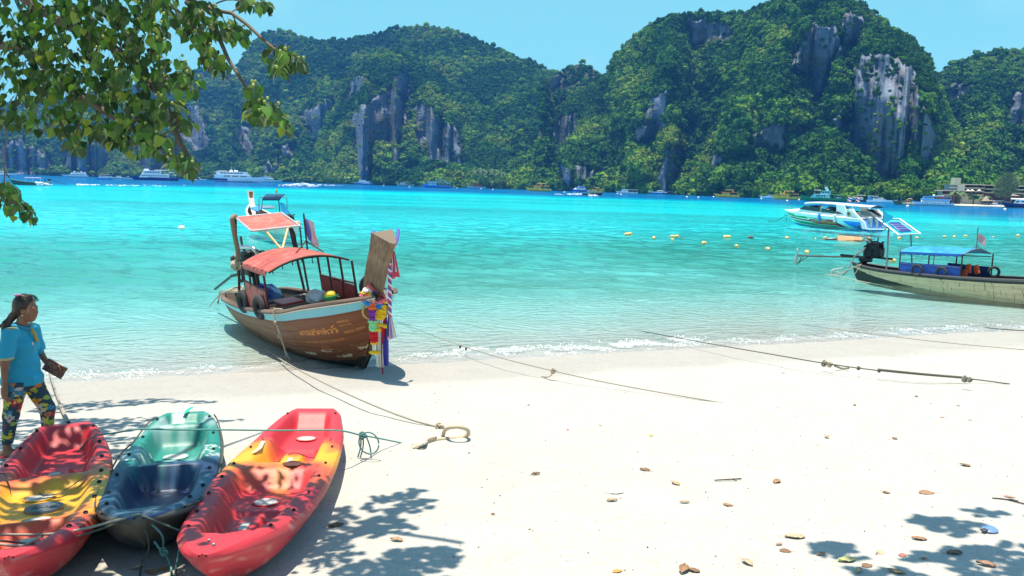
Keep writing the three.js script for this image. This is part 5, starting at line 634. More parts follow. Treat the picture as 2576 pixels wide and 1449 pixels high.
  part('stern_rope', [tube([[0.55, 0.62, 0.55], [0.0, 0.35, 0.6], [-0.7, 0.05, 0.6], [-1.3, 0.0, 0.5]], 0.018, 5, 20), tube([[-0.8, 0.02, 0.6], [0.2, 0.0, 0.9], [1.4, -0.01, 1.3], [2.8, -0.03, 1.6]], 0.016, 5, 24), tube([[0.5, 0.6, 0.56], [0.42, 0.3, 0.66], [0.3, 0.0, 0.8]], 0.014, 5, 14)], rope, t);
  part('flag_pole', [bar([5.0, 1.55, 0], [4.98, 2.38, 0], 0.018), bar([5.0, 1.72, 0], [4.85, 1.56, 0.15], 0.014), bar([5.0, 1.72, 0], [5.15, 1.56, -0.15], 0.014)], frame, t); part('flag', loft(lin(0, 1, 6).map((u) => lin(0, 1, 5).map((v) => [5.0 + 0.2 * u, 2.2 - 0.34 * v - 0.2 * u, -0.05 - 0.12 * u + 0.02 * Math.sin(5 * u + 4 * v)]))), std([0.6, 0.34, 0.38], 0.8), t);
  rightBoat.updateMatrixWorld(true);
  const j = thing('life_jacket', 'orange life jackets hung on the post of the white right hand longtail', 'life jacket', rightBoat.localToWorld(V(4.72, 0.55, 0.1))); j.rotation.y = rightBoat.rotation.y;
  for (const [x, y, z, r] of [[-0.25, 0.12, 0.3, 0.5], [0.05, 0.1, 0.1, -0.2], [0.3, 0.28, -0.2, 0.3], [0.12, 0.3, 0, 0.1]]) part('jacket', warp(rbox(0.2, 0.34, 0.12, 0, 0, 0, 0.05, 3), (v) => { v.x += 0.03 * noise(v.y * 9, v.z * 9); v.z += 0.03 * noise(v.x * 9, v.y * 9); }).rotateZ(r).translate(x, y, z), std([0.75, 0.1, 0.02], 0.7), j);
}
// ---------- the speedboat moored in the shallows ----------
{
  const B = V(34.42, 0, -80.9), t = thing('speedboat', 'white cabin speedboat with green, red and blue painted hull and two flags', 'speedboat', B); t.rotation.y = -2.826 - PI / 2;
  // side: near side is -z; u runs bow (0) to stern (1) on the picture
  const gun = [[13.1, 1.42, 0.02], [12.4, 1.4, 0.42], [11.2, 1.36, 0.95], [9.6, 1.3, 1.35], [7.5, 1.22, 1.6], [5, 1.14, 1.7], [2.5, 1.08, 1.7], [-0.9, 1.02, 1.65]], keel = [[12.3, 0.75], [11.6, 0.35], [10.8, -0.05], [9.2, -0.25], [7.2, -0.3], [4.9, -0.3], [2.5, -0.3], [-1.5, -0.25]];
  const G = (f, j) => curve(gun.map((g, q) => [q, g[j]]), f), Kk = (f, j) => curve(keel.map((g, q) => [q, g[j]]), f), N = 28;
  const pt = (i, v, sg) => { const f = i / N * 7, g = [G(f, 0), G(f, 1), G(f, 2)], k = [Kk(f, 0), Kk(f, 1)]; return [lerp(k[0], g[0], v), lerp(k[1], g[1], v), sg * g[2] * lerp(0.05, 1, Math.min(1, v * 1.7) ** 0.75) * lerp(0.86, 1, v)]; };
  const art = canvas(2048, 512, (c, w, h) => {
    c.fillStyle = '#e9eeee'; c.fillRect(0, 0, w, h); const poly = (col, ...p) => { c.fillStyle = col; c.beginPath(); for (let i = 0; i < p.length; i += 2) c[i ? 'lineTo' : 'moveTo'](p[i] * w, p[i + 1] * h); c.fill(); };
    poly('#0d9c4e', 0.0, 0.06, 0.24, 0.12, 0.26, 0.2, 0.36, 0.17, 0.5, 0.2, 0.63, 0.19, 0.64, 0.27, 0.5, 0.27, 0.42, 0.22, 0.44, 0.33, 0.2, 0.3, 0.17, 0.24, 0.18, 0.31, 0.0, 0.12);
    poly('#b4283c', 0.02, 0.2, 0.18, 0.36, 0.2, 0.32, 0.44, 0.38, 0.46, 0.3, 0.6, 0.3, 0.65, 0.3, 0.63, 0.2, 0.74, 0.2, 0.82, 0.72, 0.74, 0.7, 0.72, 0.6, 0.5, 0.62, 0.46, 0.5, 0.2, 0.44, 0.19, 0.5);
    poly('#0d9c4e', 0.02, 0.26, 0.19, 0.56, 0.21, 0.5, 0.46, 0.58, 0.5, 0.66, 0.71, 0.65, 0.73, 0.75, 0.81, 0.77, 0.6, 0.76, 0.3, 0.72, 0.14, 0.6);
    poly('#2a7cf0', 0.82, 0.2, 1, 0.2, 1, 0.92, 0.93, 0.92); for (let i = 0; i < 3; i++) poly('#8fe0ee', 0.745 + i * 0.028, 0.2, 0.76 + i * 0.028, 0.2, 0.86 + i * 0.028, 0.8, 0.845 + i * 0.028, 0.8);
    poly('#1b6ed0', 0.08, 0.78, 0.3, 0.8, 0.85, 0.85, 0.93, 0.92, 1, 0.92, 1, 1, 0, 1);
    c.fillStyle = '#d9a93a'; c.font = 'bold 110px sans-serif'; c.fillText('CHAO KOH GROUP', 0.475 * w, 0.52 * h, 0.27 * w); c.fillStyle = '#e8d9a0'; c.font = 'bold 30px sans-serif'; c.fillText('888 7', 0.09 * w, 0.16 * h);
    c.fillStyle = '#c79a3a'; c.beginPath(); c.arc(0.955 * w, 0.55 * h, 46, 0, 7); c.fill(); c.fillStyle = '#3a4a7a'; c.beginPath(); c.arc(0.955 * w, 0.55 * h, 32, 0, 7); c.fill();
  });
  const am = new THREE.MeshStandardMaterial({ map: art, roughness: 0.3, side: THREE.DoubleSide }), wh = std([0.74, 0.77, 0.78], 0.3), whs = [];
  for (const sg of [-1, 1]) part('hull_side', loft(lin(0, N, N + 1).map((i) => lin(0, 1, 9).map((v) => pt(i, v, sg))), false, (i, j) => [clamp((13.1 - pt(i, j / 8, sg)[0]) / 14), j / 8]), am, t);
  part('transom', fan([...lin(0, 1, 6).map((v) => pt(N, v, 1)), ...lin(1, 0, 6).map((v) => pt(N, v, -1))]), std([0.08, 0.3, 0.72], 0.35), t);
  part('rub_rail', [-1, 1].map((sg) => loft(lin(0, N, N + 1).map((i) => { const p = pt(i, 1, sg); return [[p[0], p[1] - 0.05, p[2] + sg * 0.03], [p[0], p[1] + 0.06, p[2] + sg * 0.06], [p[0], p[1] + 0.12, p[2] * 0.97]]; }))), wh, t);
  part('foredeck', loft(lin(0, N, N + 1).map((i) => lin(-1, 1, 9).map((z) => { const p = pt(i, 1, 1), x = p[0], up = 0.32 * (1 - z * z) * smooth(13, 9.5, x) * smooth(-1.5, 2, x); return [x, p[1] + 0.1 + up, z * p[2] * 0.97]; }))), wh, t);
  // cabin side wall with its long dark window
  const side = (sg) => extrude([[9.2, 1.3], [8.2, 1.75], [1.8, 1.5], [0.75, 1.9], [-0.9, 1.05], [-0.9, 1.0], [9.2, 1.28]], 0.08, 0.01, sg * 1.5 - 0.04); part('cabin_side', side(-1), wh, t); part('cabin_side', side(1), wh, t);
  for (const sg of [-1, 1]) { part('side_window', extrude([[8.5, 1.68], [7.7, 2.06], [4.6, 1.86], [2.4, 1.62], [1.65, 1.44], [2.6, 1.42], [6, 1.54]], 0.05, 0.01, sg * 1.55 - 0.025), glassDark, t); part('window_bar', bar([5.1, 1.52, sg * 1.585], [4.95, 1.92, sg * 1.585], 0.03), wh, t); part('roof_pillar', extrude([[2.75, 1.55], [1.2, 1.55], [1.75, 2.3], [2.85, 2.3]], 0.1, 0.02, sg * 1.45 - 0.05), wh, t); part('stern_arch', extrude([[1.2, 1.95], [0.5, 1.95], [-1.5, 0.75], [-1.75, 0.2], [-1.2, 0.2], [-0.9, 0.9]], 0.14, 0.03, sg * 1.62 - 0.07), std([0.7, 0.7, 0.7], 0.4), t); part('rear_strut', bar([1.0, 2.25, sg * 1.2], [-0.3, 1.35, sg * 1.55], 0.05), wh, t); }
  part('arch_window', extrude([[1.9, 1.95], [0.3, 1.4], [-0.2, 1.35], [0.9, 1.95]], 0.05, 0.01, 1.35), glassDark, t);
  part('logo_disc', [new THREE.CylinderGeometry(0.24, 0.24, 0.04, 24).rotateX(PI / 2).translate(0.85, 1.5, -1.6)], std([0.55, 0.36, 0.08], 0.5), t); part('logo_centre', new THREE.CylinderGeometry(0.17, 0.17, 0.05, 24).rotateX(PI / 2).translate(0.85, 1.5, -1.6), std([0.12, 0.1, 0.08], 0.5), t);
  part('hardtop', loft(lin(0, 1, 14).map((u) => { const x = lerp(9.2, -1.15, u), hw = 1.35 * Math.min(1, 0.35 + u * 4, (1 - u) * 5 + 0.5), y = 2.3 + 0.22 * Math.sin(Math.min(1, u * 2.6) * PI * 0.5) - 0.28 * u; return [...lin(-1, 1, 9).map((z) => [x, y + 0.12 * (1 - z * z), z * hw]), ...lin(1, -1, 5).map((z) => [x, y - 0.07, z * hw * 0.96]), [x, y, -hw]]; })), wh, t);
  part('windscreen', loft([[[8.4, 1.7, -0.95], [8.4, 1.75, 0], [8.4, 1.7, 0.95]], [[7.7, 2.08, -0.9], [7.75, 2.14, 0], [7.7, 2.08, 0.9]]]), glassDark, t);
  part('seat_back', [rbox(0.4, 0.6, 2.2, 4.2, 1.75, 0, 0.08), rbox(0.3, 0.5, 0.5, 3.6, 1.9, -0.6, 0.08)], std([0.03, 0.03, 0.035], 0.6), t);
  for (const [x, z, k] of [[4.95, -1.78, 0], [2.6, -1.78, 1]]) { part('fender', new THREE.CapsuleGeometry(0.14, 0.55, 4, 12).translate(x, 0.98, z), k ? std([0.72, 0.72, 0.7], 0.5) : std([0.02, 0.24, 0.7], 0.4), t); part('fender_line', bar([x, 1.35, z], [x - 0.1, 1.75, -1.55], 0.012), rope, t); }
  for (const [x, z] of [[2.55, -0.5], [2.35, 0.35]]) { const P0 = V(x, 2.4, z); part('flag_staff', bar(P0, P0.clone().add(V(-0.12, 0.85, 0)), 0.015), steel, t); const cols = [[0.55, 0.02, 0.03], [0.75, 0.75, 0.76], [0.04, 0.06, 0.3], [0.04, 0.06, 0.3], [0.75, 0.75, 0.76], [0.55, 0.02, 0.03]]; const g = mg(cols.map((c, k) => paint(loft([0, 1].map((v) => lin(0, 1, 7).map((u) => [x - 0.1 + 0.016 * (k + v) - 0.62 * u, 3.22 - (k + v) * 0.085 - 0.14 * u + 0.02 * Math.sin(u * 8), z + 0.06 * Math.sin(u * 6)]))), () => c))); part('flag', g, new THREE.MeshStandardMaterial({ vertexColors: true, roughness: 0.8, side: THREE.DoubleSide }), t); }
  const bodyM = std([0.42, 0.45, 0.5], 0.3, { metalness: 0.3 });
  for (const z of [-0.7, 0, 0.7]) { part('outboard_engine', [rbox(0.5, 0.5, 0.4, -1.05, 1.05, z, 0.14, 4), rbox(0.35, 0.5, 0.26, -1.15, 0.6, z, 0.08), rbox(0.2, 0.6, 0.12, -1.25, 0.2, z, 0.04), bar([-1.05, 0.75, z], [-0.8, 0.6, z], 0.08)], bodyM, t); }
  part('swim_platform', rbox(0.9, 0.07, 3.1, -1.5, 0.14, 0, 0.03), std([0.6, 0.75, 0.82], 0.4), t); part('boarding_ladder', [bar([-1.2, 0.15, 1.1], [-1.1, 1.0, 1.1], 0.025), bar([-1.2, 0.15, 1.45], [-1.1, 1.0, 1.45], 0.025), ...[0.35, 0.6, 0.85].map((y) => bar([-1.16, y, 1.1], [-1.16, y, 1.45], 0.02)), bar([-0.9, 1.25, -1.2], [-0.9, 1.25, 1.5], 0.025)], steel, t);
  part('bow_rail', [tube(lin(0.6, 9, 12).map((i) => { const p = pt(i, 1, -1); return [p[0], p[1] + 0.35, p[2] * 0.9]; }), 0.018, 5, 30), tube(lin(0.6, 9, 12).map((i) => { const p = pt(i, 1, 1); return [p[0], p[1] + 0.35, p[2] * 0.9]; }), 0.018, 5, 30)], steel, t);
  part('cabin_lamp', new THREE.SphereGeometry(0.09, 10, 8).translate(7.4, 2.36, -1.0), std([0.8, 0.5, 0.1], 0.4), t);
  t.updateMatrixWorld(true);
  const a = t.localToWorld(V(12.75, 0.9, 0)), b = onLevel(1931, 556); const r = thing('mooring_line', 'dark mooring line from the painted speedboat bow into the water', 'rope', a); part('line', [tube([[0, 0, 0], b.clone().sub(a).multiplyScalar(0.5).add(V(0, -0.3, 0)), b.clone().sub(a)], 0.03, 5, 20), tube([[0, 0, 0], [0.02, -0.4, 0.02], [-0.02, -0.88, 0]], 0.025, 5, 8)], darkRope, r);
}
// ---------- buoy line and drifting wreckage ----------
{
  const yl = std([0.72, 0.5, 0.2], 0.6), f = thing('buoy', 'x', 'buoy', onLevel(1576, 591), 0.3, 'yellow floats of the swimming line');
  part('float', new THREE.SphereGeometry(0.2, 16, 10).scale(1.25, 0.8, 0.8).translate(0, 0.05, 0), yl, f); part('seam', new THREE.TorusGeometry(0.163, 0.014, 5, 18).rotateY(PI / 2).translate(0, 0.05, 0), std([0.5, 0.33, 0.08], 0.6), f); part('eye', new THREE.TorusGeometry(0.05, 0.015, 5, 10).translate(0.28, 0.05, 0), std([0.4, 0.3, 0.1], 0.6), f);
  const L = [[1584, 589.5], [1645, 600.5], [1692, 596.5], [1703, 596], [1691, 604], [1771, 613], [1823, 597], [1832, 597.5], [1853, 620.5], [1931, 627.5], [1980, 600], [2029, 636], [2245, 658], [2163, 599.5], [2183, 600.5], [2262, 600.5], [2306, 599], [2376, 596.5], [2400, 597], [2429, 594.5], [2459, 597], [2498, 596.5], [2561, 594], [2051, 601.5], [2075, 599]];
  { const all = [[1576, 591], ...L].map((p) => p[0]).sort((a, b) => a - b), lab = (x) => `yellow float of the swimming line, ${nth[all.indexOf(x)]} from the left`; f.userData.label = lab(1576); f.scale.setScalar(0.8);
    L.forEach(([x, y], i) => { const p = onLevel(x, y), c = copy(f, lab(x), [p.x, 0, p.z], i * 1.3), s = [1, 1, 1, 1, 0.75, 1, 1, 1.05, 0.9, 0.85, 1, 1, 1, 1, 1, 1.05, 0.8, 0.85, 0.9, 0.8, 0.6, 0.5, 1.0, 0.6, 0.8][i] ?? 1; c.scale.setScalar(s * 0.8); }); }
  const lines = []; const seg = (a, b) => lines.push(tube([onLevel(...a), onLevel((a[0] + b[0]) / 2, (a[1] + b[1]) / 2).setY(-0.04), onLevel(...b)], 0.014, 4, 10)); [[1692, 596.5, 1660, 598], [1703, 596, 1745, 598], [1853, 620.5, 1895, 628], [2029, 636, 2075, 643], [1703, 596, 1722, 599]].forEach(([a, b, c, d]) => seg([a, b], [c, d])); tag(part('float_line', lines, rope), 'thin rope linking the yellow floats of the swimming line', 'rope', null);
  const w = onLevel(457, 576), b = thing('buoy', 'single white float drifting left of the beached longtail', 'buoy', w); part('float', new THREE.SphereGeometry(0.22, 16, 10).scale(1, 0.85, 1).translate(0, 0.06, 0), paintMat(0xf0e8d8), b); part('ring', new THREE.TorusGeometry(0.06, 0.015, 5, 10).translate(0, 0.26, 0), steel, b);
  const q = onLevel(1927 - 174 + 238, 596), dk = thing('buoy', 'small dark red float among the yellow floats', 'buoy', onLevel(1888, 598.5)); part('float', new THREE.SphereGeometry(0.16, 14, 8).scale(1.4, 0.6, 0.8).translate(0, 0.04, 0), paintMat(0x6a4038), dk); part('eye', new THREE.TorusGeometry(0.04, 0.012, 5, 10).translate(0.22, 0.04, 0), rust, dk);
}
{
  const p = onLevel(2115, 606), t = thing('wreckage', 'broken wooden planking adrift between yellow floats, below the painted speedboat', 'debris', p, -0.25), k = 3.6 / 3.2, pl = std([0.5, 0.27, 0.13], 0.8), dkw = std([0.12, 0.06, 0.04], 0.8);
  for (let i = 0; i < 3; i++) part('board', rbox(0.62, 0.05, 0.62, 0.05 + i * 0.62, 0.28 - i * 0.03, 0, 0.015).rotateX(0.75), i === 1 ? std([0.56, 0.31, 0.15], 0.8) : pl, t);
  part('beam', bar([-0.3, 0.08, 0.3], [2.1, 0.1, 0.25], 0.045), dkw, t); part('beam', bar([-0.2, 0.52, -0.2], [1.6, 0.42, -0.2], 0.04), dkw, t); part('beam', bar([1.5, 0.05, 0.3], [2.3, 0.62, -0.1], 0.04), dkw, t); part('beam', bar([1.9, 0.35, 0.1], [2.4, 0.02, 0.3], 0.035), dkw, t); part('beam', bar([2.0, 0.02, 0.2], [2.6, 0.3, 0], 0.035), dkw, t);
  part('beam', rbox(0.9, 0.1, 0.25, -0.75, 0.1, 0.1, 0.03), dkw, t); part('beam', bar([-1.6, 0.02, 0.1], [-0.3, 0.2, 0], 0.05), std([0.35, 0.2, 0.13], 0.8), t); part('beam', rbox(0.4, 0.08, 0.2, -0.8, 0.24, 0, 0.03).rotateZ(0.1), std([0.7, 0.66, 0.6], 0.7), t);
  t.scale.setScalar(0.9);
}
// ---------- hotel and its small beach ----------
const hz = (x, y) => [(3650 + x / 5.776) * 0.6289, (660 + y / 5.776) * 0.6289];
{
  const D = 338, base = atDepth(...hz(1700, 850), D), U = atDepth(...hz(1000, 600), D), pxm = D / FOCAL / 5.776 * 0.6289; // metres per zoomed pixel
  const X = (x) => atDepth(...hz(x, 600), D).x, Y = (x, y) => atDepth(...hz(x, y), D).y;
  const conc = tarp([196, 184, 150], [222, 212, 182]), brick = std([0.11, 0.05, 0.035], 0.8), dark = std([0.03, 0.03, 0.035], 0.5), teal = std([0.12, 0.2, 0.19], 0.7), slab = std([0.5, 0.44, 0.3], 0.8);
  // main block: three storeys of balconies
  function wing(name, label, x0, x1, ytop, ybot, floors, depth) {
    const t = thing(name, label, 'hotel', [X((x0 + x1) / 2), 0, -depth]), w = X(x1) - X(x0), xm = (x0 + x1) / 2, y1 = Y(xm, ytop), y0 = Y(xm, ybot), fh = (y1 - y0) / floors, k = depth / D;
    part('back_wall', box(w * k, y1 * k + 1, 0.4, 0, (y1 * k - 1) / 2, -3), brick, t); part('roof', rbox(w * k + 0.8, 0.35, 7, 0, y1 * k + 0.1, -2.2, 0.08), slab, t);
    for (let f = 0; f < floors; f++) { const y = (y0 + f * fh) * k; part('balcony', [rbox(w * k + 0.3, 0.3, 1.6, 0, y, 0.2, 0.05), rbox(w * k + 0.3, fh * k * 0.2, 0.15, 0, y + fh * k * 0.12, 0.98, 0.03)], slab, t); const n = Math.max(3, Math.round(w / 3.4)); for (let i = 0; i <= n; i++) part('wall_pier', box(0.35, fh * k, 3, -w * k / 2 + w * k * i / n, y + fh * k / 2, -1.5), i % 2 ? brick : teal, t); for (let i = 0; i < n; i++) part('window', box(w * k / n * 0.5, fh * k * 0.6, 0.1, -w * k / 2 + w * k * (i + 0.5) / n, y + fh * k * 0.5, -2.74), glassDark, t); }
    return t;
  }
  wing('hotel_wing', 'three storey hotel wing with brown balconies left of the casuarina', 1190, 1620, 462, 690, 3, D); wing('hotel_wing', 'long hotel wing of stacked balconies running off the right edge', 1700, 2700, 488, 655, 2, D + 1);
  { const t = thing('stair_tower', 'pale stair tower with white grilles between the hotel wings', 'tower', [X(1010), 0, -D + 0.6]), w = X(1190) - X(840), y1 = Y(1010, 448), y0 = Y(1010, 600); part('wall', [box(w * 0.46, y1 + 1, 5, -w * 0.27, (y1 - 1) / 2, -2), box(w * 0.54, y1 + 1, 4.6, w * 0.23, (y1 - 1) / 2, -2.3)], teal, t); part('roof_block', rbox(X(1130) - X(985), 2.6, 3, 0.2, y1 + 1.3, -2, 0.05), conc, t); for (let r = 0; r < 2; r++) for (let i = 0; i < 9; i++) part('grille_fin', box(0.25, (y1 - y0) * 0.38, 0.3, w * 0.0 + i * w * 0.055, y1 - (y1 - y0) * (0.27 + 0.48 * r), 0.15), paintMat(0xf2efe6), t); for (const q of [0.02, 0.5, 0.98]) part('floor_band', box(w * 1.02, 0.4, 0.5, 0, y1 - (y1 - y0) * q, 0.3), conc, t); }
  wing('low_lodge', 'low brick lodge with flat roof left of the hotel tower', 455, 900, 590, 690, 1, D - 8);
  // thatched hut and open pavilions
  { const p = [X(1130), 0, -D + 18], t = thing('thatched_hut', 'cone roofed thatched hut on the hotel beach', 'hut', p), r = (X(1215) - X(1040)) / 2, yt = Y(1130, 690), yb = Y(1130, 812); part('roof', new THREE.ConeGeometry(r, yt - yb, 18, 3).translate(0, (yt + yb) / 2, 0), std([0.36, 0.29, 0.2], 0.95), t); for (let i = 0; i < 6; i++) part('post', bar([r * 0.7 * Math.cos(i * 1.05), 0, r * 0.7 * Math.sin(i * 1.05)], [r * 0.7 * Math.cos(i * 1.05), yb + 0.3, r * 0.7 * Math.sin(i * 1.05)], 0.14), darkWood, t); }
  const pav = (label, x0, x1, y0, y1, dz) => { const t = thing('pavilion', label, 'pavilion', [X((x0 + x1) / 2), 0, -D + dz]), w = X(x1) - X(x0), a = Y((x0 + x1) / 2, y0), b = Y((x0 + x1) / 2, y1), sh = new THREE.ConeGeometry(w * 0.62, a - b, 4, 1).rotateY(PI / 4).scale(1, 1, 0.6).translate(0, (a + b) / 2, 0); part('roof', sh, std([0.3, 0.26, 0.22], 0.9), t); for (const s of [-1, 1]) for (const q of [-1, 0, 1]) part('post', bar([q * w * 0.38, 0, s * w * 0.2], [q * w * 0.38, b + 0.2, s * w * 0.2], 0.16), darkWood, t); };
  pav('grey roofed beach pavilion right of the casuarina', 1850, 2130, 665, 705, 10); pav('grey roofed pavilion behind the navy cabin boat', 2460, 2700, 680, 735, 10); pav('little brown roofed shelter left of the casuarina trunk', 1310, 1470, 790, 815, 14); pav('tilted brown awning roof beside the blue speedboat', 2030, 2210, 770, 850, 12);
  for (const [x, w] of [[1285, 'middle'], [1445, 'rightmost'], [1190, 'leftmost']]) { const t = thing('parasol', `white parasol on the hotel terrace, ${w} of the three`, 'parasol', [X(x), Y(x, 690), -D + 3], 0, 'white parasols on the hotel terrace'); part('canopy', new THREE.ConeGeometry(0.85, 0.5, 10).translate(0, 2.0, 0), paintMat(0xf3f3f0), t); part('pole', bar([0, 0, 0], [0, 2, 0], 0.05), steel, t); }
  const terrace = thing('terrace_wall', 'pale terrace wall of the hotel above the beach', 'wall', [X(1300), 0, -D + 2]); part('wall', box(X(1520) - X(1080), Y(1300, 690), 1, 0, Y(1300, 690) / 2, 0), slab, terrace); part('coping', box(X(1520) - X(1080) + 0.4, 0.3, 1.3, 0, Y(1300, 690) + 0.1, 0), conc, terrace);
  tag(part('hotel_beach', warp(new THREE.BoxGeometry(70, 1.6, 24, 50, 1, 8), (v) => { v.y += 0.25 * noise(v.x * 0.2, v.z * 0.3) - smooth(4, 12, v.z) * 1.1; }).translate(X(1500), -0.45, -D + 16), std([0.56, 0.5, 0.38], 0.95)), 'strip of pale sand in front of the hotel', null, null, 'structure');
  // casuarina
  const tr = thing('casuarina_tree', 'tall feathery casuarina tree in front of the hotel', 'tree', [X(1640), 0.6, -D + 15]), H = Y(1640, 300), R = rnd(88), l = [], tw = [];
  for (let i = 0; i < 850; i++) { const u = R() ** 0.8, y = lerp(0.24, 1.02, u) * H, rad = H * 0.38 * Math.sin(PI * clamp(lerp(0.12, 0.97, u))) ** 0.8 * Math.sqrt(R()), a = R() * 6.28, c = V(Math.cos(a) * rad + 0.14 * H * (u - 0.4), y, Math.sin(a) * rad); for (let k = 0; k < 6; k++) { const d = V(R() - 0.5, R() * 0.9 + 0.1, R() - 0.5).normalize(), e = c.clone().addScaledVector(d, 0.9 + 1.2 * R()), s = V(R() - 0.5, R() - 0.5, R() - 0.5).multiplyScalar(0.28); l.push(c.x - s.x, c.y - s.y, c.z - s.z, c.x + s.x, c.y + s.y, c.z + s.z, e.x, e.y, e.z); } }
  const g = new THREE.BufferGeometry(); g.setAttribute('position', new THREE.Float32BufferAttribute(l, 3)); g.computeVertexNormals(); part('foliage', g, std([0.15, 0.22, 0.1], 0.9), tr); part('trunk', [bar([0, 0, 0], [0.4, H * 0.45, 0], 0.4, 8, 0.24), bar([0.4, H * 0.45, 0], [0.9, H * 0.9, 0], 0.24, 7, 0.06), bar([0.2, H * 0.28, 0], [-2.4, H * 0.6, 0.5], 0.15, 6, 0.05), bar([0.3, H * 0.36, 0], [2.8, H * 0.62, -0.5], 0.14, 6, 0.05)], std([0.12, 0.09, 0.07], 0.9), tr);
  // broad leaved beach trees and palms
  const leafy = (label, x, y, w, h, col, seed) => { const t = thing('beach_tree', label, 'tree', [X(x), 0.4, -D + 14]), r = w * pxm; const c = part('crown', mg([0, 1, 2, 3, 4].map((k) => crowns[k % 4].clone().scale(r * 0.62, r * 0.6, r * 0.62).rotateY(k * 1.3).translate(Math.cos(k * 1.26) * r * 0.5, Y(x, y) - r * 0.75 + (k % 2) * r * 0.3, Math.sin(k * 1.26) * r * 0.4))), std(col, 0.8), t); part('trunk', bar([0, 0, 0], [0.2, Y(x, y), 0], 0.3, 7, 0.18), std([0.1, 0.075, 0.055], 0.9), t); };
  leafy('round dark green tree between the lodge and the thatched hut', 985, 720, 110, 0, [0.04, 0.11, 0.03], 1); leafy('bright green round tree beside the grey pavilion', 2195, 720, 80, 0, [0.12, 0.2, 0.015], 2); leafy('low spreading green tree behind the navy cabin boat', 2350, 780, 130, 0, [0.06, 0.17, 0.03], 3);
  const palm = (label, x, y, s) => { const t = thing('palm_tree', label, 'tree', [X(x), 0.4, -D + 12]), top = V(0.5, Y(x, y), 0); part('trunk', tube([[0, 0, 0], [0.1, top.y * 0.5, 0], top], 0.2, 6, 10), std([0.16, 0.13, 0.1], 0.9), t); const R = rnd(x); for (let i = 0; i < 13; i++) { const a = i * 0.49 + R() * 0.3, up = 0.2 + 0.7 * R(), L = s * (0.8 + 0.3 * R()); part('frond', loft(lin(0, 1, 7).map((u) => { const d = L * u, y2 = top.y + L * (up * u - 0.95 * u * u), w = 0.45 * Math.sin(PI * clamp(u + 0.08)) + 0.03; return [[top.x + Math.cos(a) * d - Math.sin(a) * w, y2 - w * 0.6, Math.sin(a) * d + Math.cos(a) * w], [top.x + Math.cos(a) * d, y2, Math.sin(a) * d], [top.x + Math.cos(a) * d + Math.sin(a) * w, y2 - w * 0.6, Math.sin(a) * d - Math.cos(a) * w]]; })), std([0.07, 0.15, 0.04], 0.7), t); } };
  palm('coconut palm beside the navy cabin boat', 2360, 640, 5); palm('small palm right of the thatched hut', 1250, 760, 3.2); palm('young palm at the left foot of the lodge', 600, 660, 3.4); palm('young palm in front of the lodge windows', 740, 660, 3.2);
  const grove = (px, py, s, w) => { const p0 = onLevel(px, 472.5), d = table(shoreD, px) * 0.985, x = dirOf(px, 470)[0] * d, t = thing('palm_tree', `coconut palm above the brown cabin boat, ${w} from the left in its grove`, 'tree', [x, 0.3, -d], 0, 'coconut palms of the far grove'), y = atDepth(px, py, d).y; part('trunk', tube([[0, 0, 0], [0.3, y * 0.6, 0], [0.2, y, 0]], 0.25, 5, 8), std([0.18, 0.15, 0.12], 0.9), t); const R = rnd(px * 3); for (let i = 0; i < 12; i++) { const a = i * 0.53 + R() * 0.3, up = 0.2 + 0.7 * R(), L = s * (0.8 + 0.3 * R()); part('frond', loft(lin(0, 1, 6).map((u) => { const q = L * u, y2 = y + L * (up * u - 0.95 * u * u), w = 0.5 * Math.sin(PI * clamp(u + 0.08)) + 0.03; return [[0.2 + Math.cos(a) * q - Math.sin(a) * w, y2 - w * 0.6, Math.sin(a) * q + Math.cos(a) * w], [0.2 + Math.cos(a) * q, y2, Math.sin(a) * q], [0.2 + Math.cos(a) * q + Math.sin(a) * w, y2 - w * 0.6, Math.sin(a) * q - Math.cos(a) * w]]; })), std([0.09, 0.15, 0.06], 1), t); } };
  for (const [i, [x, y]] of [[1198, 432], [1212, 428], [1226, 433], [1243, 430], [1258, 437]].entries()) grove(x, y, 6.5, nth[i]);
}
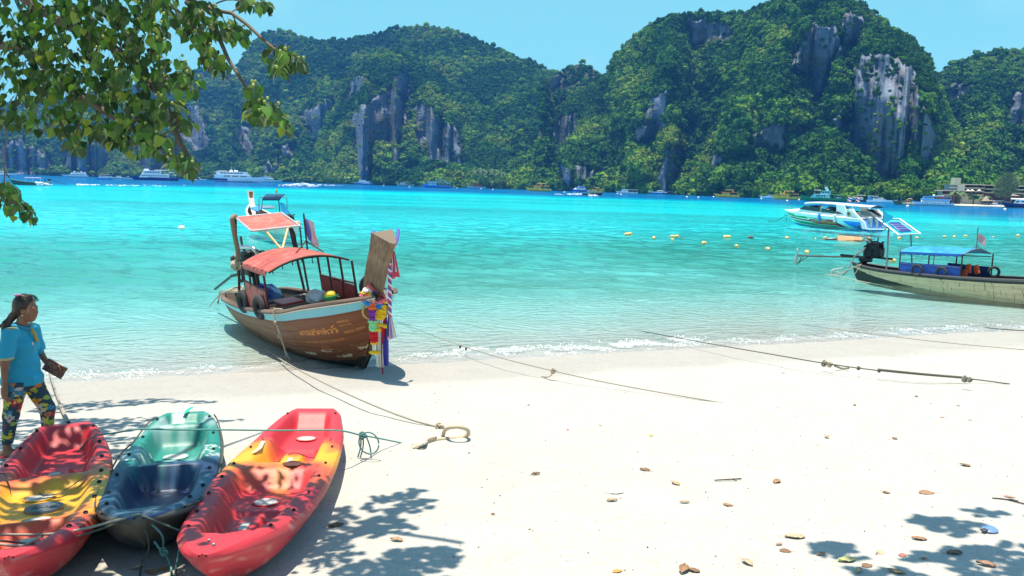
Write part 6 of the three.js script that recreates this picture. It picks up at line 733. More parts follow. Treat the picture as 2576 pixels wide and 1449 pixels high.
// ---------- kayaks ----------
function kayak(name, label, far, near, S) {
  const A = V(far[0], 0, far[1]), Bp = V(near[0], 0, near[1]), L = A.distanceTo(Bp); A.y = beachY(A.x, A.z) + 0.01; Bp.y = beachY(Bp.x, Bp.z) + 0.01;
  const t = thing(name, label, 'kayak', A), d = Bp.clone().sub(A); t.rotation.set(0, Math.atan2(-d.z, d.x), Math.atan2(d.y, Math.hypot(d.x, d.z)), 'YXZ'); if (S.lean) t.rotateX(S.lean);
  const half = S.beam / 2, out = S.out ?? [[0, 0.5], [0.03, 0.6], [0.1, 0.72], [0.22, 0.88], [0.38, 0.98], [0.5, 1], [0.64, 0.97], [0.78, 0.83], [0.88, 0.62], [0.95, 0.38], [0.985, 0.2], [1, 0.06]], bw = (u) => half * curve(out, u), gh = (u) => 0.3 + 0.07 * smooth(0.3, 0, u) + 0.1 * smooth(0.72, 1, u), kl = (u) => 0.1 * smooth(0.8, 1, u) ** 1.5 + 0.05 * smooth(0.1, 0, u);
  // wells: [from, to, half width, depth, soft ends]
  const dish = (u, w) => { let q = 0.012 * (1 - w * w) * -1; for (const [a, b, ww, dep, s0 = 0.02, s1 = 0.02, sw = 0.14] of S.wells) q = Math.max(q, dep * smooth(a - s0, a + s0, u) * smooth(b + s1, b - s1, u) * smooth(ww + sw, ww - sw, Math.abs(w))); for (const [a, b, ww, hgt] of S.humps ?? []) q -= hgt * smooth(a - 0.015, a + 0.015, u) * smooth(b + 0.015, b - 0.015, u) * smooth(ww + 0.06, ww - 0.06, Math.abs(w)); return q; };
  const M = 120, C = 41, P = (i, j) => { const u = i / M, w = -1 + 2 * j / (C - 1), b = bw(u); const rim = -0.016 * smooth(0.9, 1, Math.abs(w)); return [u * L, gh(u) - Math.max(-0.02, dish(u, w)) + rim, w * b]; };
  const skin = (g, hullside) => paint(g, (x, y, z) => S.color(clamp(x / L), z / (half), y, hullside));
  const mat = new THREE.MeshPhysicalMaterial({ vertexColors: true, roughness: 0.5, clearcoat: 0.1, clearcoatRoughness: 0.45, bumpMap: scuff, bumpScale: 0.002, side: THREE.DoubleSide });
  part('deck', skin(loft(lin(0, M, M + 1).map((i) => lin(0, C - 1, C).map((j) => P(i, j))), false, (i, j) => [i / 20, j / 10]), false), mat, t);
  const shell = [...[1, -1].map((sg) => loft(lin(0, 60, 61).map((i) => { const u = i / 60, b = bw(u), g = gh(u) - 0.016, k = kl(u), pw = lerp(1.5, 0.85, Math.max(smooth(0.8, 1, u), smooth(0.08, 0, u))); return lin(0, 1, 12).map((v) => { const bul = 0.03 * Math.sin(Math.min(1, v * 4) * PI) * Math.min(1, b * 8), zz = b * (1 - 0.9 * v ** 2.4) + bul; return [u * L - (v ** 1.5) * 0.3 * smooth(0.85, 1, u) + 0.12 * v * smooth(0.06, 0, u), lerp(g, k, 1 - (1 - v) ** pw), sg * zz]; }); }), false, (i, j) => [i / 10, j / 6]))];
  shell.push(fan([...lin(0, 1, 12).map((v) => [0.12 * v, lerp(gh(0) - 0.016, kl(0), 1 - (1 - v) ** 0.85), bw(0) * (1 - 0.9 * v ** 2.4) + 0.02 * Math.sin(Math.min(1, v * 4) * PI)]), ...lin(1, 0, 12).map((v) => [0.12 * v, lerp(gh(0) - 0.016, kl(0), 1 - (1 - v) ** 0.85), -bw(0) * (1 - 0.9 * v ** 2.4) - 0.02 * Math.sin(Math.min(1, v * 4) * PI)])]));
  const nose = (sg) => lin(0, 1, 12).map((v) => { const b = bw(1), bul = 0.03 * Math.sin(Math.min(1, v * 4) * PI) * Math.min(1, b * 8); return [L - v ** 1.5 * 0.3, lerp(gh(1) - 0.016, kl(1), 1 - (1 - v) ** 0.85), sg * (b * (1 - 0.9 * v ** 2.4) + bul)]; });
  shell.push(loft([nose(1), nose(1).map(([x, y, z], i) => [x + 0.012, y + (i ? 0 : 0.03), 0]), nose(-1)])); part('hull', skin(mg(shell), true), mat, t);
  const top = (u, w) => gh(u) - Math.max(-0.02, dish(u, w));
  for (const [u, w, r = 0.04, c = 0x121214] of S.eyes ?? []) part('pad_eye', [new THREE.TorusGeometry(r * 0.55, r * 0.22, 6, 12, PI).rotateY(PI / 2).translate(u * L, top(u, w) + 0.004, w * bw(u)), rbox(r * 2.2, 0.01, r, u * L, top(u, w) + 0.004, w * bw(u), 0.004, 1)], paintMat(c, 0.6), t);
  for (const [u, w, r, c] of S.scuppers ?? []) { const sr = part('scupper_ring', new THREE.TorusGeometry(r, r * 0.1, 6, 24).rotateX(PI / 2).scale(1, 0.6, 1).translate(u * L, top(u, w) + 0.006, w * bw(u)), std(c ?? [0.4, 0.02, 0.03], 0.5), t); part('scupper_hole', new THREE.CylinderGeometry(r * 0.9, r * 0.7, 0.012, 24).translate(u * L, top(u, w) + 0.004, w * bw(u)), std([0.5, 0.47, 0.42], 0.4), sr); }
  for (const [u, w, a, b] of S.slots ?? []) part('drain_slot', [rbox(a, 0.012, b, u * L, top(u, w) + 0.002, w * bw(u), 0.005, 1)], std([0.45, 0.42, 0.38], 0.5), t);
  t.updateMatrixWorld(true); t.userData.at = (u, w, h = 0) => t.localToWorld(V(u * L, top(u, w) + h, w * bw(u)));
  const at = t.userData.at; delete t.userData.at; return { t, at, L, top, bw };
}
const scuff = tex(512, 512, (u, v) => { const n = 128 + 60 * tnoise(u, v * 0.3, 60, 2) + 40 * tnoise(u, v, 120, 5); return [n, n, n]; }, false); scuff.repeat.set(0.5, 0.5);
const mixc = (a, b, k) => a.map((v, i) => lerp(v, b[i], k));
const kRed = [0.5, 0.014, 0.03], kPink = [0.6, 0.05, 0.055], kYel = [0.74, 0.36, 0.015], kOr = [0.75, 0.16, 0.03];
const wells2 = [[0.055, 0.235, 0.62, 0.17, 0.03, 0.02], [0.2, 0.44, 0.5, 0.2, 0.03, 0.02], [0.51, 0.66, 0.62, 0.16, 0.025, 0.02], [0.64, 0.87, 0.52, 0.19, 0.02, 0.03, 0.16]];
const redYellow = (a, b, seed) => (u, w, y, h) => { const n = 0.09 * fbm(u * 7, w * 1.6, seed, 3), k = smooth(a - 0.07, a + 0.07, u + n) * smooth(b + 0.08, b - 0.08, u + n), s = fbm(u * 60, w * 9, seed + 5, 3), fade = 0.35; let c = mixc(mixc(kRed, kPink, fade), mixc(kYel, kOr, clamp(k * (1 - k) * 3)), k); if (h && s > 0.42) c = mixc(c, [0.6, 0.5, 0.4], 0.3); if (h && y < 0.12) c = mixc(c, [0.5, 0.3, 0.2], clamp(0.35 * s + 0.2)); return c; };
const eyesAll = [0.06, 0.2, 0.34, 0.47, 0.56, 0.66, 0.76, 0.86].flatMap((u) => [[u, 0.86, 0.018], [u, -0.86, 0.018]]);
const k3 = kayak('sit_on_kayak', 'red kayak with a yellow middle, farthest right of the three kayaks', [-2.17, -9.02], [-1.72, -4.45], { beam: 0.9, wells: wells2, humps: [[0.29, 0.44, 0.24, 0.1], [0.7, 0.86, 0.24, 0.09]], color: redYellow(0.3, 0.5, 3), eyes: eyesAll, scuppers: [[0.6, 0, 0.1, [0.45, 0.05, 0.05]], [0.14, 0, 0.1, [0.6, 0.1, 0.1]], [0.82, 0.42, 0.05], [0.82, -0.42, 0.05], [0.4, 0.42, 0.05], [0.4, -0.42, 0.05]], slots: [[0.36, 0, 0.16, 0.05], [0.77, 0, 0.16, 0.06]] });
part('nose_bolt', [new THREE.SphereGeometry(0.012, 8, 6).translate(k3.L * 0.965, k3.top(0.965, 0) + 0.006, -0.02), new THREE.SphereGeometry(0.01, 8, 6).translate(k3.L * 0.945, k3.top(0.945, 0) + 0.006, 0.03)], steel, k3.t);
part('cord', tube([[0.28, -0.8], [0.31, -0.45], [0.315, 0], [0.315, 0.4], [0.27, 0.8]].map(([u, w]) => [u * k3.L, k3.top(u, w) + 0.02, w * k3.bw(u)]), 0.005, 5, 30), std([0.2, 0.02, 0.02], 0.8), k3.t);
part('tattered_strap', loft([[0.3, 0.7], [0.36, 0.62], [0.4, 0.66]].map(([u, w]) => [-1, 1].map((q) => [u * k3.L, k3.top(u, w) + 0.02, w * k3.bw(u) + q * 0.018]))), std([0.6, 0.48, 0.36], 0.9), k3.t);
part('worn_patch', warp(new THREE.CircleGeometry(0.09, 14).rotateX(-PI / 2), (v, i) => { v.multiplyScalar(1 + 0.4 * noise(v.x * 30, v.z * 30)); }).translate(k3.L * 0.475, k3.top(0.475, -0.25) + 0.006, -0.12), std([0.1, 0.03, 0.02], 0.9), k3.t);
const k1 = kayak('sit_on_kayak', 'red and yellow kayak in the tree shade, farthest left of the three kayaks', [-4.62, -8.42], [-2.78, -4.4], { beam: 0.9, wells: [[0.05, 0.3, 0.66, 0.2, 0.03, 0.03], [0.28, 0.44, 0.56, 0.19, 0.02, 0.02], [0.5, 0.72, 0.64, 0.1, 0.03, 0.04], [0.74, 0.93, 0.56, 0.18, 0.02, 0.03, 0.16]], humps: [[0.29, 0.44, 0.3, 0.09], [0.77, 0.92, 0.26, 0.08]], color: redYellow(0.46, 0.74, 8), eyes: eyesAll.map(([u, w]) => [u, w, 0.024]), scuppers: [[0.535, 0.1, 0.11, [0.5, 0.3, 0.02]], [0.7, -0.02, 0.1, [0.5, 0.2, 0.02]], [0.42, 0.46, 0.06], [0.42, -0.46, 0.06]], slots: [[0.37, 0, 0.22, 0.09], [0.82, 0, 0.16, 0.09]] });
part('hatch_cover', [new THREE.CylinderGeometry(0.13, 0.135, 0.02, 32).translate(k1.L * 0.615, k1.top(0.615, 0) + 0.012, -0.02), ...[-0.06, 0, 0.06].map((z) => new THREE.TorusGeometry(0.02, 0.008, 6, 14).rotateX(PI / 2).translate(k1.L * 0.615, k1.top(0.615, 0) + 0.024, z - 0.02))], std([0.1, 0.115, 0.13], 0.45), k1.t);
for (const pts of [[[0.5, -0.62, 0.03], [0.515, -0.45, 0.05], [0.545, -0.22, 0.03], [0.548, 0.02, 0.03], [0.54, 0.1, 0.05]], [[0.44, 0.96, 0.01], [0.445, 0.86, 0.05], [0.465, 0.7, 0.06], [0.5, 0.58, 0.02], [0.515, 0.55, 0.02]]]) part('strap', loft(pts.map(([u, w, h]) => [-1, 1].map((q) => [u * k1.L + q * 0.022, k1.top(u, w) + h, w * k1.bw(u)]))), std([0.025, 0.026, 0.03], 0.8), k1.t);
const k2 = kayak('sit_on_kayak', 'teal and navy mottled kayak, between the two red kayaks', [-3.6, -8.98], [-2.38, -5.12], { beam: 0.84, out: [[0, 0.5], [0.03, 0.62], [0.1, 0.76], [0.25, 0.92], [0.42, 1], [0.58, 1], [0.72, 0.95], [0.82, 0.84], [0.9, 0.66], [0.95, 0.48], [0.985, 0.27], [1, 0.08]], wells: [[0.03, 0.12, 0.6, 0.1, 0.015, 0.01], [0.16, 0.34, 0.64, 0.19, 0.02, 0.03], [0.32, 0.5, 0.54, 0.2, 0.02, 0.012], [0.55, 0.9, 0.58, 0.21, 0.012, 0.03, 0.16]], humps: [[0.41, 0.5, 0.3, 0.07], [0.78, 0.88, 0.2, 0.06]],
  color: (u, w, y, h) => { const n = fbm(u * 6, w * 2.2, 2.2, 3), teal = mixc([0.012, 0.2, 0.16], [0.14, 0.34, 0.32], smooth(-0.05, 0.45, n)), navy = mixc([0.008, 0.026, 0.085], [0.025, 0.085, 0.16], smooth(0, 0.45, n)); let c = mixc(teal, navy, smooth(0.44, 0.54, u + 0.08 * n)); c = mixc(c, [0.4, 0.48, 0.48], 0.6 * smooth(0.25, 0.06, u) * smooth(-0.1, 0.25, n + 0.2)); c = mixc(c, [0.12, 0.19, 0.22], 0.4 * smooth(0.15, 0.4, fbm(u * 14, w * 4, 7.7, 3)) * smooth(0.75, 0.95, u)); if (h) c = mixc(mixc(c, [0.02, 0.03, 0.045], 0.6), [0.1, 0.09, 0.055], 0.75 * smooth(0.8, 0.97, u)); if (!h && u > 0.36 && u < 0.48 && fbm(u * 50, w * 12, 3.3, 3) > 0.25) c = [0.55, 0.58, 0.55]; return c; },
  eyes: [0.08, 0.24, 0.42, 0.6, 0.74, 0.86].flatMap((u) => [[u, 0.86, 0.022], [u, -0.86, 0.022]]), scuppers: [[0.27, 0.05, 0.11, [0.4, 0.5, 0.5]], [0.7, 0.1, 0.11, [0.1, 0.14, 0.2]], [0.46, 0.45, 0.05, [0.05, 0.3, 0.28]], [0.46, -0.45, 0.05, [0.05, 0.3, 0.28]]], slots: [[0.45, 0, 0.2, 0.05], [0.83, 0, 0.12, 0.07]] });
for (const sg of [1, -1]) part('deck_line', tube(lin(0.05, 0.93, 14).map((u) => [u * k2.L, k2.top(u, 1) - 0.015 + 0.012 * Math.sin(u * 20), sg * (k2.bw(u) + 0.025)]), 0.008, 5, 60), darkRope, k2.t);
part('carry_cord', [tube([[0.83, -0.3], [0.8, 0], [0.83, 0.3]].map(([u, w]) => [u * k2.L, k2.top(u, w) + 0.05, w * k2.bw(u)]), 0.008, 5, 20), tube([[0.45, -0.32], [0.44, 0], [0.45, 0.3]].map(([u, w]) => [u * k2.L, k2.top(u, w) + 0.04, w * k2.bw(u)]), 0.007, 5, 20)], darkRope, k2.t);
part('seat_rim', tube([[0.3, -0.62], [0.335, -0.4], [0.34, 0], [0.335, 0.4], [0.3, 0.62]].map(([u, w]) => [u * k2.L, k2.top(u, w) + 0.006, w * k2.bw(u)]), 0.008, 5, 30), std([0.1, 0.2, 0.2], 0.6), k2.t);
{
  const p = k2.at(0.885, -0.05, 0.03), t = thing('plastic_tray', 'bright blue oval plastic tray lying in the bow of the teal kayak', 'tray', p); t.rotation.set(0.16, 0.32, 0.02);
  part('tray', new THREE.LatheGeometry([[0.001, 0], [0.13, 0], [0.165, 0.045], [0.175, 0.05], [0.165, 0.055], [0.15, 0.045], [0.12, 0.012], [0.001, 0.012]].map((q) => new THREE.Vector2(...q)), 32).scale(1.05, 1, 0.42), std([0.02, 0.1, 0.72], 0.35), t); part('handle', tube([[-0.12, 0.05, 0.03], [0, 0.075, 0.06], [0.12, 0.05, 0.03]], 0.008, 6, 16), std([0.02, 0.1, 0.72], 0.35), t);
  const g = onBeach(455, 1031, 0.3), s = thing('paddle_blade', 'bright green plastic strip showing behind the far end of the teal kayak', 'paddle', k2.at(-0.01, -0.2, 0.02)); part('blade', loft([[0, 0.0, -0.06], [0.0, 0.01, 0.02], [0.01, 0.01, 0.1], [0.0, 0.0, 0.17]].map(([x, y, z]) => [[x - 0.02, y, z], [x, y + 0.015, z], [x + 0.02, y, z]])), std([0.02, 0.55, 0.32], 0.4), s);
}
// ---------- ropes on the sand ----------
const ln = (name, label, pts, r, mat, more) => { const p = pts.map(([x, y, h = 0.03]) => onBeach(x, y, h)), o = p[0].clone(), t = thing(name, label, 'rope', o); part('line', tube(p.map((q) => q.sub(o)), r, 6, pts.length * 8), mat, t); if (more) more(t, o); return t; };
const greyRope = std([0.3, 0.27, 0.22], 0.9), tan = std([0.5, 0.41, 0.28], 0.9), green = std([0.1, 0.26, 0.24], 0.8), olive = std([0.1, 0.1, 0.075], 0.9);
const knot = (x, y, h, s, mat, t, o) => part('knot', new THREE.TorusKnotGeometry(s, s * 0.42, 40, 6, 2, 3).translate(...onBeach(x, y, h).sub(o).toArray()), mat, t);
ln('mooring_rope', 'long tan rope running past the brown bow to the loop on the sand', [[560, 775, 0.02], [620, 838, 0.05], [690, 893, 0.1], [740, 924, 0.14], [850, 980, 0.16], [960, 1028, 0.12], [1040, 1058, 0.06], [1108, 1076, 0.02]], 0.013, greyRope, (t, o) => knot(1105, 1075, 0.03, 0.035, tan, t, o));
ln('mooring_rope', 'thin line with rag ends stretched from the brown bow down to mid beach', [[996, 808, 0.25], [1150, 866, 0.22], [1270, 903, 0.2], [1392, 933, 0.17], [1500, 957, 0.12], [1620, 980, 0.07], [1820, 1014, 0.01]], 0.009, greyRope, (t, o) => { for (const [x, y] of [[1157, 872], [1173, 877]]) part('rag', warp(box(0.04, 0.075, 0.02), (v) => { v.x += 0.03 * noise(v.y * 20, x); v.z += 0.02 * v.y; }).translate(...onBeach(x, y, 0.17).sub(o).toArray()), darkWood, t); part('loose_end', tube([[1392, 934, 0.17], [1385, 945, 0.09], [1372, 948, 0.03], [1362, 946, 0.01]].map(([a, b, h]) => onBeach(a, b, h).sub(o)), 0.012, 5, 14), tan, t); knot(1392, 933, 0.17, 0.03, tan, t, o); });
ln('mooring_rope', 'thick dark rope with tangled knots stretched over the right side sand', [[1435, 788, 0.0], [1560, 822, 0.08], [1680, 845, 0.14], [1800, 867, 0.2], [1940, 891, 0.22], [2075, 914, 0.2], [2200, 931, 0.16], [2320, 943, 0.12], [2440, 953, 0.07], [2540, 966, 0.0]], 0.01, olive, (t, o) => { part('double_strand', tube([[2210, 930, 0.19], [2320, 941, 0.15], [2436, 951, 0.09]].map(([a, b, h]) => onBeach(a, b, h).sub(o)), 0.02, 6, 20), olive, t); for (const [x, y, s, m] of [[2074, 914, 0.035, greyRope], [2088, 917, 0.03, tan], [2428, 953, 0.032, greyRope], [2440, 955, 0.026, greyRope], [2160, 926, 0.02, olive], [2212, 932, 0.02, olive]]) knot(x, y, 0.16, s, m, t, o); part('loose_end', tube([[2100, 920, 0.1], [2120, 927, 0.03], [2135, 926, 0.05]].map(([a, b, h]) => onBeach(a, b, h).sub(o)), 0.02, 5, 12), greyRope, t); });
ln('mooring_rope', 'very thin pale line crossing the shallows towards the right edge', [[1890, 797, 0.0], [2050, 821, 0.12], [2200, 841, 0.16], [2400, 864, 0.1], [2640, 885, 0.02]], 0.009, greyRope);
ln('mooring_rope', 'dark line leaving the shallows at the right edge', [[2466, 822, 0.02], [2520, 828, 0.05], [2640, 836, 0.05]], 0.015, olive); ln('mooring_rope', 'short dark line awash in the shallows above the right edge line', [[2264, 790, 0.02], [2310, 798, 0.03], [2370, 805, 0.0], [2430, 811, 0.0]], 0.013, olive);
ln('mooring_rope', 'pale line running seaward from behind the left kayak past the woman', [[172, 1064, 0.02], [160, 1040, 0.04], [140, 985, 0.1], [118, 915, 0.1], [98, 850, 0.0]], 0.014, greyRope, (t, o) => part('wrapped_end', tube([[172, 1064, 0.02], [163, 1045, 0.04], [152, 1018, 0.07]].map(([a, b, h]) => onBeach(a, b, h).sub(o)), 0.026, 7, 12), greyRope, t));
ln('tie_rope', 'taut green rope lying over all three kayaks to the sand', [[199, 1133, 0.22], [236, 1098, 0.4], [290, 1089, 0.42], [345, 1080, 0.44], [450, 1081, 0.44], [560, 1081, 0.43], [700, 1083, 0.42], [850, 1083, 0.42], [905, 1094, 0.3], [960, 1104, 0.14], [1018, 1116, 0.0]], 0.0085, green, (t, o) => { part('coil', tube(lin(0, 6.1, 24).map((a) => onBeach(928, 1115, 0.2).add(V(0.1 * Math.cos(a), 0.13 * Math.sin(a), 0.05 * Math.sin(a))).sub(o)), 0.008, 5, 60), green, t); knot(912, 1096, 0.26, 0.025, green, t, o); part('frayed_ends', [[908, 900, 1150], [914, 906, 1152], [922, 934, 1152]].map(([a, b, c]) => tube([onBeach(a, 1098, 0.26).sub(o), onBeach((a + b) / 2 + 3, 1125, 0.14).sub(o), onBeach(b, c, 0.03).sub(o)], 0.008, 5, 14)), green, t); });
{
  const o = onBeach(1140, 1100), t = thing('rope_loop', 'stiff loop of thick tan rope with a frayed tuft on the sand', 'rope', o), q = (x, y, h) => onBeach(x, y, h).sub(o);
  part('loop', tube([q(1058, 1116, 0.02), q(1085, 1108, 0.03), q(1120, 1104, 0.03), q(1165, 1100, 0.02), q(1177, 1094, 0.06), q(1174, 1080, 0.16), q(1155, 1074, 0.2), q(1135, 1075, 0.19), q(1118, 1084, 0.1), q(1114, 1098, 0.02)], 0.022, 7, 70), tan, t); const R = rnd(3); for (let i = 0; i < 16; i++) part('strand', tube([q(1075, 1112, 0.03), q(1058 + 6 * R(), 1113 + 5 * R(), 0.04 + 0.04 * R()), q(1036 + 10 * R(), 1118 + 10 * R(), 0.01 + 0.02 * R())], 0.012, 5, 8), std([0.62, 0.56, 0.42], 0.9), t); part('binding', [0, 1, 2, 3].map((i) => new THREE.TorusGeometry(0.035, 0.014, 6, 12).rotateY(PI / 2 - 0.5).translate(...q(1078 + i * 5, 1111 - i * 1.5, 0.035).toArray())), tan, t);
}
{ // cords tying the kayak bows
  const a = k2.at(0.99, 0, 0.01), b = k1.at(0.86, 0.9, 0.03), c = k3.at(0.9, -0.95, -0.1), o = a.clone(), t = thing('bow_cord', 'thin dark cords tied at the teal kayak bow and reaching to both red kayaks', 'cord', o), s = (...p) => p.map((q) => q.clone().sub(o));
  part('cord', tube(s(a, a.clone().lerp(b, 0.5).add(V(0, -0.06, 0)), b, k1.at(0.93, -0.1, 0.06), k1.at(0.96, -1.0, 0.05)), 0.009, 5, 40), greyRope, t); part('cord', tube(s(k2.at(0.975, -0.3, 0.0), a.clone().lerp(b, 0.55).add(V(0, -0.1, 0.04)), k1.at(0.87, 0.85, 0.02)), 0.007, 5, 24), darkRope, t); part('cord', tube(s(a, a.clone().lerp(c, 0.5).add(V(0, -0.04, 0)), c), 0.007, 5, 20), darkRope, t);
  const gnd = (x, y, h = 0.01) => onBeach(x, y, h); part('cord', tube(s(a, gnd(407, 1345, 0.25), gnd(412, 1383, 0.12), gnd(428, 1420, 0.03), gnd(432, 1449)), 0.008, 5, 30), green, t); part('cord', tube(s(a, gnd(375, 1370, 0.2), gnd(356, 1420, 0.03), gnd(350, 1470)), 0.006, 5, 24), darkRope, t); part('cord', tube(s(c, gnd(462, 1360, 0.2), gnd(446, 1410, 0.05), gnd(440, 1449)), 0.007, 5, 24), green, t); part('cord', tube(s(gnd(388, 1362, 0.2), gnd(402, 1380, 0.15), gnd(412, 1384, 0.12)), 0.009, 5, 14), green, t); part('knot', new THREE.TorusKnotGeometry(0.018, 0.008, 30, 5).translate(...gnd(412, 1388, 0.12).sub(o).toArray()), green, t);
}
// ---------- the woman walking behind the kayaks ----------
// surface of a distance field on a regular grid (naive surface nets)
function skinOf(f, lo, hi, cell) {
  const n = [0, 1, 2].map((k) => Math.ceil((hi[k] - lo[k]) / cell) + 1), at = (i, j, k) => i + n[0] * (j + n[1] * k), val = new Float32Array(n[0] * n[1] * n[2]);
  for (let k = 0; k < n[2]; k++) for (let j = 0; j < n[1]; j++) for (let i = 0; i < n[0]; i++) val[at(i, j, k)] = f(lo[0] + i * cell, lo[1] + j * cell, lo[2] + k * cell);
  const vid = new Int32Array(val.length).fill(-1), pos = [], idx = [], cs = [[0, 0, 0], [1, 0, 0], [0, 1, 0], [1, 1, 0], [0, 0, 1], [1, 0, 1], [0, 1, 1], [1, 1, 1]], ed = [[0, 1], [2, 3], [4, 5], [6, 7], [0, 2], [1, 3], [4, 6], [5, 7], [0, 4], [1, 5], [2, 6], [3, 7]];
  for (let k = 0; k < n[2] - 1; k++) for (let j = 0; j < n[1] - 1; j++) for (let i = 0; i < n[0] - 1; i++) {
    const v = cs.map(([a, b, c]) => val[at(i + a, j + b, k + c)]); let s = 0, p = [0, 0, 0];
    for (const [a, b] of ed) if ((v[a] < 0) !== (v[b] < 0)) { const t = v[a] / (v[a] - v[b]); for (let q = 0; q < 3; q++) p[q] += lerp(cs[a][q], cs[b][q], t); s++; }
    if (!s) continue; vid[at(i, j, k)] = pos.length / 3; pos.push(lo[0] + (i + p[0] / s) * cell, lo[1] + (j + p[1] / s) * cell, lo[2] + (k + p[2] / s) * cell);
  }
  for (let k = 1; k < n[2] - 1; k++) for (let j = 1; j < n[1] - 1; j++) for (let i = 1; i < n[0] - 1; i++) for (let ax = 0; ax < 3; ax++) {
    const d = [0, 0, 0]; d[ax] = 1; const a = val[at(i, j, k)], b = val[at(i + d[0], j + d[1], k + d[2])]; if ((a < 0) === (b < 0)) continue;
    const u = [0, 0, 0], w = [0, 0, 0]; u[(ax + 1) % 3] = 1; w[(ax + 2) % 3] = 1; const g = (s, t) => vid[at(i - u[0] * s - w[0] * t, j - u[1] * s - w[1] * t, k - u[2] * s - w[2] * t)], q = [g(0, 0), g(1, 0), g(1, 1), g(0, 1)];
    if (q.some((x) => x < 0)) continue; if (a < 0) idx.push(q[0], q[1], q[2], q[0], q[2], q[3]); else idx.push(q[0], q[2], q[1], q[0], q[3], q[2]);
  }
  const geo = new THREE.BufferGeometry(); geo.setAttribute('position', new THREE.Float32BufferAttribute(pos, 3)); geo.setIndex(idx); geo.computeVertexNormals(); return geo;
}
const cap = (a, b, ra, rb) => (x, y, z) => { const dx = b[0] - a[0], dy = b[1] - a[1], dz = b[2] - a[2], t = clamp(((x - a[0]) * dx + (y - a[1]) * dy + (z - a[2]) * dz) / (dx * dx + dy * dy + dz * dz)); return Math.hypot(x - a[0] - dx * t, y - a[1] - dy * t, z - a[2] - dz * t) - lerp(ra, rb, t); };
const ell = (c, r) => (x, y, z) => { const k = Math.hypot((x - c[0]) / r[0], (y - c[1]) / r[1], (z - c[2]) / r[2]); return (k - 1) * Math.min(...r); };
const blend = (fs, k) => (x, y, z) => { let d = 9; for (const f of fs) { const e = f(x, y, z), h = clamp(0.5 + 0.5 * (d - e) / k); d = lerp(d, e, h) - k * h * (1 - h); } return d; };
{
  const foot = onBeach(67, 1144), t = thing('person', 'woman in a turquoise polo shirt and flowery trousers walking with a brown folder', 'person', foot), S = 1.05; t.scale.set(0.95 * S, S, 0.95 * S); t.rotation.y = 0.25;
  const hipN = [-0.03, 0.78, 0.1], hipF = [0.04, 0.78, -0.08], kneeN = [-0.1, 0.44, 0.1], ankN = [-0.16, 0.1, 0.08], kneeF = [0.2, 0.46, -0.07], ankF = [0.19, 0.12, -0.09];
  const shN = [-0.05, 1.265, 0.17], elN = [-0.09, 1.0, 0.24], wrN = [-0.1, 0.78, 0.24], shF = [0.07, 1.265, -0.15], elF = [0.11, 1.02, -0.21], wrF = [0.215, 0.9, -0.13];
  const head = [0.075, 1.5, 0.02];
  const fingers = (w, dir, curlTo, side) => { const out = []; for (let i = 0; i < 4; i++) { const o = (i - 1.5) * 0.019, b = [w[0] + dir[0] * 0.085 + side[0] * o, w[1] + dir[1] * 0.085 + side[1] * o, w[2] + dir[2] * 0.085 + side[2] * o], l = [0.07, 0.08, 0.076, 0.06][i], m = b.map((v, k) => v + dir[k] * l * 0.55 + curlTo[k] * l * 0.15), e = m.map((v, k) => v + dir[k] * l * 0.3 + curlTo[k] * l * 0.5); out.push(cap(b, m, 0.0095, 0.0088), cap(m, e, 0.0088, 0.0075)); } const tb = w.map((v, k) => v + dir[k] * 0.03 - side[k] * 0.03), te = w.map((v, k) => v + dir[k] * 0.085 - side[k] * 0.05 + curlTo[k] * 0.02); out.push(cap(tb, te, 0.012, 0.009)); out.push(cap(w, w.map((v, k) => v + dir[k] * 0.08), 0.026, 0.034)); return out; };
  const fd = [0.92, 0, 0.39]; // the way the face looks, turned towards the camera
  const fp = (f, u, s = 0) => [head[0] + fd[0] * f - fd[2] * s, head[1] + u, head[2] + fd[2] * f + fd[0] * s];
  const headF = blend([ell([head[0] - 0.01, head[1] + 0.03, head[2]], [0.094, 0.105, 0.08]), ell(fp(0.03, -0.035), [0.068, 0.085, 0.066]), cap(fp(0.055, -0.085), fp(0.045, -0.095, 0.01), 0.032, 0.03), ell(fp(0.055, -0.03, 0.035), [0.03, 0.03, 0.03]), ell(fp(0.055, -0.03, -0.035), [0.03, 0.03, 0.03]), ell(fp(0.085, 0.02), [0.022, 0.014, 0.045])], 0.03);
  const nose = blend([headF, cap(fp(0.093, 0.008), fp(0.115, -0.026), 0.009, 0.015), cap(fp(0.102, -0.03, 0.012), fp(0.102, -0.03, -0.012), 0.0095, 0.0095), cap(fp(0.094, -0.058, 0.018), fp(0.094, -0.058, -0.018), 0.0085, 0.0085), cap(fp(0.09, -0.068, 0.015), fp(0.09, -0.068, -0.015), 0.009, 0.009), ell([head[0] - 0.02, head[1] - 0.015, head[2] + 0.083], [0.018, 0.032, 0.012])], 0.012);
  const neck = cap([0.0, 1.28, 0.01], [0.035, 1.42, 0.015], 0.06, 0.052), arms = blend([cap(shN, elN, 0.052, 0.042), cap(elN, wrN, 0.041, 0.026), cap(shF, elF, 0.05, 0.04), cap(elF, wrF, 0.039, 0.025)], 0.02);
  const hands = [...fingers(wrN, [-0.05, -0.97, 0.05], [0.7, -0.3, -0.3], [0.95, 0, 0.2]), ...fingers(wrF, [0.9, -0.15, 0.35], [0.1, -0.5, 0.7], [0.1, 0.95, 0.2])];
  const feet = [ell([-0.11, 0.05, 0.09], [0.125, 0.045, 0.045]), cap([-0.16, 0.14, 0.08], [-0.15, 0.05, 0.08], 0.04, 0.04), ell([0.25, 0.06, -0.08], [0.125, 0.045, 0.045]), cap(ankF, [0.2, 0.06, -0.085], 0.04, 0.04)];
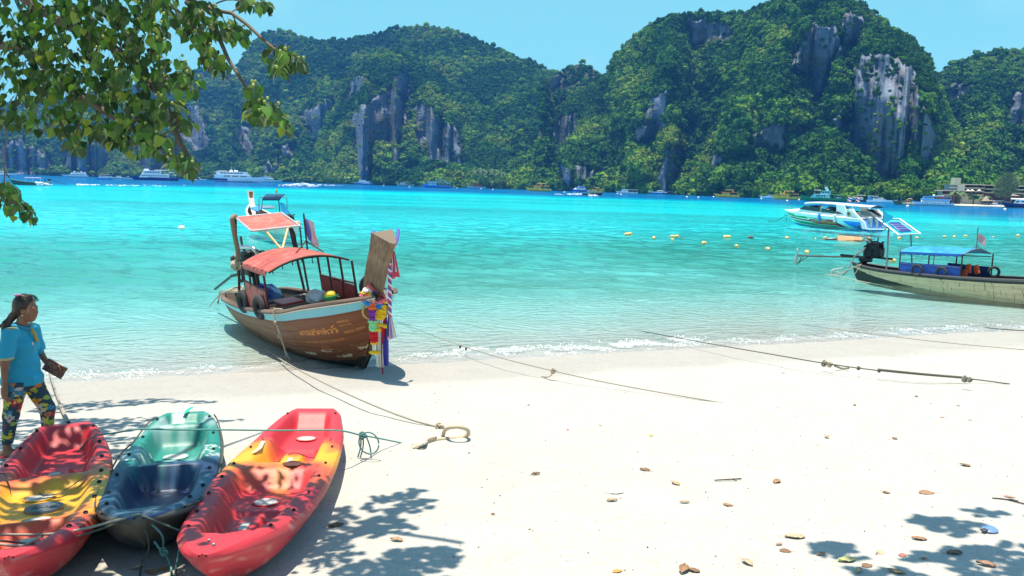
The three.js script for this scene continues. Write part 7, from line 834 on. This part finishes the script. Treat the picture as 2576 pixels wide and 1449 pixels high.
  const torso = blend([cap([-0.01, 0.9, 0.01], [0.0, 1.2, 0.01], 0.1, 0.11), cap(shN, shF, 0.05, 0.05)], 0.06);
  const bodyF = (x, y, z) => { let d = blend([nose, neck, arms, torso, ...feet], 0.022)(x, y, z); for (const h of hands) d = Math.min(d, h(x, y, z)); return d; };
  const g = skinOf((x, y, z) => bodyF(x, y, z), [-0.34, -0.02, -0.34], [0.46, 1.66, 0.36], 0.0095);
  paint(g, (x, y, z) => { const L = (p, r) => smooth(r, r * 0.5, Math.hypot(x - p[0], y - p[1], z - p[2])); let c = mixc([0.22, 0.095, 0.05], [0.3, 0.14, 0.08], 0.5 + 0.5 * noise(x * 20, y * 20, z * 20)); const lip = Math.max(L(fp(0.1, -0.06, 0.01), 0.022), L(fp(0.1, -0.06, -0.01), 0.022)); c = mixc(c, [0.25, 0.06, 0.05], lip * 0.8); return c; });
  part('body', g, new THREE.MeshStandardMaterial({ vertexColors: true, roughness: 0.5 }), t);
  for (const s of [-1, 1]) { part('eye', [new THREE.SphereGeometry(0.0125, 10, 8).translate(...fp(0.083, 0.0, s * 0.034))], std([0.5, 0.47, 0.43], 0.3), t); part('iris', new THREE.SphereGeometry(0.0075, 8, 6).translate(...fp(0.0925, 0.0, s * 0.034)), std([0.02, 0.012, 0.008], 0.2), t); part('eyebrow', tube([fp(0.098, 0.026, s * 0.016), fp(0.094, 0.031, s * 0.035), fp(0.076, 0.024, s * 0.055)], 0.0045, 5, 10), std([0.02, 0.012, 0.01], 0.9), t); }
  // hair: swept back, tied low, the tail on her back
  const hair = blend([ell([head[0] - 0.03, head[1] + 0.045, head[2] - 0.005], [0.108, 0.112, 0.098]), cap([head[0] - 0.08, head[1] - 0.01, head[2]], [-0.06, 1.43, 0.02], 0.055, 0.035), cap([-0.06, 1.43, 0.02], [-0.12, 1.35, 0.04], 0.032, 0.04), cap([-0.12, 1.35, 0.04], [-0.17, 1.18, 0.05], 0.038, 0.012)], 0.03), faceCut = ell(fp(0.115, -0.035), [0.1, 0.125, 0.1]), faceCut2 = ell(fp(0.07, -0.1), [0.09, 0.1, 0.12]), earCut = ell([head[0] - 0.0, head[1] - 0.07, head[2] + 0.09], [0.05, 0.06, 0.04]);
  part('hair', skinOf((x, y, z) => Math.max(hair(x, y, z) + 0.004 * noise(x * 22, y * 60, z * 40), -faceCut(x, y, z), -faceCut2(x, y, z), -earCut(x, y, z)), [-0.24, 1.1, -0.14], [0.22, 1.68, 0.16], 0.008), std([0.028, 0.016, 0.011], 0.45), t);
  { const R = rnd(9), l = []; for (let i = 0; i < 14; i++) { const a = R(), b = (R() - 0.5) * 0.12; l.push(tube([[head[0] - 0.06, head[1] + 0.125, head[2] + b], [head[0] + 0.02, head[1] + 0.138 + 0.008 * R(), head[2] + b], [head[0] + 0.08, head[1] + 0.125, head[2] + b], [head[0] + 0.1 + 0.01 * R(), head[1] + 0.08, head[2] + b * 1.2]], 0.0022, 3, 14)); } for (let i = 0; i < 10; i++) l.push(tube([[-0.1, 1.38, 0.04], [-0.17, 1.3 + 0.06 * R(), 0.04], [-0.21 - 0.04 * R(), 1.16 + 0.1 * R(), 0.05 + 0.03 * R()]], 0.0028, 3, 8)); part('loose_hair', l, std([0.03, 0.018, 0.012], 0.5), t); }
  part('hair_clip', [0, 1, 2, 3, 4].map((i) => new THREE.SphereGeometry(0.018, 8, 6).scale(1, 0.5, 1).translate(head[0] - 0.065 + 0.022 * Math.cos(i * 1.26), head[1] + 0.148, head[2] + 0.045 + 0.022 * Math.sin(i * 1.26))), std([0.5, 0.2, 0.36], 0.5), t);
  part('earring', new THREE.SphereGeometry(0.007, 8, 6).translate(head[0] - 0.02, head[1] - 0.05, head[2] + 0.092), std([0.8, 0.75, 0.6], 0.2), t);
  // polo shirt
  const shirtF = blend([cap([-0.02, 0.86, 0.01], [0.0, 1.16, 0.01], 0.152, 0.135), ell([0.06, 1.13, 0.07], [0.095, 0.08, 0.08]), ell([0.08, 1.13, -0.04], [0.09, 0.08, 0.08]), ell([0.05, 0.95, 0.01], [0.125, 0.13, 0.135]), ell([0.0, 0.79, 0.02], [0.2, 0.15, 0.235]), cap(shN, shF, 0.066, 0.066), cap(shN, [-0.085, 1.045, 0.235], 0.074, 0.08), cap(shF, [0.1, 1.06, -0.2], 0.07, 0.076), cap([0, 1.26, 0.01], [0.02, 1.345, 0.01], 0.085, 0.066)], 0.04);
  const wrinkle = (x, y, z) => 0.006 * noise(x * 7 + y * 16, y * 13 - x * 9, z * 9) + 0.003 * noise(x * 26, y * 24, z * 22);
  const sleeveCut = (x, y, z) => { const n = Math.max((1.045 - y) - (x + 0.1) * 0.25, 0.17 - z - 0.0); return Math.max(1.03 - y, 0.165 - z, 0); };
  const shirt = (x, y, z) => { let d = shirtF(x, y, z) + wrinkle(x, y, z); d = Math.max(d, 0.735 - y + 0.02 * Math.sin(x * 9)); if (z > 0.178) d = Math.max(d, 1.035 - y); if (z < -0.165) d = Math.max(d, 1.05 - y); d = Math.max(d, -(neck(x, y, z) - 0.006), y - 1.35 - (x - 0.02) * -0.35); return d; };
  const sg = skinOf(shirt, [-0.3, 0.68, -0.34], [0.28, 1.42, 0.34], 0.0095);
  paint(sg, (x, y, z) => { const trim = (z > 0.17 && y < 1.06 && y > 1.0) ? [0.5, 0.42, 0.2] : (y > 1.325 && x > -0.06) ? [0.32, 0.34, 0.2] : [0.02, 0.34, 0.52]; return trim; });
  part('polo_shirt', sg, new THREE.MeshStandardMaterial({ vertexColors: true, roughness: 0.8, side: THREE.DoubleSide }), t);
  part('placket', tube([[0.1, 1.315, 0.03], [0.145, 1.24, 0.04], [0.162, 1.17, 0.045]], 0.017, 6, 14), std([0.5, 0.34, 0.06], 0.8), t); part('chest_badge', new THREE.SphereGeometry(0.022, 10, 6).scale(0.35, 0.8, 1).translate(0.138, 1.165, 0.105), std([0.62, 0.42, 0.42], 0.8), t);
  part('collar', [tube([[-0.07, 1.34, 0.03], [-0.03, 1.345, 0.085], [0.04, 1.325, 0.085], [0.105, 1.3, 0.05]], 0.02, 6, 20), tube([[-0.07, 1.34, 0.0], [-0.03, 1.35, -0.06], [0.04, 1.33, -0.06], [0.105, 1.3, 0.02]], 0.02, 6, 20)], std([0.03, 0.25, 0.4], 0.8), t);
  // flowery trousers
  const legs = blend([cap(hipN, kneeN, 0.112, 0.075), cap(kneeN, ankN, 0.074, 0.05), cap(hipF, kneeF, 0.112, 0.076), cap(kneeF, ankF, 0.075, 0.052), ell([-0.01, 0.78, 0.01], [0.15, 0.12, 0.15])], 0.03);
  const lg = skinOf((x, y, z) => Math.max(legs(x, y, z) + 0.6 * wrinkle(x, y, z), 0.15 - y, y - 0.79), [-0.32, 0.1, -0.28], [0.36, 0.9, 0.3], 0.0085);
  const FR = rnd(41), fl = Array.from({ length: 520 }, () => ({ p: [-0.3 + 0.65 * FR(), 0.12 + 0.74 * FR(), -0.26 + 0.54 * FR()], r: 0.034 + 0.028 * FR(), n: 4 + Math.floor(3 * FR()), a: FR() * 6, c: [[0.55, 0.015, 0.03], [0.6, 0.5, 0.04], [0.5, 0.48, 0.4], [0.7, 0.2, 0.02], [0.32, 0.4, 0.05], [0.04, 0.22, 0.36]][Math.floor(FR() * 6)], m: [[0.7, 0.6, 0.3], [0.5, 0.05, 0.04], [0.05, 0.12, 0.2]][Math.floor(FR() * 3)] }));
  paint(lg, (x, y, z) => { let best = null, bd = 1; for (const f of fl) { const dx = x - f.p[0], dy = y - f.p[1], dz = z - f.p[2], d = Math.hypot(dx, dy, dz) / f.r; if (d < 1.2) { const pet = d / (0.82 + 0.25 * Math.cos(f.n * Math.atan2(dy, dx + dz) + f.a)); if (pet < bd) { bd = pet; best = pet < 0.36 ? f.m : f.c; } } } return best ?? [0.02, 0.05, 0.075]; });
  part('trousers', lg, new THREE.MeshStandardMaterial({ vertexColors: true, roughness: 0.8, side: THREE.DoubleSide }), t);
  for (const [x, y, z] of [[-0.11, 0.035, 0.09], [0.25, 0.045, -0.08]]) { part('sandal', [new THREE.CapsuleGeometry(0.05, 0.15, 4, 12).rotateZ(PI / 2).scale(1, 0.35, 1).translate(x, y - 0.015, z), new THREE.TorusGeometry(0.055, 0.016, 6, 16, PI).rotateY(PI / 2).translate(x + 0.05, y + 0.01, z)], std([0.45, 0.02, 0.04], 0.5), t); }
  t.updateMatrixWorld(true);
  const c = thing('folder', 'brown picture folder held at the hip by the walking woman', 'folder', t.localToWorld(V(0.285, 0.865, -0.09))); c.rotation.set(0.2, 0.1, -0.62); part('cover', rbox(0.22, 0.15, 0.012, 0, 0, 0, 0.004, 1), new THREE.MeshStandardMaterial({ map: canvas(256, 176, (x, w, h) => { const R = rnd(5); x.fillStyle = '#6b4a3c'; x.fillRect(0, 0, w, h); for (let i = 0; i < 60; i++) { x.fillStyle = ['#8d6a52', '#4f332c', '#94746a', '#70505c'][i % 4]; x.fillRect(R() * w, R() * h, 8 + 40 * R(), 5 + 22 * R()); } }), roughness: 0.4 }), c); part('pages', rbox(0.21, 0.14, 0.02, 0.002, 0, -0.014, 0.003, 1), std([0.6, 0.56, 0.48], 0.8), c);
}
// ---------- the leaning beach tree overhead ----------
{
  const base = V(-9.6, beachY(-9.6, -6.2), -6.2), t = thing('beach_tree', 'broad leaved beach tree leaning in from the left, boughs hanging into the view', 'tree', base), R = rnd(2024), O = (p) => p.clone().sub(base);
  const leafGeos = [0, 1, 2, 3].map((k) => { // heart shaped blade, 1 long, folded along the midrib
    const rows = [], f = 0.14 + 0.1 * k, cu = 0.1 + 0.12 * (k % 2); for (let i = 0; i <= 6; i++) { const u = i / 6, w = [0.0, 0.36, 0.44, 0.4, 0.28, 0.12, 0.0][i], back = i === 1 ? -0.1 : 0; rows.push([[-w, f * w - cu * u * u, u + back], [0, -cu * u * u, u], [w, f * w - cu * u * u, u + back]]); } const g = loft(rows), s = tube([[0, 0, 0.02], [0, 0.05, -0.22], [0, 0.12, -0.42]], 0.012, 3, 3); return mg([g, s]);
  });
  const mats = [[0.016, 0.062, 0.008], [0.032, 0.115, 0.01], [0.085, 0.23, 0.012], [0.2, 0.3, 0.02]].map((c) => new THREE.MeshPhysicalMaterial({ color: new THREE.Color().setRGB(...c), roughness: 0.95, transmission: 0.3, thickness: 0, clearcoat: 0.5, clearcoatRoughness: 0.35, side: THREE.DoubleSide }));
  const q = new THREE.Quaternion(), m = new THREE.Matrix4(), shown = [], rest = mats.map(() => []);
  const leafAt = (p, size, out, hang = 1) => { const d = V((R() - 0.5) * 1.3 + out.x * 0.8, (-0.75 - 0.5 * R()) * hang, (R() - 0.5) * 1.3 + out.z * 0.8).normalize(), up = V(R() - 0.5, 0.6 + R(), R() - 0.5).normalize(), x = up.cross(d).normalize(), y = d.clone().cross(x); m.makeBasis(x, y, d); q.setFromRotationMatrix(m); return { p, q: q.clone(), s: size, g: Math.floor(R() * 4), c: R() < 0.09 ? 3 : R() < 0.34 ? 2 : R() < 0.62 ? 1 : 0 }; };
  // sprays of leaves measured off the photograph: x, y, half width, half height, leaves, distance
  const sprays = [[40, 60, 60, 60, 34, 7.0], [130, 50, 70, 60, 46, 6.6], [230, 40, 70, 55, 48, 6.4], [330, 30, 60, 45, 38, 6.3], [410, 40, 45, 45, 26, 6.1], [60, 160, 75, 55, 44, 7.0], [170, 150, 75, 60, 56, 6.6], [280, 130, 70, 60, 52, 6.3], [370, 120, 55, 55, 40, 6.1], [40, 250, 60, 50, 32, 7.2], [130, 240, 70, 55, 46, 6.8], [240, 230, 70, 55, 50, 6.4], [340, 215, 65, 55, 50, 6.1], [430, 195, 42, 40, 24, 6.0], [20, 310, 35, 22, 12, 7.2], [90, 315, 30, 22, 10, 7.0], [170, 320, 40, 35, 20, 6.7], [265, 320, 55, 40, 32, 6.4], [350, 310, 55, 45, 38, 6.1], [430, 285, 42, 40, 26, 5.9], [470, 215, 28, 30, 14, 5.9], [460, 320, 25, 18, 8, 5.9], [190, 370, 22, 18, 8, 6.6], [285, 350, 28, 25, 12, 6.3], [345, 375, 32, 25, 13, 6.1], [400, 370, 32, 28, 15, 5.9], [445, 408, 26, 20, 12, 5.7], [478, 428, 16, 18, 8, 5.6], [505, 30, 40, 24, 18, 6.4], [480, 80, 26, 22, 10, 6.3], [545, 75, 40, 30, 22, 6.4], [600, 95, 26, 22, 12, 6.4], [500, 110, 22, 20, 9, 6.3], [530, 150, 26, 24, 12, 6.3], [555, 180, 18, 18, 6, 6.2], [630, 12, 34, 16, 14, 6.6], [665, 20, 16, 12, 5, 6.6], [690, 140, 24, 18, 12, 5.9], [725, 155, 26, 18, 14, 5.8], [705, 180, 24, 14, 9, 5.8], [755, 165, 10, 12, 4, 5.8], [640, 235, 18, 14, 7, 5.8], [655, 270, 26, 20, 14, 5.7], [685, 300, 26, 20, 14, 5.7], [715, 325, 14, 18, 7, 5.6], [640, 295, 18, 16, 6, 5.7], [20, 500, 26, 30, 22, 7.4], [48, 535, 28, 24, 16, 7.4], [75, 550, 14, 14, 6, 7.4], [8, 475, 16, 14, 8, 7.4]];
  const tips = [];
  for (const [x, y, rx, ry, n, d] of sprays) { const c = atDepth(x, y, d); tips.push(c); for (let i = 0; i < n * 2.35; i++) { const a = R() * 6.28, r = Math.sqrt(R()), p = atDepth(x + Math.cos(a) * rx * r, y + Math.sin(a) * ry * r - 10, d + (R() - 0.5) * 0.9); shown.push(leafAt(O(p), 0.05 + 0.042 * R(), V(Math.cos(a), 0, 0))); } }
  shown.sort((a, b) => b.s / -(b.p.z + base.z) - a.s / -(a.p.z + base.z));
  const pick = new Set(); for (let i = 0; i < shown.length && pick.size < 296; i += 1) if (i % Math.max(1, Math.floor(shown.length / 296)) === 0) pick.add(i);
  shown.forEach((l, i) => { if (pick.has(i)) { const o = part('leaf', leafGeos[l.g], mats[l.c], t); o.position.copy(l.p); o.quaternion.copy(l.q); o.scale.setScalar(l.s); } else rest[l.c].push(l); });
  // the crown above the frame, which shades the kayaks and the sand
  const overhead = (x, y, r, n, squash = 1, lift = 0.5) => { const g = onBeach(x, y), h = EYE + 0.235 * -g.z + lift, k = (h - g.y) / SUN.y; for (let i = 0; i < n * 1.45; i++) { const a = R() * 6.28, b = Math.sqrt(R()), p = V(g.x + SUN.x * k + Math.cos(a) * r * b, h + R() * 0.5, g.z + SUN.z * k + Math.sin(a) * r * b * squash); rest[Math.floor(R() * 3)].push(leafAt(O(p), 0.1 + 0.05 * R(), V(0, 0, 0), 0.25)); } };
  for (const [x, y, r, n, sq] of [[985, 1270, 0.3, 26, 0.8], [930, 1290, 0.36, 34, 0.8], [880, 1330, 0.3, 26, 0.8], [1030, 1250, 0.2, 10, 0.7], [960, 1330, 0.25, 16, 0.7], [780, 1370, 0.24, 20, 1], [830, 1400, 0.2, 14, 1], [1030, 1415, 0.3, 42, 0.7], [1090, 1395, 0.18, 14, 0.5], [960, 1440, 0.3, 34, 0.6], [1000, 1475, 0.4, 50, 0.6]]) overhead(x, y, r, n, sq);
  for (const [x, y, r, n, sq] of [[2330, 1305, 0.2, 22, 0.5], [2400, 1325, 0.22, 26, 0.6], [2470, 1290, 0.14, 9, 0.5], [2400, 1395, 0.22, 28, 0.6], [2460, 1385, 0.2, 18, 0.6], [2080, 1375, 0.17, 20, 0.8], [2100, 1395, 0.14, 10, 0.7], [2220, 1448, 0.25, 22, 0.5], [2320, 1400, 0.14, 8, 0.6], [2480, 1440, 0.2, 12, 0.6], [2600, 1400, 0.4, 50, 0.8]]) overhead(x, y, r, n, sq, 0.9);
  for (const [x, y, r, n, sq] of [[170, 1030, 0.55, 40, 0.5], [280, 1020, 0.6, 48, 0.4], [390, 1012, 0.45, 26, 0.4], [490, 1015, 0.3, 15, 0.4], [100, 1070, 0.5, 34, 0.6], [70, 1000, 0.4, 20, 0.6], [230, 1060, 0.4, 20, 0.5], [570, 1062, 0.2, 7, 0.4], [290, 1110, 0.35, 16, 0.7], [20, 960, 0.5, 26, 0.8]]) overhead(x, y, r, n, sq, 0.6);
  for (let i = 0; i < 7600; i++) { // over the kayaks
    const x = -7.5 + 6.0 * R(), z = -10.5 + 7.3 * R(), g = V(x, beachY(x, z), z); if (z < -6.7 + 0.9 * (x + 2.4) && x > -4.1) continue; if (x > -1.35 || (x > -2.0 && z < -6.4)) continue; if (fbm(x * 1.3, z * 1.3, 6.6, 3) < (x < -2.95 + (z + 6) * -0.42 ? -0.34 : -0.05)) continue;
    const h = EYE + 0.24 * -z + 0.3 + 1.0 * R(), k = (h - g.y) / SUN.y; rest[Math.floor(R() * 3)].push(leafAt(O(V(x + SUN.x * k, h, z + SUN.z * k)), 0.1 + 0.05 * R(), V(0, 0, 0), 0.25));
  }
  rest.forEach((l, c) => { const gs = l.map((f) => { const g = leafGeos[f.g].clone(); m.compose(f.p, f.q, V(f.s, f.s, f.s)); return g.applyMatrix4(m); }); tag(part('leaves', mg(gs), mats[c], t), null, null, null, 'stuff'); });
  // limbs
  const bark = std([0.14, 0.115, 0.09], 0.9), P = (x, y, d) => O(atDepth(x, y, d)), fork = O(V(-7.6, 4.6, -6.4));
  part('trunk', [tube([V(0, -0.3, 0), V(0.4, 1.2, 0), V(1.1, 2.6, -0.1), fork], 0.24, 9, 20)], bark, t);
  const limb = (pts, r, name = 'bough') => { const c = new THREE.CatmullRomCurve3(pts, false, 'centripetal'), n = 26; const fr = c.computeFrenetFrames(n, false); part(name, loft(lin(0, 1, n + 1).map((u, i) => { const o = c.getPointAt(u), rr = r * lerp(1, 0.3, u); return lin(0, 2 * PI, 8).map((a) => o.clone().addScaledVector(fr.normals[i], Math.cos(a) * rr).addScaledVector(fr.binormals[i], Math.sin(a) * rr)); })), bark, t); };
  limb([fork, O(V(-6, 5.6, -6.3)), P(-40, -60, 6.8), P(160, 60, 6.6), P(300, 130, 6.3), P(400, 230, 6.1), P(440, 330, 5.8), P(480, 410, 5.6)], 0.07);
  limb([fork, O(V(-5.5, 6.0, -6.2)), P(200, -120, 6.6), P(440, -20, 6.5), P(520, 20, 6.5), P(580, 32, 6.3), P(620, 60, 6.1), P(655, 95, 6.0), P(690, 122, 5.9), P(725, 150, 5.8)], 0.036);
  limb([P(470, 5, 6.5), P(515, 45, 6.4), P(548, 90, 6.2), P(575, 150, 6.0), P(610, 205, 5.9), P(645, 265, 5.75), P(700, 310, 5.65)], 0.022, 'twig'); limb([P(390, -20, 6.4), P(460, 40, 6.3), P(500, 85, 6.3), P(540, 150, 6.3)], 0.018, 'twig');
  limb([fork, O(V(-6.4, 5.2, -6.6)), P(-60, 120, 7.0), P(30, 110, 7.0), P(120, 170, 6.8), P(220, 250, 6.5), P(330, 320, 6.2), P(400, 370, 5.9)], 0.07); limb([fork, P(-120, 330, 7.4), P(-40, 420, 7.4), P(10, 480, 7.4), P(60, 530, 7.4)], 0.04); limb([fork, O(V(-6, 6.2, -7.5)), O(V(-4, 7, -7.6)), O(V(-2.4, 7.1, -6.5)), O(V(-0.9, 6.8, -5.8))], 0.1); limb([O(V(-4, 7, -7.6)), O(V(-3.8, 7.2, -9)), O(V(-3.4, 7.0, -10.2))], 0.05); limb([fork, O(V(-5, 8, -3)), O(V(-1, 8.4, -2)), O(V(1.6, 7, -4.2)), O(V(3.0, 6.3, -5.6))], 0.035);
  // twigs from the nearest bough to every spray
  const spine = [P(-40, -60, 6.8), P(160, 60, 6.6), P(300, 130, 6.3), P(400, 230, 6.1), P(440, 330, 5.8), P(120, 170, 6.8), P(220, 250, 6.5), P(330, 320, 6.2), P(440, -20, 6.5), P(520, 20, 6.5), P(10, 480, 7.4), P(655, 95, 6.0), P(690, 122, 5.9), P(725, 150, 5.8), P(575, 150, 6.0), P(610, 205, 5.9), P(645, 265, 5.75), P(690, 305, 5.66), P(500, 85, 6.3), P(540, 150, 6.3), P(580, 32, 6.3), P(60, 530, 7.4), O(V(-4, 7, -7.6)), O(V(-2.4, 7.1, -6.5)), O(V(1.6, 7, -4.2)), O(V(-3.8, 7.2, -9))];
  const tw = tips.map((c) => { const e = O(c), s = spine.reduce((a, b) => (b.distanceTo(e) < a.distanceTo(e) ? b : a)); return tube([s, s.clone().lerp(e, 0.5).add(V(0, 0.05, 0)), e, e.clone().add(V(0.06, -0.06, 0))], 0.006, 4, 8); }); tag(part('twigs', tw, bark, t), null, null, null, 'stuff');
  { const b = shown.slice(0, 260).map((l) => new THREE.SphereGeometry(0.011, 6, 5).translate(l.p.x + 0.05 * (R() - 0.5), l.p.y + 0.03, l.p.z + 0.05 * (R() - 0.5))); tag(part('buds', b, std([0.3, 0.36, 0.08], 0.6), t), null, null, null, 'stuff'); }
}
// ---------- leaves, twigs and shells on the sand; foam at the water's edge ----------
{
  const R = rnd(404), browns = [[0.3, 0.17, 0.09], [0.4, 0.26, 0.15], [0.2, 0.11, 0.06], [0.45, 0.34, 0.22], [0.34, 0.2, 0.13]].map((c) => std(c, 0.8));
  const dry = [0, 1, 2, 3].map((k) => { const rows = []; for (let i = 0; i <= 7; i++) { const u = i / 7, w = 0.36 * Math.sin(PI * Math.min(1, u * 0.94 + 0.05)) ** 0.8; rows.push(lin(-1, 1, 7).map((v) => [u - 0.5, 0.11 * Math.abs(v) ** 1.5 * (0.2 + 0.35 * k) + 0.04 * Math.sin(u * PI) * (k % 2) + 0.09 * noise(u * 4 + k, v * 3), v * w * (1 - 0.12 * k + 0.12 * noise(i * 1.7, v * 4, k))])); } return mg([loft(rows), tube([[-0.5, 0.02, 0], [-0.7, 0.04, 0.05], [-0.85, 0.02, 0.02]], 0.012, 4, 6)]); });
  const leaf = (label, x, y, size, k, mat, turn, group, name = 'dry_leaf') => { const p = onBeach(x, y); p.y = beachY(p.x, p.z) + 0.006; const t = thing(name, label, 'leaf', p, turn, group); const o = part('blade', dry[k % 4], mat, t); o.scale.setScalar(size * 0.78); return t; };
  const G = 'dry leaves scattered over the sand', gl = 'dry curled brown leaf lying on the open white sand';
  leaf('pale curled dry leaf with a long stalk, just below a papery strip in mid beach', 1540, 1264, 0.13, 3, browns[3], 0.3); leaf('small fresh yellow leaf on the bare mid beach', 1638, 1092, 0.085, 1, std([0.7, 0.5, 0.03], 0.6), 1); leaf('tiny bright pink petal on the upper sand', 1428, 1084, 0.05, 0, std([0.6, 0.06, 0.12], 0.6), 2, null, 'petal');
  leaf('dark brown leaf on the sand between the red kayak and the tree shadow', 845, 1322, 0.16, 2, browns[2], 0.4); leaf('cupped two tone dry leaf between the two middle tree shadows', 997, 1366, 0.13, 3, browns[1], 2.8); leaf('long pale folded leaf, longest of the leaves at lower right', 2000, 1350, 0.19, 1, browns[3], -0.1); leaf('orange round leaf cut by the bottom edge', 1553, 1443, 0.09, 0, std([0.6, 0.26, 0.06], 0.7), 0.5);
  leaf('big ragged green brown leaf among the litter at lower right', 2130, 1415, 0.17, 2, std([0.4, 0.4, 0.18], 0.8), 0.2); leaf('dark curled leaf lying inside the lowest right tree shadow', 2402, 1388, 0.15, 1, browns[2], 0.1); leaf('reddish leaf near the lowest right shadow', 2270, 1392, 0.09, 0, std([0.4, 0.14, 0.12], 0.7), 1.2); leaf('grey folded paper like leaf strip in mid beach', 1547, 1241, 0.2, 0, std([0.56, 0.52, 0.46], 0.8), 0.1);
  const spots = [[1348, 1195, .11], [1622, 1182, .12], [1700, 1216, .12], [1954, 1214, .13], [1722, 1264, .1], [1832, 1269, .11], [2230, 1239, .09], [2330, 1243, .14], [2428, 1174, .12], [2080, 1100, .13], [2250, 1105, .09], [2150, 1022, .09], [1970, 940, .07], [2305, 1000, .08], [1240, 1300, .06], [2313, 1353, .13], [1880, 1420, .14], [1720, 1440, .15], [2480, 1417, .14], [2215, 1386, .09], [2160, 1443, .11], [2180, 1428, .1], [2065, 1398, .1], [1975, 1388, .09], [1960, 1370, .08], [2255, 1443, .13], [1330, 1024, .07], [2410, 1023, .07], [2370, 1050, .07], [1745, 1440, .1], [2325, 1400, .06], [1510, 1070, .05], [2440, 1058, .05], [1180, 1145, .05], [760, 1296, .07], [740, 1320, .08], [380, 1440, .14], [345, 1428, .12], [410, 1432, .1], [2540, 1250, .1]], rowOf = (y) => (y < 1110 ? 'upper' : y < 1300 ? 'middle' : 'lower');
  for (const row of ['upper', 'middle', 'lower']) spots.filter((q) => rowOf(q[1]) === row).sort((p, q) => p[0] - q[0]).forEach(([x, y, s], i) => { const k = Math.floor(R() * 4), m = Math.floor(R() * 5); leaf(`${s < 0.085 ? 'small' : s > 0.125 ? 'large' : 'medium'} ${['brown', 'tan', 'dark brown', 'pale straw', 'chestnut'][m]} dry leaf, ${nth[i]} from the left on the ${row} sand`, x, y, s * (0.9 + 0.3 * R()), k, browns[m], R() * 6, G); });
  const tw = (label, pts) => { const p = pts.map(([x, y]) => onBeach(x, y, 0.008)), o = p[0].clone(), t = thing('twig', label, 'twig', o); part('stem', tube(p.map((q) => q.sub(o)), 0.006, 5, 16), darkWood, t); part('stub', tube([p[1], p[1].clone().add(V(0.03, 0.015, 0.04)), p[1].clone().add(V(0.07, 0.01, 0.06))], 0.004, 4, 6), darkWood, t); };
  tw('thin curved twig lying at the right edge of the sand', [[2496, 1253], [2530, 1256], [2580, 1268]]); tw('short straight dark twig lying in mid beach right of the pale leaf', [[1798, 1208], [1830, 1206], [1865, 1204]]);
  { const p = onBeach(2490, 1332, 0.01), t = thing('bottle_lid', 'pale blue flattened plastic lid in the shadow at right', 'lid', p); t.rotation.set(0.1, 0.4, 0.05); part('lid', new THREE.LatheGeometry([[0.001, 0.01], [0.042, 0.01], [0.054, 0.0], [0.058, 0.003], [0.045, 0.014], [0.001, 0.014]].map((q) => new THREE.Vector2(...q)), 24), std([0.14, 0.24, 0.42], 0.35), t); part('rim_tab', rbox(0.05, 0.014, 0.04, -0.058, 0.008, 0, 0.005), std([0.05, 0.05, 0.06], 0.6), t); }
  // crumbs of coral, shell and bark too many to count
  const n = 2600, im = new THREE.InstancedMesh(new THREE.IcosahedronGeometry(1, 1), std(0xffffff, 0.9), n), M = new THREE.Matrix4(), q = new THREE.Quaternion(), C = new THREE.Color();
  for (let i = 0; i < n; i++) { let x, z; do { const d = 4 + 14 * R() ** 1.3; x = (R() - 0.5) * 1.5 * d; z = -d; } while (shoreU(x, z) < 2.6); const s = 0.0015 + 0.006 * R() ** 4; q.setFromEuler(new THREE.Euler(R() * 6, R() * 6, R() * 6)); M.compose(V(x, beachY(x, z) + s * 0.3, z), q, V(s * (1 + R()), s * 0.7, s)); im.setMatrixAt(i, M); const k = R(); C.setRGB(...(k < 0.5 ? [0.4, 0.34, 0.27] : k < 0.8 ? [0.17, 0.12, 0.09] : [0.7, 0.68, 0.64])); im.setColorAt(i, C); }
  im.name = 'sand_crumbs'; im.castShadow = im.receiveShadow = true; scene.add(im); tag(im, 'small crumbs of coral, shell and bark strewn over the sand', null, null, 'stuff');
  // leaves afloat in the shallows
  const fl = []; for (let i = 0; i < 150; i++) { const x = 1400 + 900 * R() - 500 * (R() < 0.25), y = 760 + 95 * R() ** 1.2 + (R() < 0.3 ? -20 : 0), p = onLevel(x, y, 0.02); fl.push(dry[i % 4].clone().scale(0.05 + 0.06 * R(), 0.03, 0.05 + 0.05 * R()).rotateY(R() * 6).translate(p.x, 0.03, p.z)); } tag(part('drifting_leaves', fl, std([0.2, 0.12, 0.09], 0.7)), 'bits of leaf drifting in the shallow water', null, null, 'stuff');
  // foam where the last wave breaks
  const line = []; for (const [a, b, dens, wd] of [[-14, -4.2, 330, 0.32], [-2.2, 2.6, 120, 0.2], [2.2, 16, 480, 0.36], [-1.2, 4.2, 330, 0.42], [16, 26, 120, 0.3]]) for (let i = 0; i < dens * 12; i++) { const x = lerp(a, b, R()), off = 0.5 * fbm(x * 0.4, 3.1, 1, 2), gz = (R() + R() + R() - 1.5) * wd * (0.4 + clamp(0.6 + fbm(x * 0.5, 9.3, 2, 2))), u = -(0.55 + off) + gz, z = u * 1.073 - 0.39 * x - 16.5; if (fbm(x * 1.3, z * 1.6, 5, 3) < 0.02) continue; const s = 0.004 + 0.012 * R() ** 3; line.push([x, Math.max(0.008, beachY(x, z)) + 0.006 + 0.03 * R() * (Math.abs(gz) < 0.08), z, s * 1.5, s * 0.6, s]); }
  foam('shore_foam', 'broken white foam where the last ripple runs up the sand', line);
}
renderer.render(scene, camera);
